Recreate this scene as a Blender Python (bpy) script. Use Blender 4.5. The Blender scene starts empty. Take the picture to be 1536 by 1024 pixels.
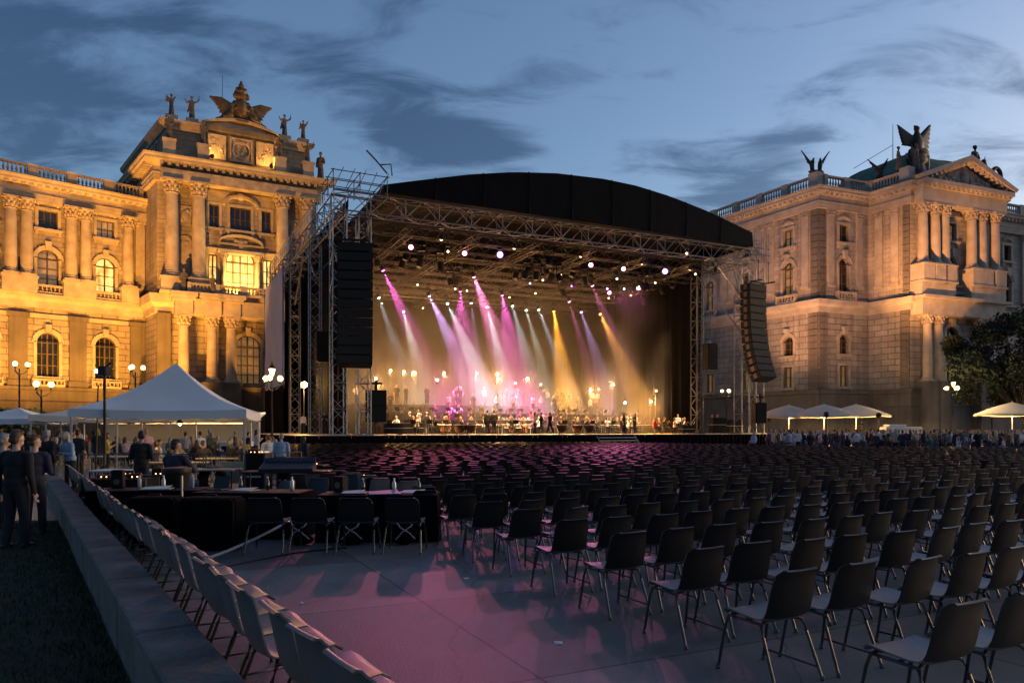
import bpy, bmesh, math, random
import numpy as np
from mathutils import Vector, Matrix
from mathutils.geometry import tessellate_polygon
PI = math.pi
R = math.radians
RNG = random.Random(7)
scene = bpy.context.scene
COL = scene.collection
H = 1.78                      # eye height
F = 1100.0                    # focal length in photo pixels
HZ = 644.0                    # horizon row of the photo

# ------------------------------------------------------------------ words
_ones = ['', 'first', 'second', 'third', 'fourth', 'fifth', 'sixth', 'seventh', 'eighth', 'ninth', 'tenth', 'eleventh',
         'twelfth', 'thirteenth', 'fourteenth', 'fifteenth', 'sixteenth', 'seventeenth', 'eighteenth', 'nineteenth']
_tens = {2: ('twenty', 'twentieth'), 3: ('thirty', 'thirtieth'), 4: ('forty', 'fortieth'), 5: ('fifty', 'fiftieth'),
         6: ('sixty', 'sixtieth'), 7: ('seventy', 'seventieth'), 8: ('eighty', 'eightieth'), 9: ('ninety', 'ninetieth')}


def nth(n):
    if n < 20:
        return _ones[n]
    t, o = divmod(n, 10)
    return _tens[t][1] if o == 0 else _tens[t][0] + '-' + _ones[o]


def tag(o, label=None, cat=None, group=None, kind=None):
    if label: o['label'] = label
    if cat: o['category'] = cat
    if group: o['group'] = group
    if kind: o['kind'] = kind
    return o


def empty(name, loc=(0, 0, 0), rz=0, label=None, cat=None, group=None):
    o = bpy.data.objects.new(name, None)
    o.empty_display_size = .2
    o.location = loc
    o.rotation_euler = (0, 0, rz)
    COL.objects.link(o)
    return tag(o, label, cat, group)


def link(name, me, parent=None, loc=None, rz=None):
    o = bpy.data.objects.new(name, me)
    COL.objects.link(o)
    if parent is not None: o.parent = parent
    if loc is not None: o.location = loc
    if rz is not None: o.rotation_euler = (0, 0, rz)
    return o


def copy_tree(o, parent=None):
    c = o.copy()
    COL.objects.link(c)
    if parent is not None: c.parent = parent
    for ch in list(o.children):
        copy_tree(ch, c)
    return c


def image_x(p):
    return 768 + F * p[0] / p[1]


# ------------------------------------------------------------------ mesh builder
class MB:
    def __init__(self, xf=None):
        self.v = []; self.f = []; self.m = []; self.xf = xf; self.uv = None

    def add(self, vs, fs, mi=0, raw=False):
        b = len(self.v)
        if self.xf and not raw:
            vs = [self.xf(*p) for p in vs]
        self.v.extend([tuple(p) for p in vs])
        for q in fs:
            self.f.append(tuple(b + i for i in q)); self.m.append(mi)
        return self

    def box(self, x0, x1, y0, y1, z0, z1, mi=0, tx=0, ty=0):
        """tx, ty: how much the top is narrower per side"""
        vs = [(x0, y0, z0), (x1, y0, z0), (x1, y1, z0), (x0, y1, z0),
              (x0 + tx, y0 + ty, z1), (x1 - tx, y0 + ty, z1), (x1 - tx, y1 - ty, z1), (x0 + tx, y1 - ty, z1)]
        return self.add(vs, [(3, 2, 1, 0), (4, 5, 6, 7), (0, 1, 5, 4), (1, 2, 6, 5), (2, 3, 7, 6), (3, 0, 4, 7)], mi)

    def rbox(self, x0, x1, y0, y1, z0, z1, b, mi=0):
        """box with chamfered vertical and horizontal edges"""
        rings = []
        def ring(i, z):
            return [(x0 + i + b, y0 + i, z), (x1 - i - b, y0 + i, z), (x1 - i, y0 + i + b, z), (x1 - i, y1 - i - b, z),
                    (x1 - i - b, y1 - i, z), (x0 + i + b, y1 - i, z), (x0 + i, y1 - i - b, z), (x0 + i, y0 + i + b, z)]
        vs = ring(b, z0) + ring(0, z0 + b) + ring(0, z1 - b) + ring(b, z1)
        fs = [tuple(range(7, -1, -1)), tuple(range(24, 32))]
        for k in range(3):
            for i in range(8):
                j = (i + 1) % 8
                fs.append((k * 8 + i, k * 8 + j, k * 8 + 8 + j, k * 8 + 8 + i))
        return self.add(vs, fs, mi)

    def lathe(self, cx, cy, prof, n=12, mi=0, sx=1, sy=1, a0=0):
        vs = []; fs = []
        for r, z in prof:
            for i in range(n):
                a = a0 + 2 * PI * i / n
                vs.append((cx + r * math.cos(a) * sx, cy + r * math.sin(a) * sy, z))
        for k in range(len(prof) - 1):
            for i in range(n):
                j = (i + 1) % n
                fs.append((k * n + i, k * n + j, k * n + n + j, k * n + n + i))
        fs.append(tuple(range(n - 1, -1, -1)))
        t = (len(prof) - 1) * n
        fs.append(tuple(range(t, t + n)))
        return self.add(vs, fs, mi)

    def tube(self, pts, r, n=6, mi=0, r1=None):
        pts = [Vector(p) for p in pts]
        vs = []; fs = []
        L = len(pts)
        up = Vector((0, 0, 1))
        for k, p in enumerate(pts):
            d = (pts[min(k + 1, L - 1)] - pts[max(k - 1, 0)]).normalized()
            ref = up if abs(d.z) < .9 else Vector((0, 1, 0))
            a = d.cross(ref).normalized(); b = d.cross(a)
            rr = r if r1 is None else r + (r1 - r) * k / max(1, L - 1)
            for i in range(n):
                t = 2 * PI * i / n
                vs.append(p + a * (rr * math.cos(t)) + b * (rr * math.sin(t)))
        for k in range(L - 1):
            for i in range(n):
                j = (i + 1) % n
                fs.append((k * n + i, k * n + j, k * n + n + j, k * n + n + i))
        fs.append(tuple(range(n - 1, -1, -1)))
        fs.append(tuple(range((L - 1) * n, L * n)))
        return self.add(vs, fs, mi)

    def ball(self, c, r, nu=10, nv=7, mi=0):
        if not isinstance(r, (tuple, list)): r = (r, r, r)
        vs = []; fs = []
        for j in range(1, nv):
            t = PI * j / nv
            for i in range(nu):
                a = 2 * PI * i / nu
                vs.append((c[0] + r[0] * math.sin(t) * math.cos(a), c[1] + r[1] * math.sin(t) * math.sin(a), c[2] + r[2] * math.cos(t)))
        top = len(vs); vs.append((c[0], c[1], c[2] + r[2])); vs.append((c[0], c[1], c[2] - r[2]))
        for j in range(nv - 2):
            for i in range(nu):
                k = (i + 1) % nu
                fs.append((j * nu + i, j * nu + nu + i, j * nu + nu + k, j * nu + k))
        for i in range(nu):
            k = (i + 1) % nu
            fs.append((top, i, k)); fs.append((top + 1, (nv - 2) * nu + k, (nv - 2) * nu + i))
        return self.add(vs, fs, mi)

    def prism(self, poly, ax, a0, a1, mi=0):
        """extrude a 2D polygon; ax names the extruded axis; poly in the other two"""
        n = len(poly)
        def mk(p, a):
            return {'x': (a, p[0], p[1]), 'y': (p[0], a, p[1]), 'z': (p[0], p[1], a)}[ax]
        vs = [mk(p, a0) for p in poly] + [mk(p, a1) for p in poly]
        fs = [tuple(range(n - 1, -1, -1)), tuple(range(n, 2 * n))]
        for i in range(n):
            j = (i + 1) % n
            fs.append((i, j, n + j, n + i))
        return self.add(vs, fs, mi)

    def ring(self, inner, outer, y0, y1, mi=0, closed=True):
        """band between two 2D outlines (x,z) of equal count, front at y1, back at y0"""
        n = len(inner)
        vs = []
        for y in (y0, y1):
            vs += [(p[0], y, p[1]) for p in inner] + [(p[0], y, p[1]) for p in outer]
        fs = []
        rng = range(n if closed else n - 1)
        for i in rng:
            j = (i + 1) % n
            fs.append((2 * n + i, 2 * n + j, 3 * n + j, 3 * n + i))
            fs.append((i, n + i, n + j, j))
            fs.append((n + i, 3 * n + i, 3 * n + j, n + j))
            fs.append((i, j, 2 * n + j, 2 * n + i))
        if not closed:
            for i in (0, n - 1):
                fs.append((i, 2 * n + i, 3 * n + i, n + i))
        return self.add(vs, fs, mi)

    def grid(self, rows, mi=0, closed=False):
        nr = len(rows); nc = len(rows[0])
        vs = [p for r in rows for p in r]
        fs = []
        for i in range(nr - 1):
            for j in range(nc if closed else nc - 1):
                k = (j + 1) % nc
                fs.append((i * nc + j, i * nc + k, i * nc + nc + k, i * nc + nc + j))
        return self.add(vs, fs, mi)

    def mesh(self, name, mats, smooth=False, recalc=True, angle=None):
        me = bpy.data.meshes.new(name)
        me.from_pydata(self.v, [], self.f)
        if not isinstance(mats, (list, tuple)): mats = [mats]
        for m in mats: me.materials.append(m)
        if any(self.m): me.polygons.foreach_set('material_index', self.m)
        if recalc:
            bm = bmesh.new(); bm.from_mesh(me)
            bmesh.ops.recalc_face_normals(bm, faces=bm.faces)
            bm.to_mesh(me); bm.free()
        if smooth:
            me.polygons.foreach_set('use_smooth', [True] * len(me.polygons))
            if angle: me.set_sharp_from_angle(angle=R(angle))
        me.update()
        return me

    def build(self, name, mats, parent=None, smooth=False, recalc=True, loc=None, rz=None, angle=40):
        return link(name, self.mesh(name, mats, smooth, recalc, angle), parent, loc, rz)


def truss(mb, p0, p1, w=.6, h=.6, n=10, rc=.05, rd=.028, up=Vector((0, 0, 1)), mi=0):
    """four-chord lattice beam from p0 to p1"""
    p0 = Vector(p0); p1 = Vector(p1)
    d = (p1 - p0).normalized()
    if abs(d.dot(up)) > .9: up = Vector((0, 1, 0))
    a = d.cross(up).normalized(); b = a.cross(d).normalized()
    cs = [a * (w / 2) + b * (h / 2), a * (-w / 2) + b * (h / 2), a * (-w / 2) - b * (h / 2), a * (w / 2) - b * (h / 2)]
    for c in cs: mb.tube([p0 + c, p1 + c], rc, 5, mi)
    for k in range(n):
        q0 = p0.lerp(p1, k / n); q1 = p0.lerp(p1, (k + 1) / n)
        for i in range(4):
            j = (i + 1) % 4
            if (k + i) % 2: mb.tube([q0 + cs[i], q1 + cs[j]], rd, 4, mi)
            else: mb.tube([q0 + cs[j], q1 + cs[i]], rd, 4, mi)
        if k % 2 == 0:
            for i in range(4): mb.tube([q0 + cs[i], q0 + cs[(i + 1) % 4]], rd, 4, mi)
    return mb


# ------------------------------------------------------------------ materials
def _new(name):
    m = bpy.data.materials.new(name); m.use_nodes = True
    nt = m.node_tree
    return m, nt, nt.nodes['Principled BSDF']


def mat(name, col, rough=.6, metal=0., var=.18, scale=2., bump=0., bscale=25., emit=None, estr=0., spec=.5, detail=6):
    m, nt, b = _new(name)
    b.inputs['Roughness'].default_value = rough
    b.inputs['Metallic'].default_value = metal
    b.inputs['Specular IOR Level'].default_value = spec
    tc = nt.nodes.new('ShaderNodeTexCoord')
    nz = nt.nodes.new('ShaderNodeTexNoise')
    nz.inputs['Scale'].default_value = scale; nz.inputs['Detail'].default_value = detail
    nt.links.new(tc.outputs['Object'], nz.inputs['Vector'])
    rp = nt.nodes.new('ShaderNodeValToRGB')
    rp.color_ramp.elements[0].position = .3; rp.color_ramp.elements[1].position = .7
    rp.color_ramp.elements[0].color = tuple(c * (1 - var) for c in col) + (1,)
    rp.color_ramp.elements[1].color = tuple(min(1, c * (1 + var)) for c in col) + (1,)
    nt.links.new(nz.outputs['Fac'], rp.inputs['Fac'])
    nt.links.new(rp.outputs['Color'], b.inputs['Base Color'])
    if bump:
        n2 = nt.nodes.new('ShaderNodeTexNoise'); n2.inputs['Scale'].default_value = bscale; n2.inputs['Detail'].default_value = 4
        nt.links.new(tc.outputs['Object'], n2.inputs['Vector'])
        bp = nt.nodes.new('ShaderNodeBump'); bp.inputs['Strength'].default_value = bump; bp.inputs['Distance'].default_value = .05
        nt.links.new(n2.outputs['Fac'], bp.inputs['Height']); nt.links.new(bp.outputs['Normal'], b.inputs['Normal'])
    if emit:
        b.inputs['Emission Color'].default_value = tuple(emit) + (1,)
        b.inputs['Emission Strength'].default_value = estr
        try: m.cycles.emission_sampling = 'NONE'
        except Exception: pass
    return m


def stone(name, col, course=.62, length=1.5, mortar=.012, depth=.25, var=.16, ornament=False):
    """ashlar: the wall's own UV gives metres along and up the facade"""
    m, nt, b = _new(name)
    b.inputs['Roughness'].default_value = .85
    N = nt.nodes.new; Lk = nt.links.new
    tc = N('ShaderNodeTexCoord')
    br = N('ShaderNodeTexBrick')
    br.inputs['Scale'].default_value = 1
    br.inputs['Mortar Size'].default_value = mortar; br.inputs['Mortar Smooth'].default_value = .3
    br.inputs['Brick Width'].default_value = length; br.inputs['Row Height'].default_value = course
    br.inputs['Color1'].default_value = tuple(c * 1.06 for c in col) + (1,)
    br.inputs['Color2'].default_value = tuple(c * .84 for c in col) + (1,)
    br.inputs['Mortar'].default_value = tuple(c * .42 for c in col) + (1,)
    Lk(tc.outputs['UV'], br.inputs['Vector'])
    nz = N('ShaderNodeTexNoise'); nz.inputs['Scale'].default_value = .35; nz.inputs['Detail'].default_value = 9
    Lk(tc.outputs['Object'], nz.inputs['Vector'])
    mp = N('ShaderNodeMapRange'); mp.inputs['From Min'].default_value = .3; mp.inputs['From Max'].default_value = .7
    mp.inputs['To Min'].default_value = 1 - var * 1.7; mp.inputs['To Max'].default_value = 1 + var
    Lk(nz.outputs['Fac'], mp.inputs['Value'])
    # rain streaks running down the stone
    mg = N('ShaderNodeMapping'); mg.inputs['Scale'].default_value = (1.6, 1.6, .07)
    Lk(tc.outputs['Object'], mg.inputs['Vector'])
    n3 = N('ShaderNodeTexNoise'); n3.inputs['Scale'].default_value = 1.; n3.inputs['Detail'].default_value = 5
    Lk(mg.outputs['Vector'], n3.inputs['Vector'])
    m3 = N('ShaderNodeMapRange'); m3.inputs['From Min'].default_value = .35; m3.inputs['From Max'].default_value = .6
    m3.inputs['To Min'].default_value = .74; m3.inputs['To Max'].default_value = 1.
    Lk(n3.outputs['Fac'], m3.inputs['Value'])
    mm = N('ShaderNodeMath'); mm.operation = 'MULTIPLY'
    Lk(mp.outputs['Result'], mm.inputs[0]); Lk(m3.outputs['Result'], mm.inputs[1])
    mx = N('ShaderNodeVectorMath'); mx.operation = 'SCALE'
    Lk(br.outputs['Color'], mx.inputs[0]); Lk(mm.outputs[0], mx.inputs['Scale'])
    Lk(mx.outputs['Vector'], b.inputs['Base Color'])
    bp = N('ShaderNodeBump'); bp.inputs['Strength'].default_value = 1; bp.inputs['Distance'].default_value = depth
    inv = N('ShaderNodeMath'); inv.operation = 'SUBTRACT'; inv.inputs[0].default_value = 1
    Lk(br.outputs['Fac'], inv.inputs[1])
    n2 = N('ShaderNodeTexNoise'); n2.inputs['Scale'].default_value = 2.2 if ornament else 6; n2.inputs['Detail'].default_value = 5
    Lk(tc.outputs['Object'], n2.inputs['Vector'])
    ad = N('ShaderNodeMath'); ad.operation = 'MULTIPLY_ADD'; ad.inputs[1].default_value = 1.6 if ornament else .18
    Lk(n2.outputs['Fac'], ad.inputs[0]); Lk(inv.outputs[0], ad.inputs[2])
    Lk(ad.outputs[0], bp.inputs['Height']); Lk(bp.outputs['Normal'], b.inputs['Normal'])
    return m


def glow(name, col, strength, sample='NONE'):
    m, nt, b = _new(name)
    b.inputs['Base Color'].default_value = (.8, .8, .8, 1)
    b.inputs['Emission Color'].default_value = tuple(col) + (1,)
    b.inputs['Emission Strength'].default_value = strength
    try: m.cycles.emission_sampling = sample
    except Exception: pass
    return m


M = {}
STONE = (.40, .33, .245)
M['stone'] = stone('warm_ashlar_stone', STONE)
M['rust'] = stone('rusticated_stone', (.37, .31, .235), course=.78, length=1.9, mortar=.035, depth=.35)
M['trim'] = mat('carved_stone_trim', (.42, .35, .265), .85, var=.22, scale=.8, bump=.35, bscale=5)
M['carved'] = mat('carved_relief_stone', (.38, .31, .23), .85, var=.3, scale=1.2, bump=1.0, bscale=2.6)
M['stone2'] = stone('grey_ashlar_stone', (.47, .43, .385))
M['rust2'] = stone('grey_rusticated_stone', (.43, .40, .37), course=.78, length=1.9, mortar=.035, depth=.35)
M['trim2'] = mat('grey_stone_trim', (.43, .39, .345), .85, var=.2, scale=.8, bump=.35, bscale=5)
M['carved2'] = mat('grey_relief_stone', (.37, .335, .30), .85, var=.3, scale=1.2, bump=1.0, bscale=2.6)
M['statue'] = mat('weathered_statue_stone', (.13, .105, .08), .8, var=.4, scale=2.5, bump=.5, bscale=6)
M['statue_gold'] = mat('gilded_dark_bronze', (.15, .10, .045), .5, .4, var=.4, scale=2.5, bump=.5, bscale=6)
M['statue_dark'] = mat('dark_bronze', (.035, .032, .03), .5, .5, var=.3, scale=3, bump=.4, bscale=6)
M['copper'] = mat('green_copper_roof', (.07, .15, .115), .9, var=.3, scale=.7, bump=.2, bscale=3)
M['slate'] = mat('dark_slate_roof', (.05, .055, .06), .7, var=.25, scale=1)
M['sash'] = mat('brown_window_wood', (.10, .065, .035), .5, var=.2)
M['glass'] = mat('dark_window_glass', (.015, .018, .024), .08, var=.3, scale=.8, spec=.8)
def lit_pane():
    m, nt, b = _new('lit_window')
    tc = nt.nodes.new('ShaderNodeTexCoord'); nz = nt.nodes.new('ShaderNodeTexNoise')
    mp = nt.nodes.new('ShaderNodeMapping'); mp.inputs['Scale'].default_value = (1.3, 1.3, .5)
    nt.links.new(tc.outputs['Object'], mp.inputs['Vector']); nt.links.new(mp.outputs['Vector'], nz.inputs['Vector'])
    nz.inputs['Scale'].default_value = 1.; nz.inputs['Detail'].default_value = 4
    rp = nt.nodes.new('ShaderNodeValToRGB')
    rp.color_ramp.elements[0].position = .35; rp.color_ramp.elements[0].color = (.30, .13, .02, 1)
    rp.color_ramp.elements[1].position = .6; rp.color_ramp.elements[1].color = (1, .62, .16, 1)
    nt.links.new(nz.outputs['Fac'], rp.inputs['Fac']); nt.links.new(rp.outputs['Color'], b.inputs['Emission Color'])
    b.inputs['Base Color'].default_value = (.3, .2, .1, 1); b.inputs['Roughness'].default_value = .2
    b.inputs['Emission Strength'].default_value = .85
    m.cycles.emission_sampling = 'NONE'
    return m
M['lit'] = lit_pane()
M['dim'] = mat('curtained_window_glass', (.22, .19, .15), .15, var=.5, scale=.9, spec=.8, emit=(1, .55, .2), estr=.05)
M['black'] = mat('black_fabric', (.005, .005, .006), .95, var=.3, scale=1.5, bump=.2, bscale=3, spec=.04)
M['roofskin'] = mat('black_roof_membrane', (.0045, .0045, .006), .65, var=.35, scale=.5, bump=.6, bscale=.9, spec=.08)
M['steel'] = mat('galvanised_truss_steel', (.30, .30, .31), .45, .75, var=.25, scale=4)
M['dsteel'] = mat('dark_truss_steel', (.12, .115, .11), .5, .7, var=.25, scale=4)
M['deck'] = mat('pale_stage_deck', (.52, .47, .41), .45, var=.15, scale=1.2)
M['speaker'] = mat('black_speaker_paint', (.004, .004, .0045), .65, var=.3, scale=6, bump=.3, bscale=60, spec=.25)
M['grille'] = mat('speaker_grille', (.006, .0055, .005), .7, .1, var=.4, scale=30)
M['banner'] = mat('pale_grey_banner_cloth', (.50, .50, .54), .85, var=.1, scale=.6, bump=.25, bscale=1.2)
M['blueedge'] = mat('blue_banner_edge', (.05, .10, .35), .8)
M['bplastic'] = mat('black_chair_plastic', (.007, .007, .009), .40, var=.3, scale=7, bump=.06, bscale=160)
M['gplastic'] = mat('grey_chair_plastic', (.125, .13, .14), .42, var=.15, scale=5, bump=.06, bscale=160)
M['bseat'] = mat('black_seat_painted_sky_sheen', (.15, .15, .165), .42, var=.2, scale=6, bump=.06, bscale=160)  # black seat plastic lightened to grey, painting in the sky's reflection
M['leg'] = mat('chair_leg_steel', (.10, .10, .105), .32, .85, var=.2, scale=10)
M['white'] = mat('white_canopy_cloth', (.74, .74, .74), .8, var=.06, scale=.8, bump=.2, bscale=1.5)
M['cream'] = mat('cream_canopy_cloth', (.72, .66, .55), .8, var=.08, scale=.8, bump=.15, bscale=1.5)
M['alu'] = mat('pale_aluminium', (.55, .55, .56), .4, .6, var=.12, scale=3)
M['dark'] = mat('black_metal', (.02, .02, .022), .45, .5, var=.25, scale=5)
M['wood'] = mat('pale_wooden_board', (.55, .42, .26), .55, var=.2, scale=2)
M['paper'] = mat('white_paper', (.72, .70, .68), .7, var=.05)
M['blue'] = mat('blue_folder', (.10, .22, .42), .5, var=.1)
M['pinkpaper'] = mat('pale_pink_paper', (.65, .45, .42), .7, var=.08)
M['wall'] = mat('weathered_concrete_block', (.14, .13, .125), .85, var=.4, scale=2.2, bump=.5, bscale=14)
M['strap'] = mat('grey_webbing', (.42, .42, .44), .7, var=.15)
M['leaf'] = mat('tree_leaves', (.014, .024, .009), .8, var=.5, scale=.7)
M['leaf2'] = mat('hedge_leaves', (.035, .058, .018), .6, var=.5, scale=.9)
M['bark'] = mat('tree_bark', (.06, .045, .03), .9, var=.4, scale=2, bump=.6, bscale=6)
M['lampglow'] = glow('lamp_glass', (1, .55, .16), 3)
M['lampglow2'] = glow('pale_lamp_glass', (1, .58, .18), 1.1)
M['whiteglow'] = glow('small_white_light', (.75, .88, 1), 6)

# ------------------------------------------------------------------ facades
def dirv(deg):
    a = R(deg); return Vector((math.cos(a), math.sin(a)))


class Fac:
    """a vertical plane: s runs along it, d stands out of it, z is up"""
    def __init__(self, p0, p1, root):
        self.p0 = Vector(p0[:2]); self.p1 = Vector(p1[:2])
        self.L = (self.p1 - self.p0).length
        self.u = (self.p1 - self.p0) / self.L
        self.n = Vector((self.u.y, -self.u.x)); self.r = root.location.copy()
    def __call__(self, s, d, z):
        p = self.p0 + self.u * s + self.n * d
        return (p.x - self.r.x, p.y - self.r.y, z - self.r.z)


def outline(s, z0, z1, w, arch, n=10):
    h = w / 2
    if not arch:
        return [(s - h, z0), (s + h, z0), (s + h, z1), (s - h, z1)]
    zc = z1 - h
    return [(s - h, z0), (s + h, z0)] + [(s + h * math.cos(PI * k / n), zc + h * math.sin(PI * k / n)) for k in range(n + 1)]


def wall_mesh(fac, L, z0, z1, holes, depth=.55):
    """flat wall with real openings and reveals; UV = metres along and up"""
    outer = [(0, z0), (L, z0), (L, z1), (0, z1)]
    loops = [[Vector((x, z, 0)) for x, z in outer]] + [[Vector((x, z, 0)) for x, z in h] for h in holes]
    flat = [p for lp in loops for p in lp]
    tris = tessellate_polygon(loops)
    v = []; f = []; uv = []
    for p in flat: v.append(fac(p.x, 0, p.y)); uv.append((p.x, p.y))
    nrm = Vector((fac.n.x, fac.n.y, 0))
    for t in tris:
        a, b, c = [Vector(v[i]) for i in t]
        f.append(tuple(t) if (b - a).cross(c - a).dot(nrm) > 0 else (t[0], t[2], t[1]))
    for h in holes:
        b = len(v); n = len(h)
        for x, z in h: v.append(fac(x, 0, z)); uv.append((x, z))
        for x, z in h: v.append(fac(x, -depth, z)); uv.append((x + depth, z))
        for i in range(n):
            j = (i + 1) % n
            f.append((b + i, b + j, b + n + j, b + n + i))
    return v, f, uv


def build_wall(name, m, parent, pieces):
    v = []; f = []; uv = []
    for pv, pf, pu in pieces:
        b = len(v); v += pv; uv += pu; f += [tuple(b + i for i in q) for q in pf]
    me = bpy.data.meshes.new(name); me.from_pydata(v, [], f); me.materials.append(m)
    ul = me.uv_layers.new(name='UVMap')
    for l in me.loops: ul.data[l.index].uv = uv[l.vertex_index]
    me.update()
    return link(name, me, parent)


def window(fac, root, s, z0, z1, w, arch=False, glass='glass', sur='trim', hood=None, sill=True, bars=(2, 3), dep=.5):
    o = outline(s, z0, z1, w, arch)
    inner = outline(s, z0 + .12, z1 - .12, w - .24, arch)
    m = MB(fac)
    m.ring(inner, o, -dep + .02, -dep + .16)
    nx, nz = bars
    zt = z1 - (w / 2 if arch else 0)
    for k in range(1, nx):
        x = s - w / 2 + w * k / nx
        tw = .09 if k * 2 == nx else .055
        top = z1 - .12
        if arch: top = zt + math.sqrt(max(0, (w / 2) ** 2 - (x - s) ** 2)) - .08
        m.box(x - tw, x + tw, -dep + .025, -dep + .14, z0 + .1, top)
    for k in range(1, nz + 1):
        z = z0 + (zt - z0) * k / nz
        if k == nz and not arch: break
        m.box(s - w / 2 + .1, s + w / 2 - .1, -dep + .03, -dep + .13, z - (.09 if k == nz else .05), z + .05)
    win = m.build('window', M['sash'], root)
    p = MB(fac); p.prism([(x, z) for x, z in outline(s, z0 + .05, z1 - .05, w - .1, arch)], 'y', -dep - .08, -dep + .04)
    p.build('pane', M[glass], win)
    q = MB(fac)
    e = .34
    q.ring(o, outline(s, z0 - (.0 if sill else e), z1 + e, w + 2 * e, arch), -.06, .14)
    e2 = .52
    if arch:
        q.ring(outline(s, zt, z1 + e, w + 2 * e, True), outline(s, zt, z1 + e2, w + 2 * e2, True), -.05, .24)
        q.box(s - .28, s + .28, -.05, .46, z1 + .02, z1 + 1.0, tx=-.08)      # keystone
    if sill:
        q.box(s - w / 2 - .5, s + w / 2 + .5, -.05, .36, z0 - .3, z0 - .003)
        q.box(s - w / 2 - .35, s - w / 2 - .05, -.05, .28, z0 - .75, z0 - .31); q.box(s + w / 2 + .05, s + w / 2 + .35, -.05, .28, z0 - .75, z0 - .31)
    if hood == 'flat':
        q.box(s - w / 2 - .6, s + w / 2 + .6, -.05, .5, z1 + .62, z1 + .85)
        q.box(s - w / 2 - .5, s + w / 2 + .5, -.05, .3, z1 + .36, z1 + .6)
    if hood == 'carved':
        for k in range(7):
            x = s + (k - 3) * w * .17
            q.ball((*(x, .12), z1 + .75 + .28 * math.cos((k - 3) * .5)), (.22, .16, .28), 7, 5)
    if hood == 'arch':
        n = 12; W = w / 2 + .8
        pin = [(s + W * math.cos(PI * k / n), z1 + .55 + .95 * math.sin(PI * k / n)) for k in range(n + 1)]
        po = [(s + (W + .25) * math.cos(PI * k / n), z1 + .55 + 1.25 * math.sin(PI * k / n)) for k in range(n + 1)]
        q.ring(pin, po, -.05, .7, closed=False)
        q.box(s - W - .3, s + W + .3, -.05, .55, z1 + .36, z1 + .55)
        for k in (-1, 0, 1): q.ball((s + k * .6, .2, z1 + .95), (.32, .2, .3), 8, 6)
    q.build('surround', M[sur], win)
    return win, o


def column(fac, root, s, d, z0, z1, r, st='trim', cap='carved', ped=None, n=18):
    """base, swelling shaft and leafy capital"""
    hc = r * 2.1
    m = MB(fac)
    m.box(s - r * 1.35, s + r * 1.35, d - r * 1.35, d + r * 1.35, z0, z0 + r * .35)
    pr = [(r * 1.32, z0 + r * .35), (r * 1.36, z0 + r * .5), (r * 1.22, z0 + r * .65), (r * 1.08, z0 + r * .75), (r * 1.16, z0 + r * .9), (r * 1.0, z0 + r * 1.05)]
    hh = z1 - hc - z0
    for k in range(1, 9):
        t = k / 8
        pr.append((r * (1.0 + .03 * math.sin(PI * t) - .15 * t ** 1.6), z0 + r * 1.05 + (hh - r * 1.05) * t))
    m.lathe(s, d, pr, n)
    c = m.build('column', M[st], root, smooth=True)
    q = MB(fac)
    zc = z1 - hc
    q.lathe(s, d, [(r * .92, zc - r * .1), (r * .98, zc), (r * .86, zc + r * .1), (r * .9, zc + hc * .4), (r * 1.12, zc + hc * .78), (r * 1.25, zc + hc * .86)], n)
    for row, (k0, zz, rr) in enumerate(((0, .28, 1.0), (.5, .58, 1.1))):
        for k in range(8):
            a = 2 * PI * (k + k0) / 8
            q.ball((s + math.cos(a) * r * rr, d + math.sin(a) * r * rr, zc + hc * zz), (r * .24, r * .24, hc * .2), 6, 5)
    for sx in (-1, 1):
        for sy in (-1, 1):
            q.ball((s + sx * r * 1.1, d + sy * r * 1.1, zc + hc * .8), (r * .3, r * .3, hc * .13), 7, 5)
    q.box(s - r * 1.4, s + r * 1.4, d - r * 1.4, d + r * 1.4, zc + hc * .87, z1)
    q.build('capital', M[cap], c, smooth=True)
    if ped is not None:
        p = MB(fac); zz = ped
        p.box(s - r * 1.6, s + r * 1.6, d - r * 1.6, d + r * 1.6, zz + .25, z0 - .18)
        p.box(s - r * 1.8, s + r * 1.8, d - r * 1.8, d + r * 1.8, z0 - .18, z0 - .003)
        p.box(s - r * 1.8, s + r * 1.8, d - r * 1.8, d + r * 1.8, zz, zz + .25)
        p.build('pedestal', M[st], c)
    return c


def pilaster(fac, root, s, z0, z1, w, d=.28, st='trim', cap='carved'):
    m = MB(fac)
    hc = w * .95
    m.box(s - w * .62, s + w * .62, -.05, d + .12, z0, z0 + .3)
    m.box(s - w * .56, s + w * .56, -.05, d + .06, z0 + .3, z0 + .5)
    m.box(s - w / 2, s + w / 2, -.05, d, z0 + .5, z1 - hc)
    c = m.build('pilaster', M[st], root)
    q = MB(fac); zc = z1 - hc
    q.box(s - w * .5, s + w * .5, -.05, d + .03, zc, zc + hc * .85, tx=-w * .09, ty=-w * .06)
    for k in range(4):
        q.ball((s + (k - 1.5) * w * .3, d + .04, zc + hc * .28), (w * .13, .12, hc * .2), 6, 5)
        q.ball((s + (k - 1.5) * w * .34, d + .09, zc + hc * .66), (w * .13, .12, hc * .17), 6, 5)
    q.box(s - w * .66, s + w * .66, -.05, d + .16, zc + hc * .86, z1)
    q.build('capital', M[cap], c, smooth=True)
    return c


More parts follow.
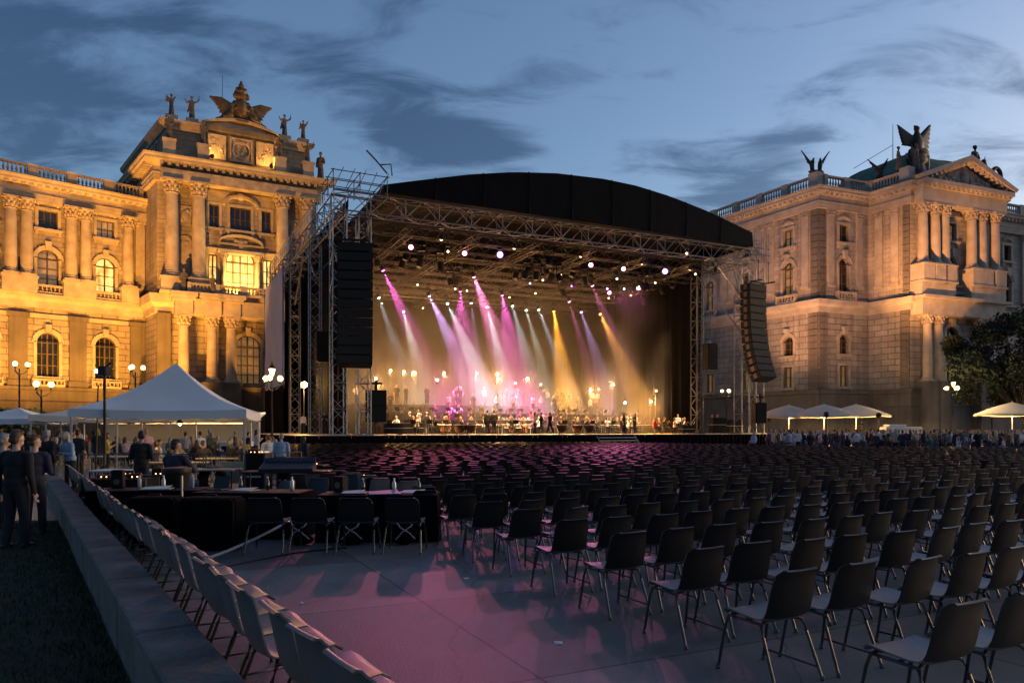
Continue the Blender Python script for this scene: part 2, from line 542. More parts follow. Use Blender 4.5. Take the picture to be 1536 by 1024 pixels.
def sweep(path, prof, r):
    """carry a moulding profile [(d,z)] along a ground path with mitred corners; outward is to the right"""
    P = [Vector(p[:2]) for p in path]
    n = len(P)
    rows = []
    for i in range(n):
        if i > 0: a = (P[i] - P[i - 1]).normalized()
        if i < n - 1: b = (P[i + 1] - P[i]).normalized()
        if i == 0: a = b
        if i == n - 1: b = a
        na = Vector((a.y, -a.x)); nb = Vector((b.y, -b.x))
        mt = (na + nb); mt = mt / max(.2, mt.dot(na))
        rows.append([(P[i].x + mt.x * d - r.x, P[i].y + mt.y * d - r.y, z - r.z) for d, z in prof])
    m = MB()
    m.grid(rows, closed=True)
    k = len(prof)
    m.f.append(tuple(range(k))); m.m.append(0)
    m.f.append(tuple(range((n - 1) * k, n * k))); m.m.append(0)
    return m


def bx(d0, d1, z0, z1):
    return [(d0, z0), (d1, z0), (d1, z1), (d0, z1)]


def entablature(path, z0, z1, r, out=1.3):
    """architrave, frieze and a stepped projecting cornice"""
    h = z1 - z0
    pr = [(-.12, z0), (.5, z0), (.5, z0 + h * .14), (.56, z0 + h * .14), (.56, z0 + h * .3), (.66, z0 + h * .3), (.66, z0 + h * .34), (.48, z0 + h * .36),
          (.48, z0 + h * .6), (.62, z0 + h * .62), (.75, z0 + h * .68), (out - .15, z0 + h * .78), (out - .15, z0 + h * .88), (out, z0 + h * .93), (out + .05, z1), (-.12, z1)]
    return sweep(path, pr, r)


def modillions(facs, z0, z1, mb, d0=.5, d1=1.05, step=1.0, w=.4):
    for f in facs:
        n = max(1, int(f.L / step))
        for k in range(n):
            s = (k + .5) * f.L / n
            b = len(mb.v)
            mb.xf = f
            mb.box(s - w / 2, s + w / 2, d0, d1, z0, z1)
    mb.xf = None
    return mb


def balustrade(fac, root, s0, s1, d, z0, z1, step=3.6, bal=.42, pier=.75, st='trim', name='balustrade', solid=()):
    m = MB(fac)
    L = s1 - s0; n = max(1, round(L / step))
    m.box(s0, s1, d - .28, d + .28, z0, z0 + .3)
    m.box(s0, s1, d - .26, d + .26, z1 - .22, z1)
    for k in range(n + 1):
        s = s0 + L * k / n
        a = max(s0, s - pier / 2) - .004; b = min(s1, s + pier / 2) + .004
        m.box(a, b, d - .32, d + .32, z0 + .02, z1 + .06)
        if k < n:
            e = s0 + L * (k + 1) / n
            q0 = s + pier / 2; q1 = e - pier / 2
            if k in solid:
                m.box(q0, q1, d - .2, d + .2, z0 + .3, z1 - .22); continue
            c = max(1, int((q1 - q0) / bal))
            for i in range(c):
                x = q0 + (i + .5) * (q1 - q0) / c
                hh = z1 - .22 - z0 - .3; zb = z0 + .3
                m.lathe(x, d, [(.11, zb), (.08, zb + hh * .12), (.155, zb + hh * .35), (.07, zb + hh * .75), (.11, zb + hh)], 6)
    return m.build(name, M[st], root)


# ------------------------------------------------------------------ figures
class Body:
    """tapered capsules and ellipsoids that melt into one continuous surface"""
    def __init__(self): self.p = []
    def cap(self, a, b, ra, rb, t=1): self.p.append(('c', Vector(a), Vector(b), ra, rb, t)); return self
    def ell(self, c, r, t=1, rot=None): self.p.append(('e', Vector(c), r, rot, 0, t)); return self

    def mesh(self, name, voxel, smooth=2):
        mb = MB()
        for k, a, b, ra, rb, t in self.p:
            if k == 'c':
                n = 4
                L = (b - a).length
                mb.ball(a, ra, 12, 8); mb.ball(b, rb, 12, 8)
                if L > 1e-5: mb.tube([a, b], ra, 12, r1=rb)
            else:
                t0 = len(mb.v)
                mb.ball((0, 0, 0), b, 14, 10)
                rot = ra.to_matrix() if ra is not None else Matrix.Identity(3)
                for i in range(t0, len(mb.v)): mb.v[i] = tuple(rot @ Vector(mb.v[i]) + a)
        me = mb.mesh('tmp', [])
        o = bpy.data.objects.new('tmp', me); COL.objects.link(o)
        md = o.modifiers.new('r', 'REMESH'); md.mode = 'VOXEL'; md.voxel_size = voxel
        if smooth:
            ms = o.modifiers.new('s', 'SMOOTH'); ms.factor = .5; ms.iterations = smooth
        dg = bpy.context.evaluated_depsgraph_get(); dg.update()
        out = bpy.data.meshes.new_from_object(o.evaluated_get(dg), depsgraph=dg)
        bpy.data.objects.remove(o); bpy.data.meshes.remove(me)
        out.name = name
        n = len(out.polygons)
        c = np.zeros(n * 3); out.polygons.foreach_get('center', c); c = c.reshape(-1, 3)
        best = np.full(n, 1e9); idx = np.zeros(n, dtype=np.int32)
        for k, a, b, ra, rb, t in self.p:
            if k == 'c':
                A = np.array(a); B = np.array(b); d = B - A; L2 = max(1e-9, d @ d)
                h = np.clip(((c - A) @ d) / L2, 0, 1)
                dist = np.linalg.norm(c - A - h[:, None] * d, axis=1) - (ra + (rb - ra) * h)
            else:
                q = c - np.array(a)
                if ra is not None: q = q @ np.array(ra.to_matrix())
                rr = np.array(b); l = np.linalg.norm(q / rr, axis=1)
                dist = (l - 1) * rr.min()
            w = dist < best
            best[w] = dist[w]; idx[w] = t
        for _ in range(5): out.materials.append(M['dark'])
        out.polygons.foreach_set('material_index', idx)
        out.polygons.foreach_set('use_smooth', [True] * n)
        return out


SKIN, TOP, BOT, HAIR, SHOE = 0, 1, 2, 3, 4


def hand(B, w, dirn, side, fine):
    """palm, five fingers and thumb at wrist w pointing along dirn"""
    d = Vector(dirn).normalized(); w = Vector(w)
    if not fine:
        B.cap(w, w + d * .09, .032, .026, SKIN)
        B.cap(w + d * .02, w + d * .06 + Vector((-side * .035, .02, 0)), .013, .011, SKIN); return
    lat = Vector((0, 1, 0)) - d * d.y
    lat.normalize(); nrm = d.cross(lat)
    for k in range(3): B.cap(w + lat * (.02 - .02 * k), w + d * .085 + lat * (.028 - .026 * k), .017, .015, SKIN)
    for k, L in enumerate((.066, .075, .07, .055)):
        r0 = w + d * .09 + lat * (.033 - .022 * k)
        kn = r0 + d * L * .5 + nrm * (.006 * side)
        B.cap(r0, kn, .0095, .009, SKIN); B.cap(kn, kn + d * L * .5 + nrm * (.02 * side), .009, .0075, SKIN)
    t0 = w + d * .03 + lat * .03
    B.cap(t0, t0 + d * .035 + lat * .032, .0115, .010, SKIN); B.cap(t0 + d * .035 + lat * .032, t0 + d * .065 + lat * .036, .010, .0085, SKIN)


def figure(pose='stand', hair='short', skirt=False, turn=0., lean=0., fine=False, seed=0, build=1.):
    """a person facing +Y, feet (or chair seat) on z = 0"""
    rg = random.Random(seed)
    B = Body()
    sit = pose.startswith('sit')
    pz = .56 if sit else .93
    V = Vector
    def up(x, y, z):      # torso point, z above the pelvis, with lean
        return V((x, y + math.sin(lean) * z, pz + math.cos(lean) * z))
    g = build
    B.ell((0, 0, pz), (.165 * g, .118 * g, .13), BOT)
    B.ell(up(0, 0, .06), (.182 * g, .135 * g, .13), TOP)
    B.ell(up(0, .0, .2), (.170 * g, .122 * g, .2), TOP)
    B.ell(up(0, .0, .37), (.178 * g, .122 * g, .17), TOP)
    B.cap(up(-.155 * g, 0, .47), up(.155 * g, 0, .47), .068, .068, TOP)
    B.cap(up(0, -.005, .5), up(0, .012, .62), .058, .05, SKIN)
    hc = up(0, .025, .72)
    ct, st = math.cos(turn), math.sin(turn)
    def hd(x, y, z): return hc + V((x * ct - y * st, x * st + y * ct, z))
    B.ell(hc, (.076, .095, .115), SKIN)
    B.cap(hd(0, .045, -.07), hd(0, .055, -.08), .045, .04, SKIN)          # jaw
    B.cap(hd(0, .09, .0), hd(0, .106, -.022), .012, .015, SKIN)           # nose
    for s in (-1, 1): B.ell(hd(s * .08, .0, -.01), (.014, .022, .032), SKIN)
    if fine:
        for s in (-1, 1): B.ell(hd(s * .031, .082, .012), (.014, .012, .008), HAIR)
        B.cap(hd(-.022, .092, -.06), hd(.022, .092, -.06), .007, .007, BOT)
    B.ell(hd(0, -.024, .034), (.083, .09, .098), HAIR); B.cap(hd(-.035, -.06, -.03), hd(.035, -.06, -.03), .05, .05, HAIR); B.ell(hd(.03, .03, .085), (.05, .05, .035), HAIR)
    if hair == 'long':
        B.cap(hd(0, -.055, 0), hd(0, -.075, -.24), .085, .075, HAIR)
        for s in (-1, 1): B.cap(hd(s * .07, -.02, .02), hd(s * .085, -.02, -.18), .035, .03, HAIR)
    elif hair == 'bun':
        B.ell(hd(0, -.1, .07), (.05, .05, .05), HAIR)
    # legs
    if sit:
        for s in (-1, 1):
            k = V((s * (.12 + .02 * rg.random()), .44, .53)); a = V((s * .12, .42 + .1 * rg.random(), .09))
            B.cap((s * .095, .02, .53), k, .088, .06, BOT); B.cap(k, a, .058, .042, BOT)
            B.cap(a + V((0, -.03, -.045)), a + V((s * .02, .15, -.055)), .042, .033, SHOE)
    else:
        step = {'walk': .26}.get(pose, .04)
        for s in (-1, 1):
            y = s * step * (1 if seed % 2 else -1)
            k = V((s * .1, y * .45 + .025, .49)); a = V((s * .11, y - (.03 if y < 0 else 0), .09 + (.03 if (pose == 'walk' and y < 0) else 0)))
            B.cap((s * .088 * g, 0, .88), k, .098 * g, .074, BOT); B.cap(k, a, .073, .062, BOT)
            B.cap(a + V((0, -.035, -.045)), a + V((s * .025, .15, -.055)), .042, .034, SHOE)
        if skirt: B.cap((0, 0, .9), (0, 0, .42), .15, .21, BOT)
    # arms
    for s in (-1, 1):
        sh = up(s * .195 * g, 0, .45)
        e, w = {
            'stand': (sh + V((s * .05, -.03, -.29)), sh + V((s * .06, .03, -.54))),
            'walk': (sh + V((s * .05, -.12 * s, -.27)), sh + V((s * .05, -.1 * s + .1, -.5))),
            'hold': (sh + V((s * .06, -.02, -.28)), sh + V((-s * .04, .24, -.26))),
            'phone': (sh + V((s * .05, .06, -.27)), sh + V((-s * .09, .3, -.1))),
            'cross': (sh + V((s * .07, .03, -.27)), sh + V((-s * .12, .17, -.24))),
            'conduct': (sh + V((s * .2, .14, -.1)), sh + V((s * .24, .38, .06))),
            'sit': (sh + V((s * .05, .02, -.28)), sh + V((-s * .02, .26, -.33))),
            'sittable': (sh + V((s * .1, .16, -.24)), sh + V((-s * .02, .38, -.22))),
            'sitviolin': (sh + V((s * .12, .16, -.14)), sh + V((-.12 if s < 0 else -.02, .34, .02 if s < 0 else .06))),
            'sitcello': (sh + V((s * .16, .12, -.2)), sh + V((.08 if s > 0 else -.12, .3, -.02 if s < 0 else -.3))),
        }[pose]
        B.cap(sh, e, .062, .052, TOP); B.cap(e, w, .05, .038, TOP if rg.random() < .7 else SKIN)
        hand(B, w, (w - e), s, fine)
    return B


def statue_body(kind):
    B = Body(); V = Vector
    e = lambda *a: __import__('mathutils').Euler(a)
    if kind in ('robed', 'robed_arm', 'robed_wing'):
        B.ell((0, 0, .1), (.22, .2, .12)); B.cap((0, 0, .1), (0, 0, .75), .22, .17); B.cap((.06, .05, .1), (.05, .03, .9), .14, .1)
        B.cap((-.08, .08, .12), (-.03, .04, .8), .12, .09)
        B.ell((0, 0, 1.05), (.19, .14, .3)); B.cap((-.16, 0, 1.3), (.16, 0, 1.3), .09, .09)
        B.cap((0, 0, 1.3), (0, .02, 1.5), .06, .055); B.ell((0, .02, 1.6), (.1, .11, .13)); B.ell((0, -.02, 1.65), (.11, .11, .1))
        if kind == 'robed':
            B.cap((-.2, 0, 1.28), (-.29, .06, 1.0), .07, .055); B.cap((-.29, .06, 1.0), (-.08, .2, .98), .055, .045)
            B.cap((.2, 0, 1.28), (.27, .0, .98), .07, .055); B.cap((.27, 0, .98), (.25, .08, .75), .055, .045)
        elif kind == 'robed_arm':
            B.cap((-.2, 0, 1.28), (-.42, .04, 1.4), .07, .055); B.cap((-.42, .04, 1.4), (-.5, .08, 1.62), .055, .05); B.cap((-.5, .08, 1.4), (-.5, .08, 1.85), .035, .03)
            B.cap((.2, 0, 1.28), (.36, .02, 1.15), .07, .055); B.cap((.36, .02, 1.15), (.52, .06, 1.42), .055, .045)
            B.cap((.1, -.1, 1.2), (.3, -.12, .5), .1, .05)
        else:
            B.cap((.2, 0, 1.28), (.3, .05, 1.0), .07, .05)
            for k in range(4): B.cap((-.1, -.12, 1.2), (-.42 + .06 * k, -.16, 1.72 - .16 * k), .09, .04); B.cap((.1, -.12, 1.2), (.34 + .04 * k, -.16, 1.6 - .2 * k), .09, .04)
    elif kind == 'eagle':
        B.ell((0, 0, .08), (.35, .3, .12)); B.cap((-.08, 0, .1), (-.1, 0, .45), .09, .14); B.cap((.08, 0, .1), (.1, 0, .45), .09, .14)
        B.ell((0, .02, .72), (.24, .22, .36)); B.cap((0, .05, .95), (0, .14, 1.25), .14, .1); B.ell((0, .19, 1.3), (.1, .14, .1)); B.cap((0, .3, 1.3), (0, .38, 1.22), .05, .02)
        for s in (-1, 1):
            for k in range(6):
                t = k / 5
                B.cap((s * .16, -.04, .95 - .3 * t), (s * (.55 + .32 * (1 - t) + .1 * math.sin(PI * t)), -.12, 1.85 - 1.2 * t), .11, .05)
        B.cap((0, -.1, .6), (0, -.3, .2), .15, .1)
    elif kind == 'wing_pair':        # two birds seen with raised wings
        B.ell((0, 0, .1), (.7, .35, .14))
        for s in (-1, 1):
            B.cap((s * .32, 0, .15), (s * .36, 0, .7), .16, .2); B.ell((s * .34, .06, .85), (.17, .2, .25)); B.ell((s * .3, .16, 1.12), (.09, .12, .1))
            for k in range(6):
                t = k / 5
                B.cap((s * .36, -.05, .7), (s * (1.25 - .5 * t), -.1, 1.9 - .95 * t + .1 * math.sin(PI * t)), .12, .045)
    elif kind == 'eagle_side':
        B.ell((0, 0, .1), (.4, .3, .14)); B.cap((0, 0, .1), (0, 0, .6), .2, .2); B.cap((-.1, 0, .5), (.2, 0, .95), .2, .16); B.ell((.36, 0, 1.1), (.15, .11, .11))
        for k in range(5): B.cap((0, -.02 * k, .7), (-.95 + .16 * k, -.1, 1.55 - .28 * k), .11, .04); B.cap((.1, .06, .8), (.65 - .06 * k, .2, 1.65 - .2 * k), .1, .04)
    elif kind == 'crest':            # crowned shield between spread wings
        B.ell((0, 0, .2), (1.9, .6, .32)); B.ell((0, 0, 1.35), (.55, .4, 1.1)); B.ell((0, .28, 1.3), (.42, .3, .8))
        for s in (-1, 1):
            B.cap((s * .3, 0, .5), (s * .5, .1, 1.8), .3, .24)
            for k in range(8):                       # broad layered wings, drooping at the tips
                t = k / 7
                e = V((s * (2.5 - .9 * t), .02 * k, 1.95 - 1.5 * t + .25 * math.sin(PI * t)))
                q = V((s * .5, -.05, 1.35 - .75 * t)); mid = q.lerp(e, .55) + V((0, 0, .22))
                B.cap(q, mid, .26, .22); B.cap(mid, e, .22, .09)
            # seated figure leaning on the shield
            B.ell((s * .95, .3, .62), (.32, .34, .34)); B.cap((s * .95, .3, .6), (s * .78, .28, 1.2), .26, .2); B.ell((s * .76, .32, 1.5), (.15, .16, .18)); B.cap((s * .75, .3, 1.15), (s * .42, .4, 1.35), .09, .07)
            B.cap((s * 1.0, .45, .5), (s * 1.45, .5, .35), .17, .1); B.cap((s * 1.4, .2, .3), (s * 2.0, .15, .18), .2, .1)
            B.cap((s * .3, 0, 2.3), (s * .46, 0, 2.8), .18, .12); B.ell((s * .5, .1, 2.45), (.2, .2, .25)); B.ell((s * .35, .1, 3.0), (.14, .14, .2))
        B.ell((0, 0, 2.45), (.5, .42, .4)); B.cap((0, 0, 2.5), (0, 0, 3.2), .34, .26); B.ell((0, .1, 2.85), (.42, .35, .22)); B.ell((0, 0, 3.38), (.25, .25, .2)); B.ell((0, 0, 3.66), (.12, .12, .18))
    elif kind == 'victory':          # winged figures on a scrolled base
        B.ell((0, 0, .3), (.95, .6, .35)); B.cap((0, 0, .3), (0, 0, 1.6), .65, .4); B.ell((0, .15, 1.8), (.62, .4, .55)); B.ell((0, .15, 2.35), (.75, .45, .3))
        B.cap((-.5, .2, .3), (-.62, .15, 2.1), .24, .2); B.cap((.5, .2, .3), (.62, .15, 2.1), .24, .2)
        B.ell((0, 0, 3.1), (.45, .35, .65)); B.cap((0, 0, 3.5), (.05, .05, 4.05), .3, .16); B.ell((.1, .1, 4.25), (.19, .22, .22)); B.cap((.1, .1, 4.4), (.35, .1, 4.45), .12, .05)
        for k in range(7):
            t = k / 6
            B.cap((-.3, -.1, 3.6 - .6 * t), (-1.15 + .15 * t, -.2, 4.9 - 2.2 * t), .24, .1)
            B.cap((.3, -.1, 3.5 - .5 * t), (1.35 - .35 * t, -.15, 4.35 - 1.5 * t), .2, .07)
    elif kind == 'griffin':
        B.ell((0, 0, .12), (.55, .3, .15)); B.cap((-.35, 0, .2), (-.3, 0, .7), .14, .2); B.cap((.3, 0, .2), (.25, 0, .8), .12, .16); B.cap((-.3, 0, .75), (.25, 0, .95), .24, .22)
        B.cap((.25, 0, .95), (.35, 0, 1.5), .18, .12); B.ell((.42, 0, 1.62), (.2, .13, .14)); B.cap((.35, 0, 1.65), (.3, 0, 1.95), .05, .03)
        for k in range(9):
            a = -.9 + k * .42
            B.cap((-.75 + .42 * math.cos(a + PI), 0, .85 + .5 * math.sin(a)), (-.75 + .42 * math.cos(a + .42 + PI), 0, .85 + .5 * math.sin(a + .42)), .13, .13)
    return B


_stm = {}
def statue(kind, loc, h, rz, label, m='statue', name='statue', cat='statue', ref=None):
    key = (kind, m)
    if key not in _stm:
        me = statue_body(kind).mesh(name, {'crest': .07, 'victory': .08}.get(kind, .04), 1)
        me.materials.clear(); me.materials.append(M[m])
        zs = [v.co.z for v in me.vertices]
        _stm[key] = (me, min(zs), max(zs) - min(zs))
    me, z0, hh = _stm[key]
    k = h / hh
    o = link(name, me, None, (loc[0], loc[1], loc[2] - z0 * k), rz)
    o.scale = (k, k, k)
    return tag(o, label, cat)

# ================================================================== LEFT PALACE
def xy(p): return Vector((p[0], p[1]))

W1 = Vector((-49.9, 99.8)); W0 = W1 - dirv(43) * 30
T0 = Vector((-46.0, 95.0)); tdir = dirv(28); T1 = T0 + tdir * 20.5
sdir = Vector((-.629, .777))
TB0 = T0 + sdir * 26.4; TB1 = T1 + sdir * 24

LP = empty('floodlit_palace', (W1.x, W1.y, 0), 0,
           'golden floodlit stone palace with a tall pavilion of columns left of the stage', 'palace')
fw = Fac(W0, W1, LP); ft = Fac(T0, T1, LP); fs = Fac(TB0, T0, LP); fr = Fac(T1, TB1, LP)

holes_lo = []; holes_hi = []
for t in (4.9, 11.4, 17.9, 24.4):
    s = 30 - t
    lit = {4.9: 'lit', 11.4: 'dim', 17.9: 'dim', 24.4: 'glass'}[t]
    _, o = window(fw, LP, s, 8.4, 13.9, 2.4, True, 'glass', 'trim', bars=(4, 3)); holes_lo.append(o)
    _, o = window(fw, LP, s, 19.5, 24.3, 2.3, True, lit, 'trim', bars=(2, 3), sill=False); holes_hi.append(o)
    _, o = window(fw, LP, s, 26.9, 29.2, 2.1, False, 'dim' if t == 4.9 else 'glass', 'trim', hood='carved', bars=(3, 2)); holes_hi.append(o)
    balustrade(fw, LP, s - 2.0, s + 2.0, .55, 18.62, 19.8, step=9, pier=.35, name='balcony_balustrade')
    balustrade(fw, LP, s - 1.75, s + 1.75, .45, 7.12, 8.1, step=9, pier=.3, name='balcony_balustrade')
build_wall('wall', M['stone'], LP, [wall_mesh(fw, 30, 18, 33, holes_hi)])
lo = wall_mesh(fw, 30, 0, 18, holes_lo)
# pavilion front
th = []
for s, w, g in ((6.9, 1.25, 'glass'), (10.25, 2.7, 'glass'), (13.6, 1.25, 'glass')):
    _, o = window(ft, LP, s, 28.8, 31.9, w, False, g, 'trim', bars=(2 if w < 2 else 4, 2)); th.append(o)
_, o = window(ft, LP, 10.25, 20.4, 26.3, 3.7, True, 'lit', 'trim', bars=(4, 3), hood='arch', sill=False); th.append(o)
for s in (6.75, 13.75):
    _, o = window(ft, LP, s, 20.4, 25.2, 1.1, False, 'lit', 'trim', bars=(2, 3), sill=False, hood='flat'); th.append(o)
tl = []
for s in (11.2,):
    _, o = window(ft, LP, s, 8.0, 14.6, 3.2, True, 'dim', 'trim', bars=(4, 4)); tl.append(o)
for s in (3.0, 17.6):
    pass
build_wall('pavilion_wall', M['stone'], LP, [wall_mesh(ft, ft.L, 18, 36.9, th), wall_mesh(fs, fs.L, 18, 36.9, []), wall_mesh(fr, fr.L, 18, 36.9, [])])
tlow = wall_mesh(ft, ft.L, 0, 18, tl)
build_wall('rusticated_wall', M['rust'], LP, [lo, tlow, wall_mesh(fs, fs.L, 0, 18, []), wall_mesh(fr, fr.L, 0, 18, [])])
# wing orders
for t in (2.3, 7.3, 8.95, 13.75, 15.4, 20.2, 21.85, 26.7, 28.3):
    column(fw, LP, 30 - t, .62, 20.6, 30.0, .68)
pilaster(fw, LP, 29.3, 20.6, 30.0, 1.1)
for a, b in ((1.2, 3.3), (6.3, 9.95), (12.75, 16.4), (19.2, 22.85), (25.7, 29.3)):
    m = MB(fw); m.box(30 - b, 30 - a, -.05, 1.45, 18.62, 20.3); m.box(30 - b - .1, 30 - a + .1, -.05, 1.55, 20.3, 20.6)
    m.build('pedestal', M['trim'], LP)
for t in (1.0, 8.1, 14.55, 21.0, 27.5):
    m = MB(fw); s = 30 - t; m.box(s - .95, s + .95, -.05, .3, 7.1, 15.6); m.box(s - 1.15, s + 1.15, -.05, .5, 15.62, 16.2); m.box(s - 1.15, s + 1.15, -.05, .5, 7.1, 7.9)
    m.build('pilaster_strip', M['rust'], LP)
wp = [W0, W1]
entablature(wp, 30.0, 32.8, LP.location).build('cornice', M['trim'], LP)
modillions([fw], 31.75, 32.15, MB(), step=.85).build('modillion_row', M['trim'], LP)
sweep(wp, [(-.12, 16.9), (.35, 16.9), (.4, 17.7), (.95, 18.1), (1.0, 18.6), (-.12, 18.6)], LP.location).build('string_course', M['trim'], LP)
sweep(wp, [(-.1, 0), (.75, 0), (.75, 5.2), (.5, 5.4), (.5, 6.6), (.8, 6.75), (.8, 7.1), (-.1, 7.1)], LP.location).build('plinth', M['rust'], LP)
sweep(wp, [(-.1, 15.7), (.15, 15.7), (.22, 16.2), (-.1, 16.2)], LP.location).build('string_course', M['trim'], LP)
balustrade(fw, LP, 0, 29.6, .35, 32.81, 34.4, step=4.1, pier=1.1, solid=())
m = MB(fw); m.add([(0, -.6, 32.6), (30, -.6, 32.6), (30, -13, 36.3), (0, -13, 36.3), (0, -13, 32.6), (30, -13, 32.6)], [(0, 1, 2, 3), (1, 5, 2), (0, 3, 4)])
m.build('roof', M['slate'], LP, recalc=False)

# pavilion orders
for s in (1.7, 4.9, 15.6, 18.8):
    column(ft, LP, s, 1.15, 21.4, 34.0, .82, ped=19.32)
for s in (1.7, 4.9, 15.6, 18.8):
    pilaster(ft, LP, s, 21.4, 33.99, 1.35, .2)
for s in (3.3, 17.2):      # niches with carved panels between the columns
    m = MB(ft); m.ring(outline(s, 22.2, 27.0, 1.2, True), outline(s, 21.9, 27.3, 1.7, True), -.05, .2); m.box(s - .6, s + .6, -.05, .06, 22.2, 26.4)
    m.box(s - .8, s + .8, -.05, .16, 28.6, 31.2); m.ball((s, .2, 29.9), (.5, .25, .7)); m.ball((s - .3, .2, 29.3), (.3, .2, .4)); m.ball((s + .3, .2, 30.5), (.3, .2, .35))
    m.build('niche', M['carved'], LP)
for s, ww in ((7.3, 2.6), (13.2, 2.6)):
    m = MB(ft); m.box(s - 1.5, s + 1.5, -.05, .12, 32.3, 33.8)
    m.build('carved_panel', M['carved'], LP)
m = MB(ft)
n = 14
m.ring([(10.25 + 2.0 * math.cos(PI * k / n), 32.0 + 1.1 * math.sin(PI * k / n)) for k in range(n + 1)],
       [(10.25 + 2.35 * math.cos(PI * k / n), 32.0 + 1.45 * math.sin(PI * k / n)) for k in range(n + 1)], -.05, .6, closed=False)
m.ball((10.25, .3, 33.3), (.6, .35, .5)); m.build('window_hood', M['carved'], LP)
for s in (8.05, 12.45):        # small columns either side of the lit arch
    column(ft, LP, s, .5, 20.4, 25.4, .34)
m = MB(ft); m.box(7.3, 13.2, -.05, .95, 25.42, 25.9) ; m.build('small_entablature', M['trim'], LP)
tp = [TB0, T0, T1, TB1]
entablature(tp, 34.0, 37.1, LP.location, 1.9).build('pavilion_cornice', M['trim'], LP)
for f in (ft, fs): modillions([f], 35.85, 36.35, MB(), .5, 1.5, step=.9, w=.42).build('modillion_row', M['trim'], LP)
m = MB(ft); m.box(.3, 20.2, .5, 1.75, 33.995, 35.3); m.build('projecting_frieze', M['carved'], LP)
sweep(tp, [(-.12, 16.9), (.35, 16.9), (.4, 17.7), (1.0, 18.2), (1.1, 19.3), (-.12, 19.3)], LP.location).build('pavilion_string_course', M['trim'], LP)
sweep(tp, [(-.1, 0), (.95, 0), (.95, 5.2), (.6, 5.4), (.6, 6.9), (.9, 7.1), (.9, 7.5), (-.1, 7.5)], LP.location).build('pavilion_plinth', M['rust'], LP)
# portico of the lower order
for s in (3.0, 6.4, 8.75, 14.0, 17.4):
    column(ft, LP, s, 2.6, 7.9, 16.5, .68)
    m = MB(ft); m.box(s - 1.15, s + 1.15, -.05, 3.75, 0, 7.5); m.box(s - 1.25, s + 1.25, -.05, 3.85, 7.5, 7.88); m.build('pedestal', M['rust'], LP)
    m = MB(ft); m.box(s - 1.05, s + 1.05, .2, 3.55, 16.52, 18.3); m.box(s - 1.4, s + 1.4, .15, 3.95, 18.3, 18.75); m.box(s - 1.6, s + 1.6, .1, 4.15, 18.75, 19.28)
    m.build('entablature_block', M['trim'], LP)
m = MB(ft); m.box(2, 18.4, .3, 3.2, 16.6, 18.6); m.build('portico_ceiling', M['trim'], LP)
for s in (.8, 19.7):
    m = MB(ft); m.box(s - .8, s + .8, -.05, .9, 7.5, 16.85); m.build('pier', M['rust'], LP)
balustrade(ft, LP, 3.4, 17.2, 3.0, 19.32, 20.6, step=3.4, pier=.9, name='balcony_balustrade')
# attic
A0 = T0 + tdir * 1.1 - ft.n * 1.3; A1 = T0 + tdir * 19.4 - ft.n * 1.3
AB0 = A0 + sdir * 24; AB1 = A1 + sdir * 22
fa = Fac(A0, A1, LP); fas = Fac(AB0, A0, LP); far_ = Fac(A1, AB1, LP)
ah = []
for s in (4.5, 7, 9.5, 12, 14.5, 17, 19.5):
    _, o = window(fas, LP, s, 38.6, 40.8, 1.0, False, 'glass', 'trim', bars=(2, 2)); ah.append(o)
build_wall('attic_wall', M['stone'], LP, [wall_mesh(fa, fa.L, 36.5, 42.2, []), wall_mesh(fas, fas.L, 36.5, 42.2, ah), wall_mesh(far_, far_.L, 36.5, 42.2, [])])
ap = [AB0, A0, A1, AB1]
sweep(ap, [(-.3, 41.4), (.2, 41.4), (.3, 41.8), (.75, 42.1), (.85, 42.6), (-.3, 42.6)], LP.location).build('attic_cornice', M['trim'], LP)
sweep(ap, [(-.2, 36.9), (.3, 36.9), (.3, 37.9), (.15, 38.1), (-.2, 38.1)], LP.location).build('attic_base', M['trim'], LP)
m = MB(fa); m.box(5.0, 13.6, -.1, .75, 37.3, 42.0); m.box(4.8, 13.8, -.1, 1.1, 42.0, 42.65); m.build('attic_centre', M['stone'], LP)
for s, w in ((6.2, 1.9), (9.3, 2.5), (12.4, 1.9)):
    m = MB(fa); m.ring([(s - w / 2, 38.4), (s + w / 2, 38.4), (s + w / 2, 41.3), (s - w / 2, 41.3)], [(s - w / 2 - .2, 38.2), (s + w / 2 + .2, 38.2), (s + w / 2 + .2, 41.5), (s - w / 2 - .2, 41.5)], .7, .95)
    m.box(s - w / 2 + .02, s + w / 2 - .02, .7, .8, 38.42, 41.28)
    if w > 2: m.lathe(s, .8, [(.01, 39.85)], 3); m.ring([(s + 1.0 * math.cos(2 * PI * k / 20), 39.85 + 1.0 * math.sin(2 * PI * k / 20)) for k in range(20)], [(s + 1.2 * math.cos(2 * PI * k / 20), 39.85 + 1.2 * math.sin(2 * PI * k / 20)) for k in range(20)], .75, 1.05)
    rg = random.Random(int(s * 10))
    for k in range(12): m.ball((s + rg.uniform(-.75, .75), .82, 39.85 + rg.uniform(-1.1, 1.1)), (rg.uniform(.12, .3), .16, rg.uniform(.12, .3)), 7, 5)
    m.build('relief_panel', M['carved'], LP)
m = MB(fa); n = 16
arc = [(9.3 - 5.2 + 10.4 * k / n, 42.66 + 1.05 * math.sin(PI * k / n) ** .9) for k in range(n + 1)]
m.prism([(4.1, 42.62)] + arc + [(14.5, 42.62)], 'y', -1.6, .5)
arc2 = [(9.3 - 5.5 + 11 * k / n, 42.66 + 1.4 * math.sin(PI * k / n) ** .9) for k in range(n + 1)]
m.ring([(p[0], p[1] + .02) for p in arc], [(q[0], q[1] + .06) for q in arc2], -1.7, 1.0, closed=False)
m.build('curved_pediment', M['trim'], LP)
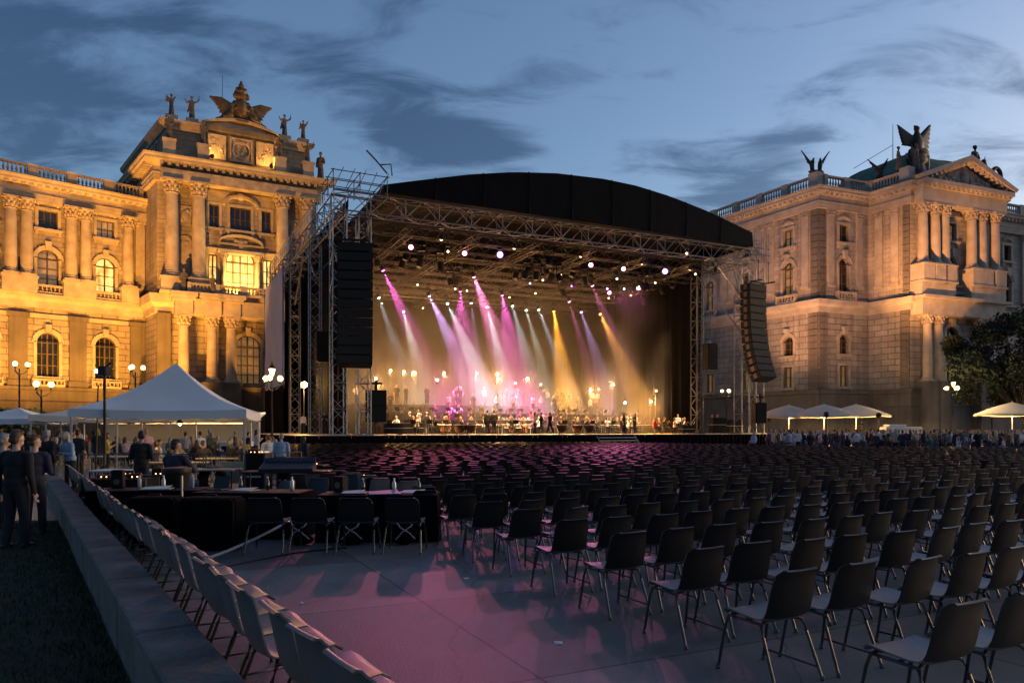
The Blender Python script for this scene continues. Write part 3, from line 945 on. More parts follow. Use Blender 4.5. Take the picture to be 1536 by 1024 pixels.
# half pediments lying on the main cornice in front of the attic
for s0, s1 in ((-.6, 4.6), (19.1, 14.0)):
    m = MB(fa); m.prism([(s0, 37.15), (s1, 37.15), (s1, 39.3), (s1 + (s0 - s1) * .12, 39.3), (s0, 37.75)], 'y', .3, 1.2); m.build('broken_pediment', M['trim'], LP)
for s in (.3, 4.4, 14.2, 18.0):
    m = MB(fa); m.box(s - .75, s + .75, 1.3, 2.7, 37.12, 39.0); m.box(s - .85, s + .85, 1.2, 2.8, 39.0, 39.3); m.build('statue_plinth', M['trim'], LP)
for s in (.7, 3.2, 15.3, 17.8):
    m = MB(fa); m.box(s - .75, s + .75, -1.2, .4, 42.62, 43.3); m.build('statue_plinth', M['trim'], LP)
# roof slab
c = [A0, A1, AB1, AB0]
m = MB(); m.add([(p.x - LP.location.x, p.y - LP.location.y, 42.55) for p in c], [(0, 1, 2, 3)]); ctr = sum(c, Vector((0, 0))) / 4
m2 = [(p.lerp(ctr, .4)) for p in c]
m.v += [(p.x - LP.location.x, p.y - LP.location.y, 43.0) for p in m2]
m.f += [(4, 5, 6, 7)] + [(i, (i + 1) % 4, 4 + (i + 1) % 4, 4 + i) for i in range(4)]; m.m += [0] * 5
m.build('roof', M['slate'], LP)
m = MB(); q = fa(9.3, -8, 0); m.tube([(q[0] - 1.5, q[1], 43), (q[0] - 1.5, q[1], 54)], .07, 5, r1=.03); m.build('lightning_rod', M['dark'], LP)
# skyline statues
def on(f, s, d, z): p = f(s, d, z); r = f.r; return (p[0] + r.x, p[1] + r.y, p[2] + r.z)
rz_t = R(28)
face = rz_t + PI
statue('crest', on(fa, 9.4, .1, 43.4), 6.3, face, 'gilded crowned crest with spread wings on top of the golden pavilion', 'statue_gold', 'crest_sculpture', 'sculpture')
statue('robed_wing', on(fa, .7, -.4, 43.3), 3.0, face + .4, 'winged robed statue at the outer corner of the golden pavilion roof beside the sky', 'statue')
statue('robed_arm', on(fa, 3.2, -.4, 43.3), 3.4, face, 'robed statue with raised arms left of the gilded crest on the pavilion roof', 'statue')
statue('robed_arm', on(fa, 15.3, -.4, 43.3), 3.4, face + .3, 'robed statue with raised arms right of the gilded crest on the pavilion roof', 'statue')
statue('robed_wing', on(fa, 17.9, -.4, 43.3), 2.9, face - .5, 'winged robed statue at the stage end of the golden pavilion roof', 'statue')
statue('robed', on(fa, .3, 2.0, 39.3), 3.4, face, 'standing robed statue on the cornice corner left of the dark attic bay', 'statue')
statue('robed', on(fa, 4.4, 2.0, 39.3), 3.3, face + .5, 'standing robed statue on the cornice beside the left relief panel of the attic', 'statue')
statue('robed', on(fa, 14.2, 2.0, 39.3), 3.4, face - .3, 'standing robed statue on the cornice right of the attic relief panels', 'statue')
statue('robed_arm', on(fa, 18.0, 2.0, 39.3), 3.2, face, 'robed statue with raised arm on the cornice near the stage end of the attic', 'statue')
statue('robed', on(fa, 19.9, 1.7, 37.12), 4.2, face - .6, 'robed statue on the very end of the pavilion cornice toward the stage', 'statue')
statue('robed', on(ft, 3.0, 2.9, 19.3), 3.2, face, 'small stone statue on the portico ledge below the left pair of tall columns', 'statue')
statue('robed', on(ft, 6.4, 3.4, 19.3), 2.6, face + .4, 'small stone statue on the portico ledge just left of the lit arched window', 'statue')

# ================================================================== RIGHT PALACE
C1 = Vector((39.7, 95.0)); ad = Vector((.5, -.866)); bd = dirv(22)
C0 = C1 - ad * 40; C2 = C1 + bd * 8.6; C3 = C2 + ad * 5.8; C4 = C3 + bd * 15.9; C5 = C4 - ad * 5.0; C6 = C5 + bd * 26
RP = empty('corner_palace', (C1.x, C1.y, 0), 0, 'grey stone palace with a pedimented portico and green copper roof right of the stage', 'palace')
f0 = Fac(C0, C1, RP); f1 = Fac(C1, C2, RP); f2 = Fac(C2, C3, RP); f3 = Fac(C3, C4, RP); f4 = Fac(C4, C5, RP); f5 = Fac(C5, C6, RP)
ZB, ZC, ZE, ZT, ZP = 20.3, 22.6, 30.4, 33.0, 34.7
hi = {i: [] for i in range(6)}; lo = {i: [] for i in range(6)}
def bay(i, f, s, g='glass', low=True):
    _, o = window(f, RP, s, 19.9 if i != 3 else 20.6, 24.3, 1.75, True, g, 'trim2', bars=(2, 3), sill=False); hi[i].append(o)
    _, o = window(f, RP, s, 26.4, 28.7, 1.6, False, g, 'trim2', bars=(2, 2), hood='flat' if i == 3 else 'carved'); hi[i].append(o)
    balustrade(f, RP, s - 1.6, s + 1.6, .42, 18.62 if i != 3 else 19.4, 19.8 if i != 3 else 20.55, step=9, pier=.3, st='trim2', name='balcony_balustrade')
    if low:
        _, o = window(f, RP, s, 11.7, 14.3, 1.6, True, 'glass', 'trim2', bars=(2, 2)); lo[i].append(o)
        _, o = window(f, RP, s, 7.4, 10.2, 1.5, False, 'dim', 'trim2', bars=(2, 2)); lo[i].append(o)
for t in (4.7, 11.9, 19.1, 26.3): bay(0, f0, 40 - t, 'dim' if t in (4.7, 19.1) else 'glass')
bay(1, f1, 4.3)
bay(3, f3, 7.5, 'dim', low=False)
for s in (3.2, 10.4, 17.6): bay(5, f5, s)
_, o = window(f3, RP, 7.5, 8.0, 15.2, 2.6, True, 'glass', 'trim2', bars=(2, 3)); lo[3].append(o)
for s in (2.3, 4.2, 10.9, 13.1):
    _, o = window(f3, RP, s, 20.7, 24.0, .7, False, 'glass', 'trim2', bars=(1, 2), sill=False); hi[3].append(o)
FS = [f0, f1, f2, f3, f4, f5]
build_wall('wall', M['stone2'], RP, [wall_mesh(f, f.L, 18.3, 33, hi[i]) for i, f in enumerate(FS)])
build_wall('rusticated_wall', M['rust2'], RP, [wall_mesh(f, f.L, 0, 18.3, lo[i]) for i, f in enumerate(FS)])
for t in (1.9, 7.6, 9.1, 14.8, 16.3, 22, 23.5): pilaster(f0, RP, 40 - t, ZB, ZE, 1.0, .3, 'trim2', 'carved2')
for s in (1.9, 6.9): pilaster(f1, RP, s, ZB, ZE, 1.0, .3, 'trim2', 'carved2')
for s in (1.7, 3.9): pilaster(f2, RP, s, ZB, ZE, .95, .3, 'trim2', 'carved2')
for s in (1.0, 6.8, 14.0): pilaster(f5, RP, s, ZB, ZE, 1.0, .3, 'trim2', 'carved2')
# corner quoins
for f, s0, s1 in ((f0, f0.L - 1.1, f0.L), (f1, 0, 1.1), (f2, f2.L - .9, f2.L)):
    m = MB(f)
    for k in range(14):
        z = 18.7 + k * .84
        m.box(s0 + .003, s1 - .003, -.05, .16, z, z + .76)
    for k in range(21):
        z = .6 + k * .84
        m.box(s0 - .3 + .003 if s0 > 1 else s0 + .003, s1 - .003 if s0 > 1 else s1 + .3, -.05, .2, z, z + .74)
    m.build('quoin_strip', M['rust2'], RP)
for s in (1.1, 3.3, 5.0, 10.0, 11.9, 14.4):
    column(f3, RP, s, .95, 22.7, ZE, .62, 'trim2', 'carved2', ped=ZB)
m = MB(f3)
for a, b in ((.05, 6.05), (9.0, 15.6)): m.box(a, b, -.05, 1.7, 18.65, 20.28)
m.build('portico_base', M['trim2'], RP)
for s in (1.9, 3.9, 11.5, 13.6):
    column(f3, RP, s, .95, 7.9, 16.3, .55, 'trim2', 'carved2')
    m = MB(f3); m.box(s - .9, s + .9, -.05, 1.9, 0, 7.88); m.build('pedestal', M['rust2'], RP)
m = MB(f3); m.box(.2, 15.5, -.05, 1.7, 16.32, 18.28); m.build('lower_entablature', M['trim2'], RP)
rp = [C0, C1, C2, C3, C4, C5, C6]
entablature(rp, ZE, ZT, RP.location, 1.35).build('cornice', M['trim2'], RP)
for f in (f0, f1, f2, f5): modillions([f], 32.0, 32.35, MB(), step=.8, w=.36).build('modillion_row', M['trim2'], RP)
# portico entablature and pediment
m = MB(f3); m.box(.1, 15.7, .47, 1.75, ZE + .005, ZE + 1.75)
m.box(-.02, 15.95, .45, 2.1, ZE + 1.75, ZE + 2.1); m.box(-.3, 16.2, .43, 2.5, ZE + 2.1, ZT + .06); m.build('portico_entablature', M['trim2'], RP)
m = MB(f3)
for k in range(18): m.box(.2 + k * .88, .55 + k * .88, 1.75, 2.35, ZE + 1.8, ZE + 2.08)
m.build('modillion_row', M['trim2'], RP)
pk = 7.95; ph = 3.4
m = MB(f3); m.prism([(.5, ZT + .07), (15.4, ZT + .07), (pk, ZT + ph - .5)], 'y', -3, 1.4)
rg = random.Random(4)
for k in range(26):
    x = rg.uniform(-5.2, 5.2); h = (1 - abs(x) / 7.5) * (ph - 1.2)
    m.ball((pk + x, 1.45, ZT + .4 + rg.random() * h * .7), (.3, .22, .35), 7, 5)
m.ball((pk, 1.5, ZT + 1.3), (.7, .35, .85)); m.build('tympanum', M['carved2'], RP)
m = MB(f3)
m.ring([(-.5, ZT + .08), (pk, ZT + ph - .25), (16.4, ZT + .08)], [(-.9, ZT + .5), (pk, ZT + ph + .5), (16.8, ZT + .5)], -3, 2.6, closed=False)
for k in range(1, 10):
    for sg in (-1, 1):
        x = pk + sg * k * .86; z = ZT + ph - .55 - k * .86 * ph / 8.9
        m.box(x - .17, x + .17, 1.7, 2.35, z, z + .35)
m.build('pediment', M['trim2'], RP)
sweep(rp, [(-.12, 17.0), (.3, 17.0), (.35, 17.7), (.8, 18.0), (.9, 18.6), (-.12, 18.6)], RP.location).build('string_course', M['trim2'], RP)
m = MB(f3); m.box(-.2, 16.1, .88, 2.3, 18.29, 18.64); m.build('portico_string_course', M['trim2'], RP)
sweep(rp, [(-.1, 0), (.8, 0), (.8, 4.6), (.55, 4.8), (.55, 6.3), (.8, 6.5), (.8, 6.9), (-.1, 6.9)], RP.location).build('plinth', M['rust2'], RP)
for i, f in enumerate((f0, f1, f2, f5)):
    balustrade(f, RP, .5 if i else 0, f.L - .5, .3, ZT + .01, ZP, step=4.2, pier=1.0, st='trim2')
m = MB(f0); m.box(f0.L - .95, f0.L + .45, -.6, .8, ZT + .02, ZP + .3); m.build('corner_pier', M['trim2'], RP)
m = MB(f2); m.box(f2.L - 1.0, f2.L + .3, -.6, .7, ZT + .02, ZP + .4); m.build('corner_pier', M['trim2'], RP)
m = MB(f0); m.add([(0, -.7, ZT - .1), (f0.L - .7, -.7, ZT - .1), (f0.L - 6, -9, ZT + 2.2), (0, -9, ZT + 2.2)], [(0, 1, 2, 3)]); m.build('side_roof', M['slate'], RP, recalc=False)
# copper roof: a four-sided swelling dome on the pavilion
base = [f3(1, -1.5, 0), f3(17.5, -1.5, 0), f3(19, -15, 0), f3(1, -15, 0)]
bc = [Vector((p[0], p[1])) for p in base]; ctr = sum(bc, Vector((0, 0))) / 4
m = MB(); rows = []
for k in range(11):
    t = k / 10; kx = math.cos(t * PI / 2 * .88); z = ZT + .1 + 6.6 * math.sin(t * PI / 2)
    row = []
    for i in range(4):
        a = bc[i]; b = bc[(i + 1) % 4]
        for j in range(6):
            p = a.lerp(b, j / 6); q = ctr + (p - ctr) * kx
            row.append((q.x, q.y, z))
    rows.append(row)
m.grid(rows, closed=True); m.f.append(tuple(range(len(m.v) - 24, len(m.v)))); m.m.append(0)
for i in range(4):
    m.tube([rows[k][i * 6] for k in range(11)], .16, 5)
rt = m.build('copper_roof', M['copper'], RP)
top = Vector((ctr.x, ctr.y, ZT + 7.5))
m = MB(); p = (top.x - 3.2, top.y - 2, ZT + 6.0); m.tube([p, (p[0], p[1], ZT + 11.4)], .06, 5, r1=.03); m.tube([(p[0], p[1], ZT + 8.5), (p[0] - 5.5, p[1], ZT + 5.2)], .035, 4); m.build('antenna', M['dark'], RP)
fr2 = R(22) + PI
vg = statue('victory', (RP.location.x + f3(4.2, -2.4, 0)[0], RP.location.y + f3(4.2, -2.4, 0)[1], ZT + 1.0), 8.6, fr2, 'dark winged figure group crowning the green copper roof beside the pediment', 'statue_dark', 'roof_sculpture', 'sculpture'); vg.scale.x *= 1.5
statue('wing_pair', on(f0, f0.L - .3, .1, ZP + .3), 3.0, fr2 - .3, 'pair of dark birds with raised wings on the balustrade corner pier of the grey palace', 'statue_dark', 'eagle_sculpture', 'sculpture')
statue('eagle_side', on(f2, 1.6, -.2, ZP), 3.0, fr2 + 2.6, 'dark eagle leaning on the balustrade in front of the green copper roof', 'statue_dark', 'eagle_sculpture', 'sculpture')
statue('robed', on(f3, 11.4, .4, ZT + 2.0), 4.4, fr2, 'dark standing figure on the descending slope of the pediment, nearest its peak', 'statue_dark')
statue('griffin', on(f3, 14.0, .4, ZT + 1.0), 4.2, fr2, 'dark griffin with a curled tail near the outer end of the pediment', 'statue_dark', 'griffin_sculpture', 'sculpture')
statue('robed', on(f3, 16.2, .4, ZT + .5), 2.6, fr2, 'small dark figure at the outermost corner of the pediment cornice', 'statue_dark')

statue('robed_wing', on(f3, 1.4, -.2, ZP + .1), 3.6, fr2 + .2, 'weathered stone figure with folded wings at the left foot of the pediment', 'statue')
statue('robed', on(f2, 4.2, -.1, ZP + .4), 3.2, fr2 + .5, 'weathered stone figure on the pier just left of the pediment', 'statue')

# ================================================================== STAGE
SL = Vector((-13.6, 58.0)); SA = R(26); su = Vector((math.cos(SA), math.sin(SA))); sv = Vector((-math.sin(SA), math.cos(SA)))
def Sw(a, b, z): p = SL + su * a + sv * b; return Vector((p.x, p.y, z))
def S_of(p): q = Vector((p[0], p[1])) - SL; return (q.dot(su), q.dot(sv))
DZ = 1.33
ST = empty('concert_stage', (SL.x, SL.y, 0), SA, 'big open-air concert stage with black arched roof and lattice towers between the palaces', 'stage')
mb = MB(); mb.box(-3.6, 46, -1, 37, DZ - .25, DZ); mb.build('stage_deck', M['deck'], ST)
mb = MB()
def pleat(a0, a1, b, z0, z1, step=.25, amp=.05, axis=0):
    n = int(abs(a1 - a0) / step); rows = [[], []]
    rg = random.Random(3)
    for i in range(n + 1):
        a = a0 + (a1 - a0) * i / n; d = amp * (1 if i % 2 else -1) * rg.uniform(.4, 1.2)
        for k, z in ((0, z0), (1, z1)):
            rows[k].append((a, b + d, z) if axis == 0 else (b + d, a, z))
    mb.grid(rows)
pleat(-3.6, 46, -1.05, .02, DZ - .03); pleat(-1, 37, -3.66, .02, DZ - .03, axis=1); pleat(-1, 37, 46.06, .02, DZ - .03, axis=1)
mb.build('stage_skirt', M['black'], ST, recalc=False)
mb = MB()
for k in range(4): mb.box(23.2 - .0, 27.4, -1.2 - .3 * (4 - k), -1.2 - .3 * (3 - k) + .04, .2 + .27 * k, .26 + .27 * k)
for a in (23.2, 27.4): mb.tube([(a, -2.4, .1), (a, -1.15, 1.2)], .05, 5)
mb.build('stage_steps', M['alu'], ST)
LIFT = ((9.8, 13.0, .7), (13.0, 16.4, 1.4), (16.4, 19.6, 2.3), (19.6, 23.2, 3.2))
def lift(b):
    for b0, b1, h in LIFT:
        if b0 <= b < b1: return DZ + h
    return DZ
for b0, b1, h in LIFT:
    mb = MB(); mb.box(6, 37.6, b0 + .003, b1, DZ + .003, DZ + h); mb.build('orchestra_riser', M['black'], ST)
# arched roof: black membrane, fascia in front
def za(a): return float(np.interp(a, (3.4, 6, 10.8, 15, 19.3, 24.3, 28, 32, 37, 42.6), (21.45, 22.15, 23.4, 24.25, 24.8, 25.05, 24.95, 24.5, 23.6, 22.2)))
mb = MB(); rows = []
for b in (-.6, 6, 12, 18, 24, 30, 36.5):
    rows.append([(a, b, za(a)) for a in np.linspace(3.4, 42.6, 33)])
mb.grid(rows)
rows2 = [[(a, -.6, za(a)) for a in np.linspace(3.4, 42.6, 33)], [(a, -.75, 20.75) for a in np.linspace(3.4, 42.6, 33)]]
mb.grid(rows2)
mb.grid([[(a, -.75, 20.75) for a in np.linspace(3.4, 42.6, 9)], [(a, 3.0, 20.9) for a in np.linspace(3.4, 42.6, 9)]])
for a in (3.4, 42.6): mb.add([(a, -.6, za(a)), (a, 36.5, za(a)), (a, 36.5, 20.75), (a, -.75, 20.75)], [(0, 1, 2, 3)])
mb.grid([[(a, 36.5, za(a)) for a in np.linspace(3.4, 42.6, 33)], [(a, 36.4, 19.0) for a in np.linspace(3.4, 42.6, 33)]])
for k in range(1, 9):
    a = 3.4 + 39.2 * k / 9; mb.tube([(a, -.80, 20.8), (a, -.66, za(a)), (a, 5, za(a) + .03), (a, 12, za(a) + .03)], .05, 5)
mb.build('roof_canopy', M['roofskin'], ST, smooth=True, recalc=False, angle=40)
X = Vector
mb = MB(); truss(mb, (-.6, 0, 19.75), (43, 0, 19.75), 1.2, 1.5, 30, .07, .04); mb.build('front_truss', M['steel'], ST)
for a0 in (.0, 42.4):
    mb = MB(); truss(mb, (a0, .6, 19.7), (a0, 36, 19.7), 1.1, 1.4, 26, .07, .04)
    if a0 < 1:
        for k in range(25):
            mb.tube([(-.75, .8 + k * 1.45, 20.4), (-.75, .8 + k * 1.45, 21.5)], .03, 4)
        mb.tube([(-.75, .8, 21.5), (-.75, 35.6, 21.5)], .035, 4); mb.tube([(-.75, .8, 21.0), (-.75, 35.6, 21.0)], .03, 4)
        for k in range(12): mb.tube([(-.75, 1 + k * 2.9, 20.4), (-.75, 2.4 + k * 2.9, 21.5)], .022, 4)
    mb.build('side_truss', M['steel'], ST)
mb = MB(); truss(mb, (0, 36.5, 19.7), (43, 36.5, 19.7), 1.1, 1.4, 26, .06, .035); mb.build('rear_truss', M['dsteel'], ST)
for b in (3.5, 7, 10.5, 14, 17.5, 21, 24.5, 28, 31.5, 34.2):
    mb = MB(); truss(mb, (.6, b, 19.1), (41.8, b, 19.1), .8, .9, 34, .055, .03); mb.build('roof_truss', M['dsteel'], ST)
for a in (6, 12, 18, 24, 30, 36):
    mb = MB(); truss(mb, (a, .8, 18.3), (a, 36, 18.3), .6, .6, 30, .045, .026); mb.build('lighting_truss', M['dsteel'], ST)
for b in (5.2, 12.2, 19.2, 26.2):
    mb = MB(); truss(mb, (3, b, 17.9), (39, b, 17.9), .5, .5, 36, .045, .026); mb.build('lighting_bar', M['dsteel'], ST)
# lattice towers
def tower(a, b, z1, w=1.0, m='steel', z0=DZ, r=.055):
    mb = MB(); truss(mb, (a, b, z0), (a, b, z1), w, w, int((z1 - z0) / 1.0), r, .03)
    mb.box(a - w * .7, a + w * .7, b - w * .7, b + w * .7, z0 - .003, z0 + .1)
    mb.build('lattice_tower', M[m], ST)
tower(-.1, .2, 19.0, 1.1); tower(2.1, .9, 19.0, 1.0); tower(.2, 11, 18.9, 1.0); tower(.2, 22, 18.9, 1.0); tower(.2, 34, 18.9, 1.0)
tower(42.3, .6, 19.0, 1.1); tower(44.3, .6, 18.9, 1.1); tower(39.6, 4.5, 18.6, .9, 'dsteel'); tower(42.3, 16, 18.9, 1.0, 'dsteel'); tower(34.5, 32.5, 17.5, .8, 'dark'); tower(42.3, 35, 18.9, 1.0, 'dsteel')
# braces
for p, q in (((42.2, .6, 12), (39.6, 4.5, 18.4)), ((44.3, .6, 10), (41, .6, 19)), ((44.3, .9, 14), (38.8, .9, 19.2)), ((42.3, 1, 8), (44.3, 1, 13)), ((42.3, 1, 13), (44.3, 1, 18)),
             ((.2, 11, 16), (.2, 15, 19)), ((.2, 22, 15), (.2, 17, 19)), ((-.1, .2, 15), (-.1, 5, 19)), ((.2, 11, 16), (3, 11, 19))):
    mb = MB(); mb.tube([p, q], .09, 5); mb.build('diagonal_brace', M['steel'], ST)
# corner cage of tubes on the front-left corner, rigging on the right one
mb = MB()
for a in (-.7, 1.4, 3.6):
    for b in (-.8, 1.2, 3.2):
        mb.tube([(a, b, 20.4), (a, b, 22.0)], .04, 5)
for z in (21.2, 22.0):
    for b in (-.8, 1.2, 3.2): mb.tube([(-.9, b, z), (3.8, b, z)], .04, 5)
    for a in (-.7, 1.4, 3.6): mb.tube([(a, -1, z), (a, 3.4, z)], .04, 5)
for k in range(5): mb.tube([(-.7 + .9 * k, -.8, 20.5), (.1 + .9 * k, -.8, 22.3)], .03, 4)
mb.tube([(3.6, -.8, 22.3), (2.6, -.8, 23.3), (1.9, -.8, 23.9)], .07, 5); mb.tube([(3.0, -.8, 22.9), (3.9, -.8, 23.1), (4.0, -.8, 22.2)], .06, 5)
mb.build('corner_cage', M['dsteel'], ST)
mb = MB(); rg = random.Random(5)
for k in range(9):
    a = 42.2 + k * .33
    mb.tube([(a, -.6, 19.1), (a, -.6, 21.8 + .3 * (k % 3))], .035, 4)
for z in (19.3, 20.0, 20.7, 21.4):
    for b in (-.6, 1.5): mb.tube([(42, b, z), (45.2, b, z)], .04, 4)
for k in range(16): mb.tube([(42 + rg.random() * 3, -.6, 19.2 + rg.random()), (42 + rg.random() * 3, 1.5 * rg.random(), 20.8 + rg.random())], .03, 4)
mb.tube([(44.2, .4, 21.5), (44.2, .4, 23.6)], .05, 5, r1=.02)
mb.build('rigging_frame', M['steel'], ST)
# curtains
def curtain(name, pts, z0, z1, amp=.16, step=.5, seed=1):
    rg = random.Random(seed); rows = [[], [], [], []]
    acc = []
    for (a0, b0), (a1, b1) in zip(pts[:-1], pts[1:]):
        L = math.hypot(a1 - a0, b1 - b0); n = max(2, int(L / step)); nx, ny = -(b1 - b0) / L, (a1 - a0) / L
        for i in range(n + 1):
            t = i / n; acc.append((a0 + (a1 - a0) * t, b0 + (b1 - b0) * t, nx, ny))
    for i, (a, b, nx, ny) in enumerate(acc):
        d = amp * math.sin(i * 1.9) * rg.uniform(.5, 1.3)
        for k in range(4):
            z = z0 + (z1 - z0) * k / 3; e = d * (1.2 - .3 * k) + rg.uniform(-.03, .03)
            rows[k].append((a + nx * e, b + ny * e, z))
    m = MB(); m.grid(rows)
    o = m.build(name, M['black'], ST, smooth=True, recalc=False)
    return o
curtain('back_curtain', [(1.2, 35), (41.4, 35)], DZ + .02, 21.2)
curtain('side_curtain', [(1.6, 35), (1.6, 4)], DZ + .02, 21.4, seed=2)
curtain('side_curtain', [(41.2, 35), (41.2, 5.5)], DZ + .02, 21.6, amp=.3, seed=3)
mb = MB()
rows = []
for z in np.linspace(6.6, 19.0, 9):
    rows.append([(-.95 + .05 * math.sin(b * 2.3 + z), b, z) for b in np.linspace(22.5, 36.4, 20)])
mb.grid(rows)
bn = mb.build('side_banner', M['banner'], ST, smooth=True, recalc=False)
mb = MB(); mb.box(-1.02, -.88, 22.1, 22.5, 6.6, 19.0); mb.box(-1.02, -.88, 36.4, 36.55, 6.6, 19.0); mb.build('banner_edge', M['blueedge'], bn)
curtain('side_skirt', [(-.95, 22.4), (-.95, 36.4)], 1.4, 6.5, amp=.06, seed=4)

# ------------------------------------------------------------------ hanging loudspeaker columns
def line_array(a, b, ztop, w, n, hbox, dep, rz, bend, label):
    loc = Sw(a, b, ztop)
    root = empty('line_array_speaker', loc, rz, label, 'loudspeaker', 'hanging loudspeaker columns')
    m = MB()
    m.box(-w * .4, w * .4, -.1, .1, .05, .2); m.box(-w * .4, -w * .36, -dep, .2, .02, .14); m.box(w * .36, w * .4, -dep, .2, .02, .14)
    for s in (-.3, .3): m.tube([(s * w, -dep * .5, .1), (s * w, -dep * .5, 19 - ztop)], .04, 5)
    m.build('rigging_bar', M['dark'], root)
    ang = 0; py, pz = 0., 0.
    for k in range(n):
        ang = bend * (k / (n - 1)) ** 2.2
        m = MB()
        c, s = math.cos(ang), math.sin(ang)
        m.xf = lambda x, y, z, c=c, s=s, py=py, pz=pz: (x, py + y * c + z * s, pz - y * s + z * c)
        t = .05
        vs = [(-w / 2, 0, -t), (w / 2, 0, -t), (w * .44, dep, -t), (-w * .44, dep, -t), (-w / 2, 0, -hbox + t * .3), (w / 2, 0, -hbox + t * .3), (w * .44, dep, -hbox * .9), (-w * .44, dep, -hbox * .9)]
        m.add(vs, [(0, 1, 2, 3), (4, 7, 6, 5), (0, 4, 5, 1), (1, 5, 6, 2), (2, 6, 7, 3), (3, 7, 4, 0)])
        bxo = m.build('speaker_box', M['speaker'], root)
        g = MB(); g.xf = m.xf
        g.box(-w * .47, w * .47, -.03, .0, -hbox + .07, -.09); g.build('grille', M['grille'], bxo)
        g = MB(); g.xf = m.xf
        for sx in (-1, 1): g.box(sx * w * .47 - .05, sx * w * .47 + .05, dep * .3, dep * .6, -hbox + .12, -.14)
        g.build('side_bracket', M['dsteel'], bxo)
        py += -hbox * s * 1; pz += -hbox * c
    return root
# boxes face the audience (-b); a negative bend tips the lower ones down
line_array(.95, -1.0, 16.5, 2.75, 13, .745, 1.3, R(8), R(14), 'tall black hanging loudspeaker column at the tower nearest the white tent')
line_array(42.7, -1.3, 16.8, 2.7, 13, .76, 1.3, R(34), R(24), 'tall curved black loudspeaker column hanging in front of the grey corner palace')

# ------------------------------------------------------------------ stage spotlights
def build_fixture():
    root = empty('stage_spotlight', (0, 0, 0))
    m = MB(); m.box(-.22, .22, -.16, .16, .42, .62); m.box(-.26, -.21, -.06, .06, -.05, .45); m.box(.21, .26, -.06, .06, -.05, .45); m.tube([(0, 0, .6), (0, 0, .85)], .04, 6)
    m.build('yoke', M['dark'], root)
    h = MB(); h.lathe(0, 0, [(.10, -.0), (.17, .05), (.19, .2), (.17, .42), (.15, .5)], 12)
    me = h.mesh('spotlight_head', M['dark'], True, angle=40)
    hd = link('spotlight_head', me, root)
    return root, hd
FX, FXH = build_fixture()
lensme = {}
def lens(col, strength, r):
    k = (col, strength, r)
    if k not in lensme:
        m = MB(); m.ball((0, 0, .53), (r, r, r * .5), 12, 8)
        lensme[k] = m.mesh('lens', glow('lens_glow', col, strength), True, angle=None)
    return lensme[k]
COLS = {'pink': (1, .22, .5), 'red': (1, .20, .33), 'magenta': (1, .12, .62), 'purple': (.42, .12, 1), 'white': (.85, .93, 1), 'green': (.92, 1, .8), 'amber': (1, .40, .035), 'warm': (1, .62, .3), 'lilac': (.8, .45, 1)}
first = [True]
LAMPS = []
def place_lamp(loc, target, lit):
    o = FX if lit == 'prototype' else copy_tree(FX)
    o.location = loc
    hd = [c for c in o.children if c.name.startswith('spotlight_head')][0]
    d = (Vector(target) - Vector(loc))
    hd.rotation_mode = 'QUATERNION'; hd.rotation_quaternion = d.to_track_quat('Z', 'Y')
    o['group'] = 'spotlights hanging under the stage roof'; o['category'] = 'stage light'
    if lit and lit != 'prototype':
        l = link('lens', lens(*lit), hd)
    LAMPS.append(o)
    return o, hd, d.normalized()
def spot(loc, d, col, power, ang, blend=.5, r=.12, name='spot_beam'):
    l = bpy.data.lights.new(name, 'SPOT'); l.color = col; l.energy = power; l.spot_size = R(ang); l.spot_blend = blend; l.shadow_soft_size = r
    o = bpy.data.objects.new(name, l); COL.objects.link(o); o.location = loc
    o.rotation_mode = 'QUATERNION'; o.rotation_quaternion = Vector(d).to_track_quat('-Z', 'Y')
    return o
def px(x, y, z):
    Y = (z - H) * F / (HZ - y); return Vector(((x - 768) / F * Y, Y, z))
# seen lamps: position under the roof grid, where the beam lands, colour, strength, opening
BEAMS = [  # (x, y, z of lamp), (x at stage floor, Y of landing), colour, power, angle
    ((571, 398, 17.6), (690, 78), 'magenta', 19000, 19), ((604, 463, 17.2), (655, 84), 'green', 9000, 13), ((641, 438, 17.3), (745, 84), 'lilac', 17000, 18),
    ((669, 450, 17.2), (760, 82), 'white', 16000, 18), ((708, 408, 17.5), (800, 80), 'pink', 19000, 18), ((706, 448, 17.2), (730, 86), 'lilac', 6000, 12),
    ((729, 455, 17.2), (778, 86), 'white', 16000, 15), ((767, 453, 17.2), (822, 86), 'white', 8000, 13), ((788, 460, 17.2), (842, 86), 'green', 9000, 13),
    ((806, 459, 17.2), (880, 88), 'white', 6500, 13), ((830, 462, 17.2), (858, 86), 'amber', 30000, 18), ((852, 446, 17.3), (912, 88), 'pink', 8000, 14),
    ((870, 463, 17.2), (935, 88), 'lilac', 7500, 14), ((898, 466, 15.6), (985, 78), 'amber', 15000, 15), ((886, 422, 17.4), (980, 90), 'pink', 7000, 14),
    ((566, 440, 17.3), (640, 84), 'white', 7000, 14), ((752, 436, 17.3), (790, 88), 'magenta', 10500, 34), ((690, 430, 17.3), (700, 88), 'magenta', 9500, 38)]
LIT = {}
for (x, y, z), (tx, tY), c, pw, an in BEAMS:
    loc = px(x, y, z); tgt = Vector(((tx - 768) / F * tY, tY, DZ))
    o, hd, d = place_lamp(loc, tgt, (COLS[c], 7, .15))
    spot(loc + d * .66, d, COLS[c], pw * 4.2 * RNG.uniform(.75, 1.25), an * RNG.uniform(.8, 1.35), RNG.uniform(.3, .7))
    LIT.setdefault(c, []).append(o)
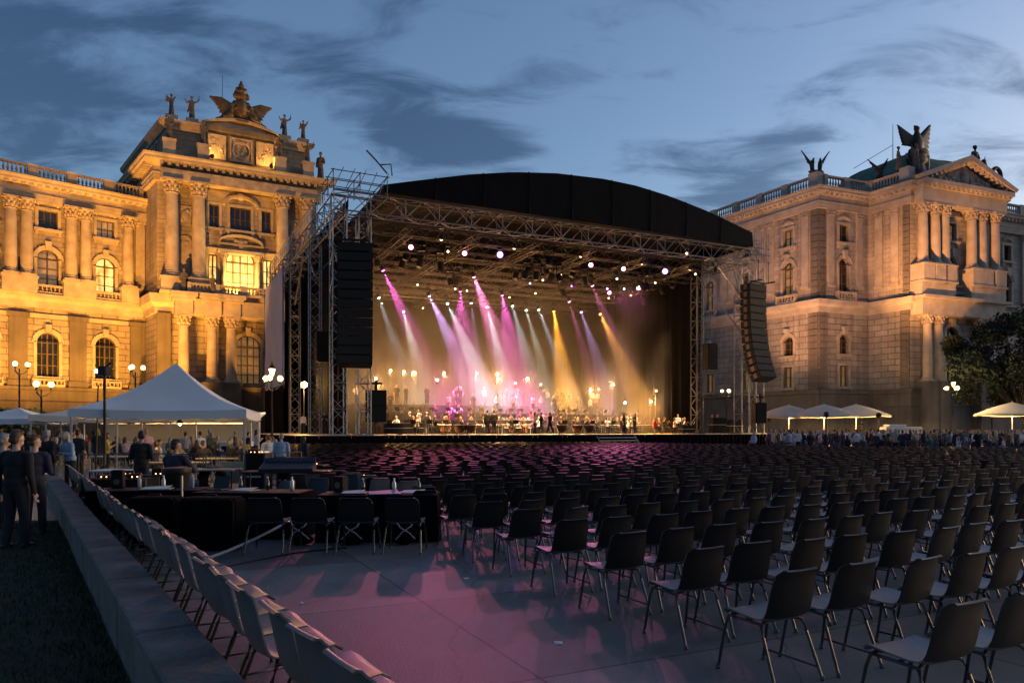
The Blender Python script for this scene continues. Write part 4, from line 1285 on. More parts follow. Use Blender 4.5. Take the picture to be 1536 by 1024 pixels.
# lamps that look out at the audience: these colour the paving and the chair backs
AUD = [((616, 370, 18.0), (.3, 13.2), 'red', 30000, 28), ((750, 382, 17.9), (.5, 16), 'purple', 5000, 30), ((886, 396, 17.9), (5, 29), 'pink', 22000, 34), ((934, 401, 17.9), (12, 40), 'pink', 46000, 38),
       ((997, 407, 17.9), (20, 42), 'purple', 9000, 36), ((697, 379, 17.9), (-1.6, 18), 'red', 19000, 30), ((911, 437, 17.6), (24, 52), 'pink', 14000, 44), ((958, 430, 17.6), (6, 46), 'pink', 20000, 40)]
for (x, y, z), (tx, tY), c, pw, an in AUD:
    loc = px(x, y, z); tgt = Vector((tx, tY, .3))
    o, hd, d = place_lamp(loc, Vector((tx * .3, 0, 2.0)) if c == 'purple' else tgt, (COLS[c], 7, .27 if c == 'purple' else .21))
    d2 = (tgt - loc).normalized()
    spot(loc + d2 * .75, d2, COLS[c], pw * .12, an, 1., .5)
    LIT.setdefault(c, []).append(o)
SMALL = [(672, 377, 'warm'), (626, 427, 'warm'), (683, 433, 'warm'), (700, 436, 'warm'), (752, 437, 'pink'), (764, 446, 'warm'), (634, 462, 'warm'), (795, 425, 'white'), (803, 440, 'warm'), (814, 420, 'warm'),
         (841, 412, 'warm'), (913, 447, 'warm'), (946, 443, 'amber'), (958, 430, 'warm'), (983, 424, 'warm'), (1043, 411, 'warm'), (573, 455, 'warm'), (1030, 380, 'warm'), (936, 433, 'white'), (925, 418, 'white'), (857, 429, 'purple'), (911, 433, 'lilac')]
for x, y, c in SMALL:
    loc = px(x, y, 17.5)
    o, hd, d = place_lamp(loc, Vector((RNG.uniform(-2, 6), 10, 3)), (COLS[c], 4, .095))
    LIT.setdefault(c, []).append(o)
dark = []
for k in range(34):
    b = RNG.choice((3.5, 5.2, 7, 10.5, 12.2, 14)); a = RNG.uniform(3, 40)
    loc = Sw(a, b, 17.2 if b in (5.2, 12.2) else 18.2)
    o, hd, d = place_lamp(loc, loc + Vector((RNG.uniform(-1, 1), RNG.uniform(-1, 1), -2)), None)
    o.scale = (1.7, 1.7, 1.7)
    dark.append(o)
names = {'red': 'rosy', 'pink': 'pink', 'magenta': 'magenta', 'purple': 'violet', 'white': 'cool white', 'green': 'greenish white', 'amber': 'amber', 'warm': 'warm white', 'lilac': 'lilac'}
for c, L in LIT.items():
    L.sort(key=lambda o: image_x(o.location))
    for i, o in enumerate(L): o['label'] = f'{names[c]} glowing spotlight under the stage roof, {nth(i + 1)} {names[c]} one from the left'
dark.sort(key=lambda o: image_x(o.location))
for i, o in enumerate(dark): o['label'] = f'unlit dark spotlight hanging below the stage roof, {nth(i + 1)} unlit one from the left'
# warm wash over the orchestra from the front truss, seen as lamps on the truss
for k, (a, p) in enumerate(((9, 9000), (16, 11000), (23, 11000), (30, 9000), (36, 5000))):
    loc = Sw(a, 1.2, 18.6); tgt = Sw(a + .5, 6.8, DZ + 1.2); d = (tgt - loc).normalized()
    o, hd, d = place_lamp(loc, tgt, (COLS['warm'], 3, .12))
    o['label'] = f'warm front wash lamp just behind the front truss, {nth(k + 1)} one from the left'
    spot(loc + d * .66, d, (1, .56, .24), p * 5.5, 32, .9)
loc = Sw(39, .9, 18.6); o, hd, d = place_lamp(loc, loc + Vector((0, .3, -2)), 'prototype'); o['label'] = 'unlit dark spotlight at the outer right end of the front truss'
# amber backlight from low lamps behind the players
for k, a in enumerate((7, 13, 19, 26, 32)):
    loc = Sw(a, 6.6, 2.2); tgt = Sw(a + 1, 2.8, 19); d = (tgt - loc).normalized()
    root = empty('floor_floodlight', Sw(a, 6.6, DZ + .003), SA, f'amber uplight box on the stage floor among the players, {nth(k + 1)} one from the left', 'stage light', 'amber uplights on the stage floor')
    m = MB(); m.box(-.2, .2, -.12, .12, 0, .04); m.box(-.24, -.2, -.04, .04, .02, .42); m.box(.2, .24, -.04, .04, .02, .42); m.build('bracket', M['dark'], root)
    m = MB(); m.rbox(-.19, .19, -.16, .16, .22, .6, .03); hsg = m.build('lamp_housing', M['dark'], root)
    m = MB(); m.box(-.15, .15, -.12, .12, .601, .612); m.build('lens', glow('amber_flood', (1, .45, .08), 3), hsg)
    spot(loc + d * .3, d, (1, .46, .14), 1900, 75, .8, .2)

# ------------------------------------------------------------------ people
TOPS = {'black': (.012, .012, .014), 'navy': (.018, .024, .05), 'dark grey': (.05, .05, .055), 'white': (.68, .68, .70), 'light blue': (.28, .40, .55), 'beige': (.45, .36, .25),
        'red': (.45, .04, .04), 'brown': (.11, .065, .04), 'olive': (.09, .10, .05), 'yellow': (.6, .42, .08), 'grey': (.24, .24, .26), 'teal': (.04, .14, .16), 'pale pink': (.6, .38, .38)}
CM = {k: mat('cloth_' + k.replace(' ', '_'), v, .85, var=.2, scale=8, bump=.2, bscale=30) for k, v in TOPS.items()}
CM['trousers'] = mat('dark_trousers', (.018, .019, .024), .85, var=.2, scale=8); CM['jeans'] = mat('blue_jeans', (.04, .06, .12), .85, var=.25, scale=10)
SK = [mat('skin_light', (.55, .34, .25), .5, var=.08), mat('skin_tan', (.40, .23, .15), .5, var=.08), mat('skin_brown', (.16, .085, .05), .5, var=.08)]
HR = [mat('hair_dark', (.02, .014, .010), .6, var=.3, scale=20), mat('hair_brown', (.07, .04, .02), .6, var=.3, scale=20), mat('hair_blond', (.32, .21, .09), .6, var=.3, scale=20), mat('hair_grey', (.30, .29, .28), .6, var=.3, scale=20)]
SHM = mat('black_shoes', (.012, .012, .012), .4)
LIB = {}
def pmesh(pose, hair='short', skirt=False, turn=0., seed=0, lean=0., voxel=.045, fine=False, build=1.):
    k = (pose, hair, skirt, turn, seed, lean, voxel, build)
    if k not in LIB:
        me = figure(pose, hair, skirt, turn, lean, fine, seed, build).mesh('person', voxel, 2 if not fine else 1)
        for i, m in enumerate((SK[0], CM['black'], CM['trousers'], HR[0], SHM)): me.materials[i] = m
        LIB[k] = me
    return LIB[k]
def person(loc, rz, me, top='black', bot='trousers', hair=0, skin=0, scale=1., label=None, group=None):
    o = link('person', me, None, loc, rz); o.scale = (scale,) * 3
    for i, m in enumerate((SK[skin], CM[top], CM[bot], HR[hair])):
        o.material_slots[i].link = 'OBJECT'; o.material_slots[i].material = m
    return tag(o, label, 'person', group)
SITS = [pmesh('sit', 'short', seed=1), pmesh('sit', 'long', seed=2, turn=.4), pmesh('sittable', 'short', seed=3, turn=-.5, lean=-.12), pmesh('sittable', 'bun', seed=4, turn=.2, lean=-.1), pmesh('sit', 'long', seed=5, turn=-.7)]
STANDS = [pmesh('stand', 'short', seed=1), pmesh('stand', 'long', skirt=True, seed=2, turn=.4), pmesh('hold', 'short', seed=3, turn=-.4), pmesh('cross', 'bun', seed=4), pmesh('walk', 'short', seed=5), pmesh('phone', 'long', seed=6), pmesh('walk', 'long', seed=6, turn=.3)]
VIOL = [pmesh('sitviolin', 'short', seed=1, turn=.3), pmesh('sitviolin', 'long', seed=2, turn=.3)]
CELL = [pmesh('sitcello', 'short', seed=1), pmesh('sitcello', 'bun', seed=2)]

# ------------------------------------------------------------------ orchestra
def stool_mesh():
    m = MB(); m.lathe(0, 0, [(.2, .40), (.22, .42), (.22, .46), (.19, .475)], 12)
    for a in range(4): m.tube([(.12 * math.cos(a * PI / 2), .12 * math.sin(a * PI / 2), .41), (.2 * math.cos(a * PI / 2), .2 * math.sin(a * PI / 2), 0)], .014, 5)
    return m.mesh('stool', M['dark'])
STOOL = stool_mesh()
def stand_mesh():
    m = MB(); m.tube([(0, 0, .02), (0, 0, 1.02)], .014, 5)
    for a in range(3): m.tube([(0, 0, .2), (.25 * math.cos(a * 2.1), .25 * math.sin(a * 2.1), 0.01)], .012, 4)
    m.add([(-.26, -.03, 1.0), (.26, -.03, 1.0), (.26, .13, 1.34), (-.26, .13, 1.34), (-.26, -.0, .98), (.26, 0, .98), (.26, .16, 1.32), (-.26, .16, 1.32)], [(0, 1, 2, 3), (7, 6, 5, 4), (0, 4, 5, 1), (2, 6, 7, 3), (1, 5, 6, 2), (3, 7, 4, 0)])
    return m.mesh('music_stand', M['dark'])
def sheet_mesh():
    m = MB(); m.add([(-.22, -.045, 1.03), (.22, -.045, 1.03), (.22, .095, 1.31), (-.22, .095, 1.31)], [(0, 1, 2, 3)]); return m.mesh('sheet_music', M['paper'], recalc=False)
MST = stand_mesh(); SHT = sheet_mesh()
VARN = mat('varnished_wood', (.25, .09, .03), .25, var=.3, scale=6)
def violin_mesh(k):
    m = MB()
    m.ball((0, 0, 0), (.10 * k, .02 * k, .1 * k), 12, 6); m.ball((0, 0, .15 * k), (.085 * k, .02 * k, .085 * k), 12, 6); m.box(-.06 * k, .06 * k, -.018 * k, .018 * k, 0, .15 * k)
    m.box(-.013 * k, .013 * k, -.02 * k, .0, .2 * k, .46 * k); m.ball((0, 0, .48 * k), .025 * k, 8, 6)
    return m.mesh('violin' if k < 2 else 'cello', VARN, True)
VI = violin_mesh(1.1); CE = violin_mesh(2.6)
orch = []; instr = []
rg = random.Random(21)
b_rows = [(4.6, 8, 40), (7.6, 7, 40), (11.0, 7, 38), (14.4, 8, 37)]
for ri, (b, a0, a1) in enumerate(b_rows):
    a = a0
    while a < a1:
        if not (ri == 0 and (18 < a < 22.5 or 11 < a < 14.5)) and rg.random() < .9:
            bb = b + rg.uniform(-.6, .6); lift_ = lift(bb) + .006
            rz = SA + math.atan2(-(22 - a), -(3.0 - bb) + 8) * .8 + PI + rg.uniform(-.4, .4)
            p = Sw(a, bb, lift_)
            kind = 'v' if rg.random() < .7 else 'c'
            me = rg.choice(VIOL if kind == 'v' else CELL)
            top = rg.choices(['black', 'white', 'dark grey', 'red', 'beige'], (6, 3, 1, .5, 1))[0]
            o = person(p, rz, me, top, 'trousers', rg.randrange(4), rg.randrange(2), 1.25)
            orch.append((o, top))
            f = Vector((-math.sin(rz), math.cos(rz), 0)); r_ = Vector((math.cos(rz), math.sin(rz), 0))
            tag(link('stool', STOOL, None, p, rz), None, 'stool')
            q = p + f * 1.0
            s = link('music_stand', MST, None, q, rz); link('sheet_music', SHT, s); instr.append(('stand', s))
            if kind == 'v':
                v = link('violin', VI, None, p + f * .2 - r_ * .1 + Vector((0, 0, 1.12)), 0); v.rotation_euler = (R(-80), 0, rz + .5); instr.append(('violin', v))
            else:
                v = link('cello', CE, None, p + f * .42 + Vector((0, 0, .36)), 0); v.rotation_euler = (R(18), 0, rz); instr.append(('cello', v))
        a += rg.uniform(1.15, 1.7)
# standing players and choir at the back and in the middle
for k in range(40):
    a = rg.uniform(6.2, 37.2); b = rg.uniform(16.8, 22.8)
    o = person(Sw(a, b, lift(b) + .006), SA + PI + rg.uniform(-.5, .5), rg.choice(STANDS), rg.choices(['black', 'white', 'dark grey', 'brown'], (5, 2, 2, 1))[0], 'trousers', rg.randrange(4), rg.randrange(2), 1.25)
    orch.append((o, [n for n, m in CM.items() if m == o.material_slots[1].material][0]))
for x, Y in ((731, 68.5), (741, 68.3)):
    o = person(((x - 768) / F * Y, Y, DZ + .003), PI * .0 + (x - 736) * .02, STANDS[0], 'black', 'trousers', 0, 0, 1.28); orch.append((o, 'black pair'))
for x, Y in ((802, 69), (812, 70), (825, 70), (936, 73), (952, 74), (1017, 78), (1068, 80), (1076, 78.5), (615, 67), (640, 67.5), (455, 72), (480, 70), (487, 67.5)):
    top = rg.choice(['black', 'black', 'white', 'dark grey'])
    o = person(((x - 768) / F * Y, Y, DZ + .003), SA + rg.uniform(0, 6), rg.choice(STANDS), top, 'trousers', rg.randrange(4), 0, 1.18); orch.append((o, top))
by = {}
for o, t in orch: by.setdefault(t, []).append(o)
for t, L in by.items():
    L.sort(key=lambda o: image_x(o.location))
    for i, o in enumerate(L):
        o['group'] = 'musicians and crew on the stage'
        if t == 'black pair': o['label'] = 'person in black at the stage edge, ' + ('left' if i == 0 else 'right') + ' one of the standing pair'
        else: o['label'] = f'person in {t} top on the lit stage, {nth(i + 1)} in {t} from the left'
for kind, txt in (('stand', 'black music stand with white sheet music among the players'), ('violin', 'small varnished violin held by a seated player'), ('cello', 'varnished cello standing before a seated player')):
    L = sorted([o for k, o in instr if k == kind], key=lambda o: image_x(o.location))
    for i, o in enumerate(L): tag(o, f'{txt}, {nth(i + 1)} from the left', {'stand': 'music stand'}.get(kind, kind), {'stand': 'music stands on stage', 'violin': 'violins on stage', 'cello': 'cellos on stage'}[kind])
L = sorted([o for o in bpy.data.objects if o.name.startswith('stool')], key=lambda o: image_x(o.location))
for i, o in enumerate(L): tag(o, f'small round black stool under a seated musician, {nth(i + 1)} from the left', 'stool', 'stools on stage')
# furniture on stage
def table_thing(name, label, cat, loc, rz, w, d, h, top, legm='dark', skirt=None, drop=.0):
    r = empty(name, loc, rz, label, cat)
    m = MB(); m.rbox(-w / 2, w / 2, -d / 2, d / 2, h - .04, h, .01); m.build('table_top', M[top], r)
    for sx in (-1, 1):
        for sy in (-1, 1):
            m = MB(); m.tube([(sx * (w / 2 - .06), sy * (d / 2 - .06), h - .04), (sx * (w / 2 - .06), sy * (d / 2 - .06), 0)], .02, 6); m.build('leg', M[legm], r)
    if skirt:
        m = MB(); n = int(2 * (w + d) / .12); rg2 = random.Random(int(w * 100)); rows = [[], [], []]
        e = .025
        cs = [(-w / 2 - e, -d / 2 - e), (w / 2 + e, -d / 2 - e), (w / 2 + e, d / 2 + e), (-w / 2 - e, d / 2 + e)]
        for i in range(4):
            p = Vector(cs[i]); q = Vector(cs[(i + 1) % 4]); L = (q - p).length; nn = max(2, int(L / .13)); nr = Vector(((q - p).y, -(q - p).x)).normalized()
            for j in range(nn):
                c = p.lerp(q, j / nn)
                for k, z in enumerate((h - .005, h * .5, .015)):
                    e2 = (rg2.uniform(0, .035)) * k
                    rows[k].append((c.x + nr.x * e2, c.y + nr.y * e2, z))
        m.grid(rows, closed=True); m.f.append(tuple(range(len(rows[0])))); m.m.append(0)
        m.build('table_skirt', M[skirt], r, smooth=True, recalc=False)
    return r
DRUM = mat('copper_kettle', (.16, .07, .03), .3, .7); SKINM = mat('drum_skin', (.7, .62, .52), .5)
def drum(x, Y, label, r=.55, h=.9):
    t = empty('kettle_drum', ((x - 768) / F * Y, Y, DZ + .003), 0, label, 'drum', 'kettle drums on stage')
    m = MB(); m.lathe(0, 0, [(.12, .12), (r * .75, .3), (r, h * .75), (r, h - .03)], 16); m.build('bowl', DRUM, t, smooth=True)
    m = MB(); m.lathe(0, 0, [(r * 1.04, h - .06), (r * 1.04, h), (r * .2, h + .012)], 16); m.build('drum_head', SKINM, t)
    for k in range(3):
        m = MB(); m.tube([(r * .9 * math.cos(k * 2.1), r * .9 * math.sin(k * 2.1), h * .6), (r * 1.05 * math.cos(k * 2.1), r * 1.05 * math.sin(k * 2.1), 0)], .03, 5); m.build('leg', M['dark'], t)
for i, (x, Y) in enumerate(((690, 66.5), (706, 66.8), (843, 70), (866, 71.5), (884, 71.5), (668, 67.5))): drum(x, Y, f'dark kettle drum near the stage edge, {nth([2, 3, 4, 5, 6, 1][i])} drum from the left')
for i, (x, Y, w, h, lab) in enumerate(((615, 66, 2.4, 1.05, 'long black equipment case on stage left of the drums'), (590, 65, 1.6, 1.0, 'black equipment case on stage beside the left tower'), (1100, 79.5, 2.2, 1.5, 'black equipment case by the right tower of the stage'), (1076, 78.2, 1.8, 1.7, 'tall black case on stage left of the right lattice tower'), (1030, 77, 1.6, .9, 'low black case near the right end of the stage'))):
    t = empty('equipment_case', ((x - 768) / F * Y, Y, DZ + .003), SA, lab, 'case')
    m = MB(); m.rbox(-w / 2, w / 2, -.4, .4, .1, h, .03); m.build('case_body', M['speaker'], t)
    m = MB()
    for sx in (-1, 1):
        for sy in (-1, 1): m.ball((sx * (w / 2 - .12), sy * .3, .055), .055, 8, 6)
    m.build('caster', M['dark'], t)
    m = MB(); m.box(-w / 2 - .006, w / 2 + .006, -.406, .406, h * .55, h * .58); m.build('edge_trim', M['alu'], t)
for i, (x, Y, w) in enumerate(((772, 72, 3.2), (728, 73, 2.6), (925, 77, 3.4), (968, 77, 3.0), (656, 70, 2.6))):
    table_thing('percussion_table', f'pale topped long table with instruments on the stage, {nth([3, 2, 4, 5, 1][i])} from the left', 'table', ((x - 768) / F * Y, Y, DZ + .003), SA, w, .9, .95, 'paper', 'alu')
t = empty('keyboard_rack', ((775 - 768) / F * 76, 76, DZ + .003), SA, 'brightly lit white tiered rack behind the players in the middle of the stage', 'rack')
for k in range(3):
    m = MB(); m.box(-1.6, 1.6, -.3 + .08 * k, .3 + .08 * k, .6 + .42 * k, .66 + .42 * k); m.build('shelf', M['paper'], t)
    m = MB()
    for j in range(9): m.lathe(-1.4 + j * .35, .08 * k, [(.10, .663 + .42 * k), (.12, .75 + .42 * k), (.08, .86 + .42 * k)], 8)
    m.build('bell', M['alu'], t)
for sx in (-1, 1): m = MB(); m.tube([(sx * 1.55, 0, 0), (sx * 1.55, .2, 1.75)], .04, 6); m.build('post', M['alu'], t)
# tall lamp poles and mic stands at the back, small practical lamps
PR = [(563, 568, 80, 'warm'), (585, 556, 84, 'warm'), (621, 560, 86, 'warm'), (605, 558, 88, 'warm'), (665, 560, 90, 'amber'), (655, 570, 82, 'white'), (714, 560, 90, 'amber'), (746, 569, 78, 'warm'), (745, 561, 84, 'warm'), (790, 568, 88, 'amber'), (772, 575, 86, 'amber'), (690, 582, 86, 'amber'), (810, 577, 88, 'amber'),
      (884, 586, 88, 'amber'), (897, 584, 90, 'amber'), (918, 577, 90, 'warm'), (983, 586, 88, 'amber'), (1012, 592, 86, 'amber'), (936, 604, 82, 'white'), (975, 602, 88, 'warm'), (483, 572, 78, 'warm')]
PR.sort()
for i, (x, y, Y, c) in enumerate(PR):
    z = H + (HZ - y) * Y / F; 
    t = empty('stand_lamp', ((x - 768) / F * Y, Y, DZ + .003), SA, f'small glowing lamp on a thin stand among the orchestra, {nth(i + 1)} stand lamp from the left', 'lamp', 'stand lamps among the orchestra')
    zz = z - DZ
    m = MB(); m.tube([(0, 0, 0.01), (0, 0, zz - .12)], .03, 5); m.lathe(0, 0, [(.3, 0), (.28, .04), (.03, .06)], 8); m.build('stand', M['dsteel'], t)
    m = MB(); m.box(-.16, .16, -.1, .3, zz - .5, zz + .3, tx=.04); 
    hh = m.build('lamp_housing', M['dark'], t)
    m = MB(); m.ball((0, -.2, zz), (.17 if c == 'white' else .14,) * 3, 10, 8); m.build('bulb', glow('stand_bulb', COLS[c], 2.5), hh)
    if i % 2 == 0 or c == 'warm':
        l = bpy.data.lights.new('stand_lamp_light', 'POINT'); l.energy = 640; l.color = (1, .47, .15); l.shadow_soft_size = .15
        o = bpy.data.objects.new('stand_lamp_light', l); COL.objects.link(o); o.location = (t.location.x + .2, t.location.y - .45, z)
# one strong amber work lamp at the left wing
loc = Vector(((456 - 768) / F * 74, 74, H + (HZ - 577) * 74 / F))
t = empty('work_lamp', (loc.x, loc.y, DZ + .003), SA, 'very bright amber work lamp on a stand in the left wing of the stage', 'lamp')
zz = loc.z - DZ
m = MB(); m.tube([(0, 0, .01), (0, 0, zz - .2)], .05, 6); m.lathe(0, 0, [(.4, 0), (.38, .05), (.05, .08)], 8); m.build('stand', M['dsteel'], t)
m = MB(); m.box(-.3, .3, -.05, .3, zz - .3, zz + .3); hh = m.build('lamp_housing', M['dark'], t)
m = MB(); m.ball((0, -.2, zz), (.3, .18, .3), 12, 8); m.build('bulb', glow('work_bulb', (1, .55, .12), 40), hh)
l = bpy.data.lights.new('work_lamp_light', 'POINT'); l.energy = 900; l.color = (1, .5, .13); l.shadow_soft_size = .2
o = bpy.data.objects.new('work_lamp_light', l); COL.objects.link(o); o.location = loc - Vector((0, .6, 0))
# side speakers on the stage corners, with small dark screens
for x, Y, w, h, lab in ((564, 62.5, 1.75, 2.7, 'black speaker cabinet on a tripod beside the left hanging loudspeaker'), (1139, 75.5, 1.25, 2.1, 'black speaker cabinet beside the outer right tower')):
    t = empty('stage_speaker', ((x - 768) / F * Y, Y, DZ + .003), SA * .4, lab, 'loudspeaker')
    m = MB(); m.rbox(-w / 2, w / 2, -.4, .5, 1.1, 1.1 + h, .04); c = m.build('cabinet', M['speaker'], t)
    m = MB(); m.box(-w / 2 + .1, w / 2 - .1, -.43, -.4, 1.2, 1.05 + h * .5); m.box(-w / 2 + .1, w / 2 - .1, -.43, -.4, 1.15 + h * .5, 1.0 + h); m.build('grille', M['grille'], c)
    for k in range(3): m = MB(); m.tube([(0, 0, 1.2), (.6 * math.cos(k * 2.1 + .5), .6 * math.sin(k * 2.1 + .5), 0.01)], .04, 6); m.build('tripod_leg', M['dark'], t)
    m = MB(); m.box(-.12, .12, -.12, .12, 1.1 + h, 2.0 + h); m.box(-.5, .5, -.2, .2, 1.6 + h, 1.75 + h); m.tube([(-w / 2, 0, 1.1 + h), (-w / 2 - .3, 0, 1.4 + h)], .05, 6); m.build('camera_mount', M['dark'], t)
for x, Y, z, lab in ((484, 68, 8.0, 'black side-fill speaker hanging on the left inner tower'), (1065, 79, 8.2, 'black side-fill speaker hanging beside the right inner tower')):
    t = empty('hanging_speaker', ((x - 768) / F * Y, Y, z), SA, lab, 'loudspeaker')
    m = MB(); m.rbox(-.65, .65, -.5, .5, 0, 2.8, .05); c = m.build('cabinet', M['speaker'], t)
    m = MB(); m.box(-.58, .58, -.54, -.5, .1, 1.35); m.box(-.58, .58, -.54, -.5, 1.45, 2.7); m.build('grille', M['grille'], c)
    m = MB(); m.tube([(0, 0, 2.8), (0, 0, 18.5 - z)], .03, 5); m.build('cable', M['dark'], t)

# ================================================================== GROUND
def paving():
    m, nt, b = _new('concrete_paving')
    N = nt.nodes.new; Lk = nt.links.new
    tc = N('ShaderNodeTexCoord'); mp = N('ShaderNodeMapping'); mp.inputs['Rotation'].default_value = (0, 0, -SA); mp.inputs['Location'].default_value = (0.9, 0.55, 0)
    Lk(tc.outputs['Object'], mp.inputs['Vector'])
    br = N('ShaderNodeTexBrick'); br.offset = 0; br.inputs['Scale'].default_value = 1; br.inputs['Brick Width'].default_value = 3.4; br.inputs['Row Height'].default_value = 2.6
    br.inputs['Mortar Size'].default_value = .011; br.inputs['Mortar Smooth'].default_value = .1
    br.inputs['Color1'].default_value = (.225, .21, .205, 1); br.inputs['Color2'].default_value = (.15, .142, .142, 1); br.inputs['Mortar'].default_value = (.05, .05, .05, 1)
    n0 = N('ShaderNodeTexNoise'); n0.inputs['Scale'].default_value = 1.5; Lk(mp.outputs['Vector'], n0.inputs['Vector'])
    va = N('ShaderNodeVectorMath'); va.operation = 'MULTIPLY_ADD'; va.inputs[1].default_value = (.03, .03, 0); Lk(n0.outputs['Color'], va.inputs[0]); Lk(mp.outputs['Vector'], va.inputs[2])
    Lk(va.outputs['Vector'], br.inputs['Vector'])
    n1 = N('ShaderNodeTexNoise'); n1.inputs['Scale'].default_value = .55; n1.inputs['Detail'].default_value = 8; n1.inputs['Roughness'].default_value = .65; Lk(tc.outputs['Object'], n1.inputs['Vector'])
    r1 = N('ShaderNodeMapRange'); r1.inputs['From Min'].default_value = .3; r1.inputs['From Max'].default_value = .7; r1.inputs['To Min'].default_value = .5; r1.inputs['To Max'].default_value = 1.25; Lk(n1.outputs['Fac'], r1.inputs['Value'])
    n2 = N('ShaderNodeTexNoise'); n2.inputs['Scale'].default_value = 70; n2.inputs['Detail'].default_value = 3; Lk(tc.outputs['Object'], n2.inputs['Vector'])
    r2 = N('ShaderNodeMapRange'); r2.inputs['To Min'].default_value = .55; r2.inputs['To Max'].default_value = 1.45; Lk(n2.outputs['Fac'], r2.inputs['Value'])
    mu = N('ShaderNodeMath'); mu.operation = 'MULTIPLY'; Lk(r1.outputs[0], mu.inputs[0]); Lk(r2.outputs[0], mu.inputs[1])
    # thin wandering cracks
    vo = N('ShaderNodeTexVoronoi'); vo.feature = 'DISTANCE_TO_EDGE'; vo.inputs['Scale'].default_value = .33; 
    vb = N('ShaderNodeVectorMath'); vb.operation = 'MULTIPLY_ADD'; vb.inputs[1].default_value = (.5, .5, 0); n4 = N('ShaderNodeTexNoise'); n4.inputs['Scale'].default_value = 1.1; n4.inputs['Detail'].default_value = 6
    Lk(tc.outputs['Object'], n4.inputs['Vector']); Lk(n4.outputs['Color'], vb.inputs[0]); Lk(tc.outputs['Object'], vb.inputs[2]); Lk(vb.outputs['Vector'], vo.inputs['Vector'])
    r3 = N('ShaderNodeMapRange'); r3.inputs['From Max'].default_value = .0045; r3.inputs['To Min'].default_value = .5; Lk(vo.outputs['Distance'], r3.inputs['Value'])
    m3 = N('ShaderNodeMath'); m3.operation = 'MULTIPLY'; Lk(mu.outputs[0], m3.inputs[0]); Lk(r3.outputs[0], m3.inputs[1])
    # dark spots, old gum and stains
    vs = N('ShaderNodeTexVoronoi'); vs.inputs['Scale'].default_value = 1.3; Lk(tc.outputs['Object'], vs.inputs['Vector'])
    r4 = N('ShaderNodeMapRange'); r4.inputs['From Min'].default_value = .02; r4.inputs['From Max'].default_value = .05; r4.inputs['To Min'].default_value = .55; Lk(vs.outputs['Distance'], r4.inputs['Value'])
    m4 = N('ShaderNodeMath'); m4.operation = 'MULTIPLY'; Lk(m3.outputs[0], m4.inputs[0]); Lk(r4.outputs[0], m4.inputs[1])
    sc_ = N('ShaderNodeVectorMath'); sc_.operation = 'SCALE'; Lk(br.outputs['Color'], sc_.inputs[0]); Lk(m4.outputs[0], sc_.inputs['Scale'])
    Lk(sc_.outputs['Vector'], b.inputs['Base Color'])
    rr = N('ShaderNodeMapRange'); rr.inputs['To Min'].default_value = .38; rr.inputs['To Max'].default_value = .68; Lk(n1.outputs['Fac'], rr.inputs['Value']); Lk(rr.outputs[0], b.inputs['Roughness'])
    bp = N('ShaderNodeBump'); bp.inputs['Strength'].default_value = .5; bp.inputs['Distance'].default_value = .01
    ad = N('ShaderNodeMath'); ad.operation = 'SUBTRACT'; Lk(n2.outputs['Fac'], ad.inputs[0]); Lk(br.outputs['Fac'], ad.inputs[1]); Lk(ad.outputs[0], bp.inputs['Height']); Lk(bp.outputs['Normal'], b.inputs['Normal'])
    return m
m = MB(); m.add([(-1500, -300, 0), (1500, -300, 0), (1500, 2500, 0), (-1500, 2500, 0)], [(0, 1, 2, 3)])
tag(m.build('ground', paving(), recalc=False), kind='structure')
# lawn on the outer side of the low wall
WA = Vector((-1.34, 3.7)); WB = Vector((-12.4, 20.1)); wd = (WB - WA).normalized(); wn = Vector((-wd.y, wd.x))     # wn points to the lawn
m = MB(); a = WA - wd * 3 + wn * .3; b = WA + wd * 13 + wn * .3
m.add([(a.x, a.y, .012), (b.x, b.y, .012), (b.x - 14, b.y - 1, .012), (a.x - 16, a.y, .012)], [(0, 1, 2, 3)])
LAWN = mat('lawn_soil', (.018, .026, .010), .95, var=.4, scale=3, bump=.8, bscale=40)
tag(m.build('lawn', LAWN, recalc=False), kind='structure')
rs = np.random.RandomState(3); n = 26000
along = rs.uniform(-1.5, 12.8, n); off = .33 + 5.2 * rs.rand(n) ** 1.5
bxy = np.array(WA)[None] + along[:, None] * np.array(wd)[None] + off[:, None] * np.array(wn)[None]
hgt = rs.uniform(.025, .075, n); ang = rs.uniform(0, 2 * PI, n); lean = rs.uniform(-.03, .03, (n, 2))
w = rs.uniform(.004, .009, n)
v = np.zeros((n, 3, 3)); v[:, 0, :2] = bxy; v[:, 1, :2] = bxy; v[:, 0, 0] += np.cos(ang) * w; v[:, 0, 1] += np.sin(ang) * w; v[:, 1, 0] -= np.cos(ang) * w; v[:, 1, 1] -= np.sin(ang) * w
v[:, 2, :2] = bxy + lean; v[:, 2, 2] = hgt; v[:, :, 2] += .01
me = bpy.data.meshes.new('grass'); me.from_pydata(v.reshape(-1, 3).tolist(), [], np.arange(n * 3).reshape(-1, 3).tolist()); me.materials.append(mat('grass_blades', (.028, .055, .014), .7, var=.4, scale=6))
tag(link('grass', me), 'short dark grass beside the low concrete wall', 'grass', kind='stuff')
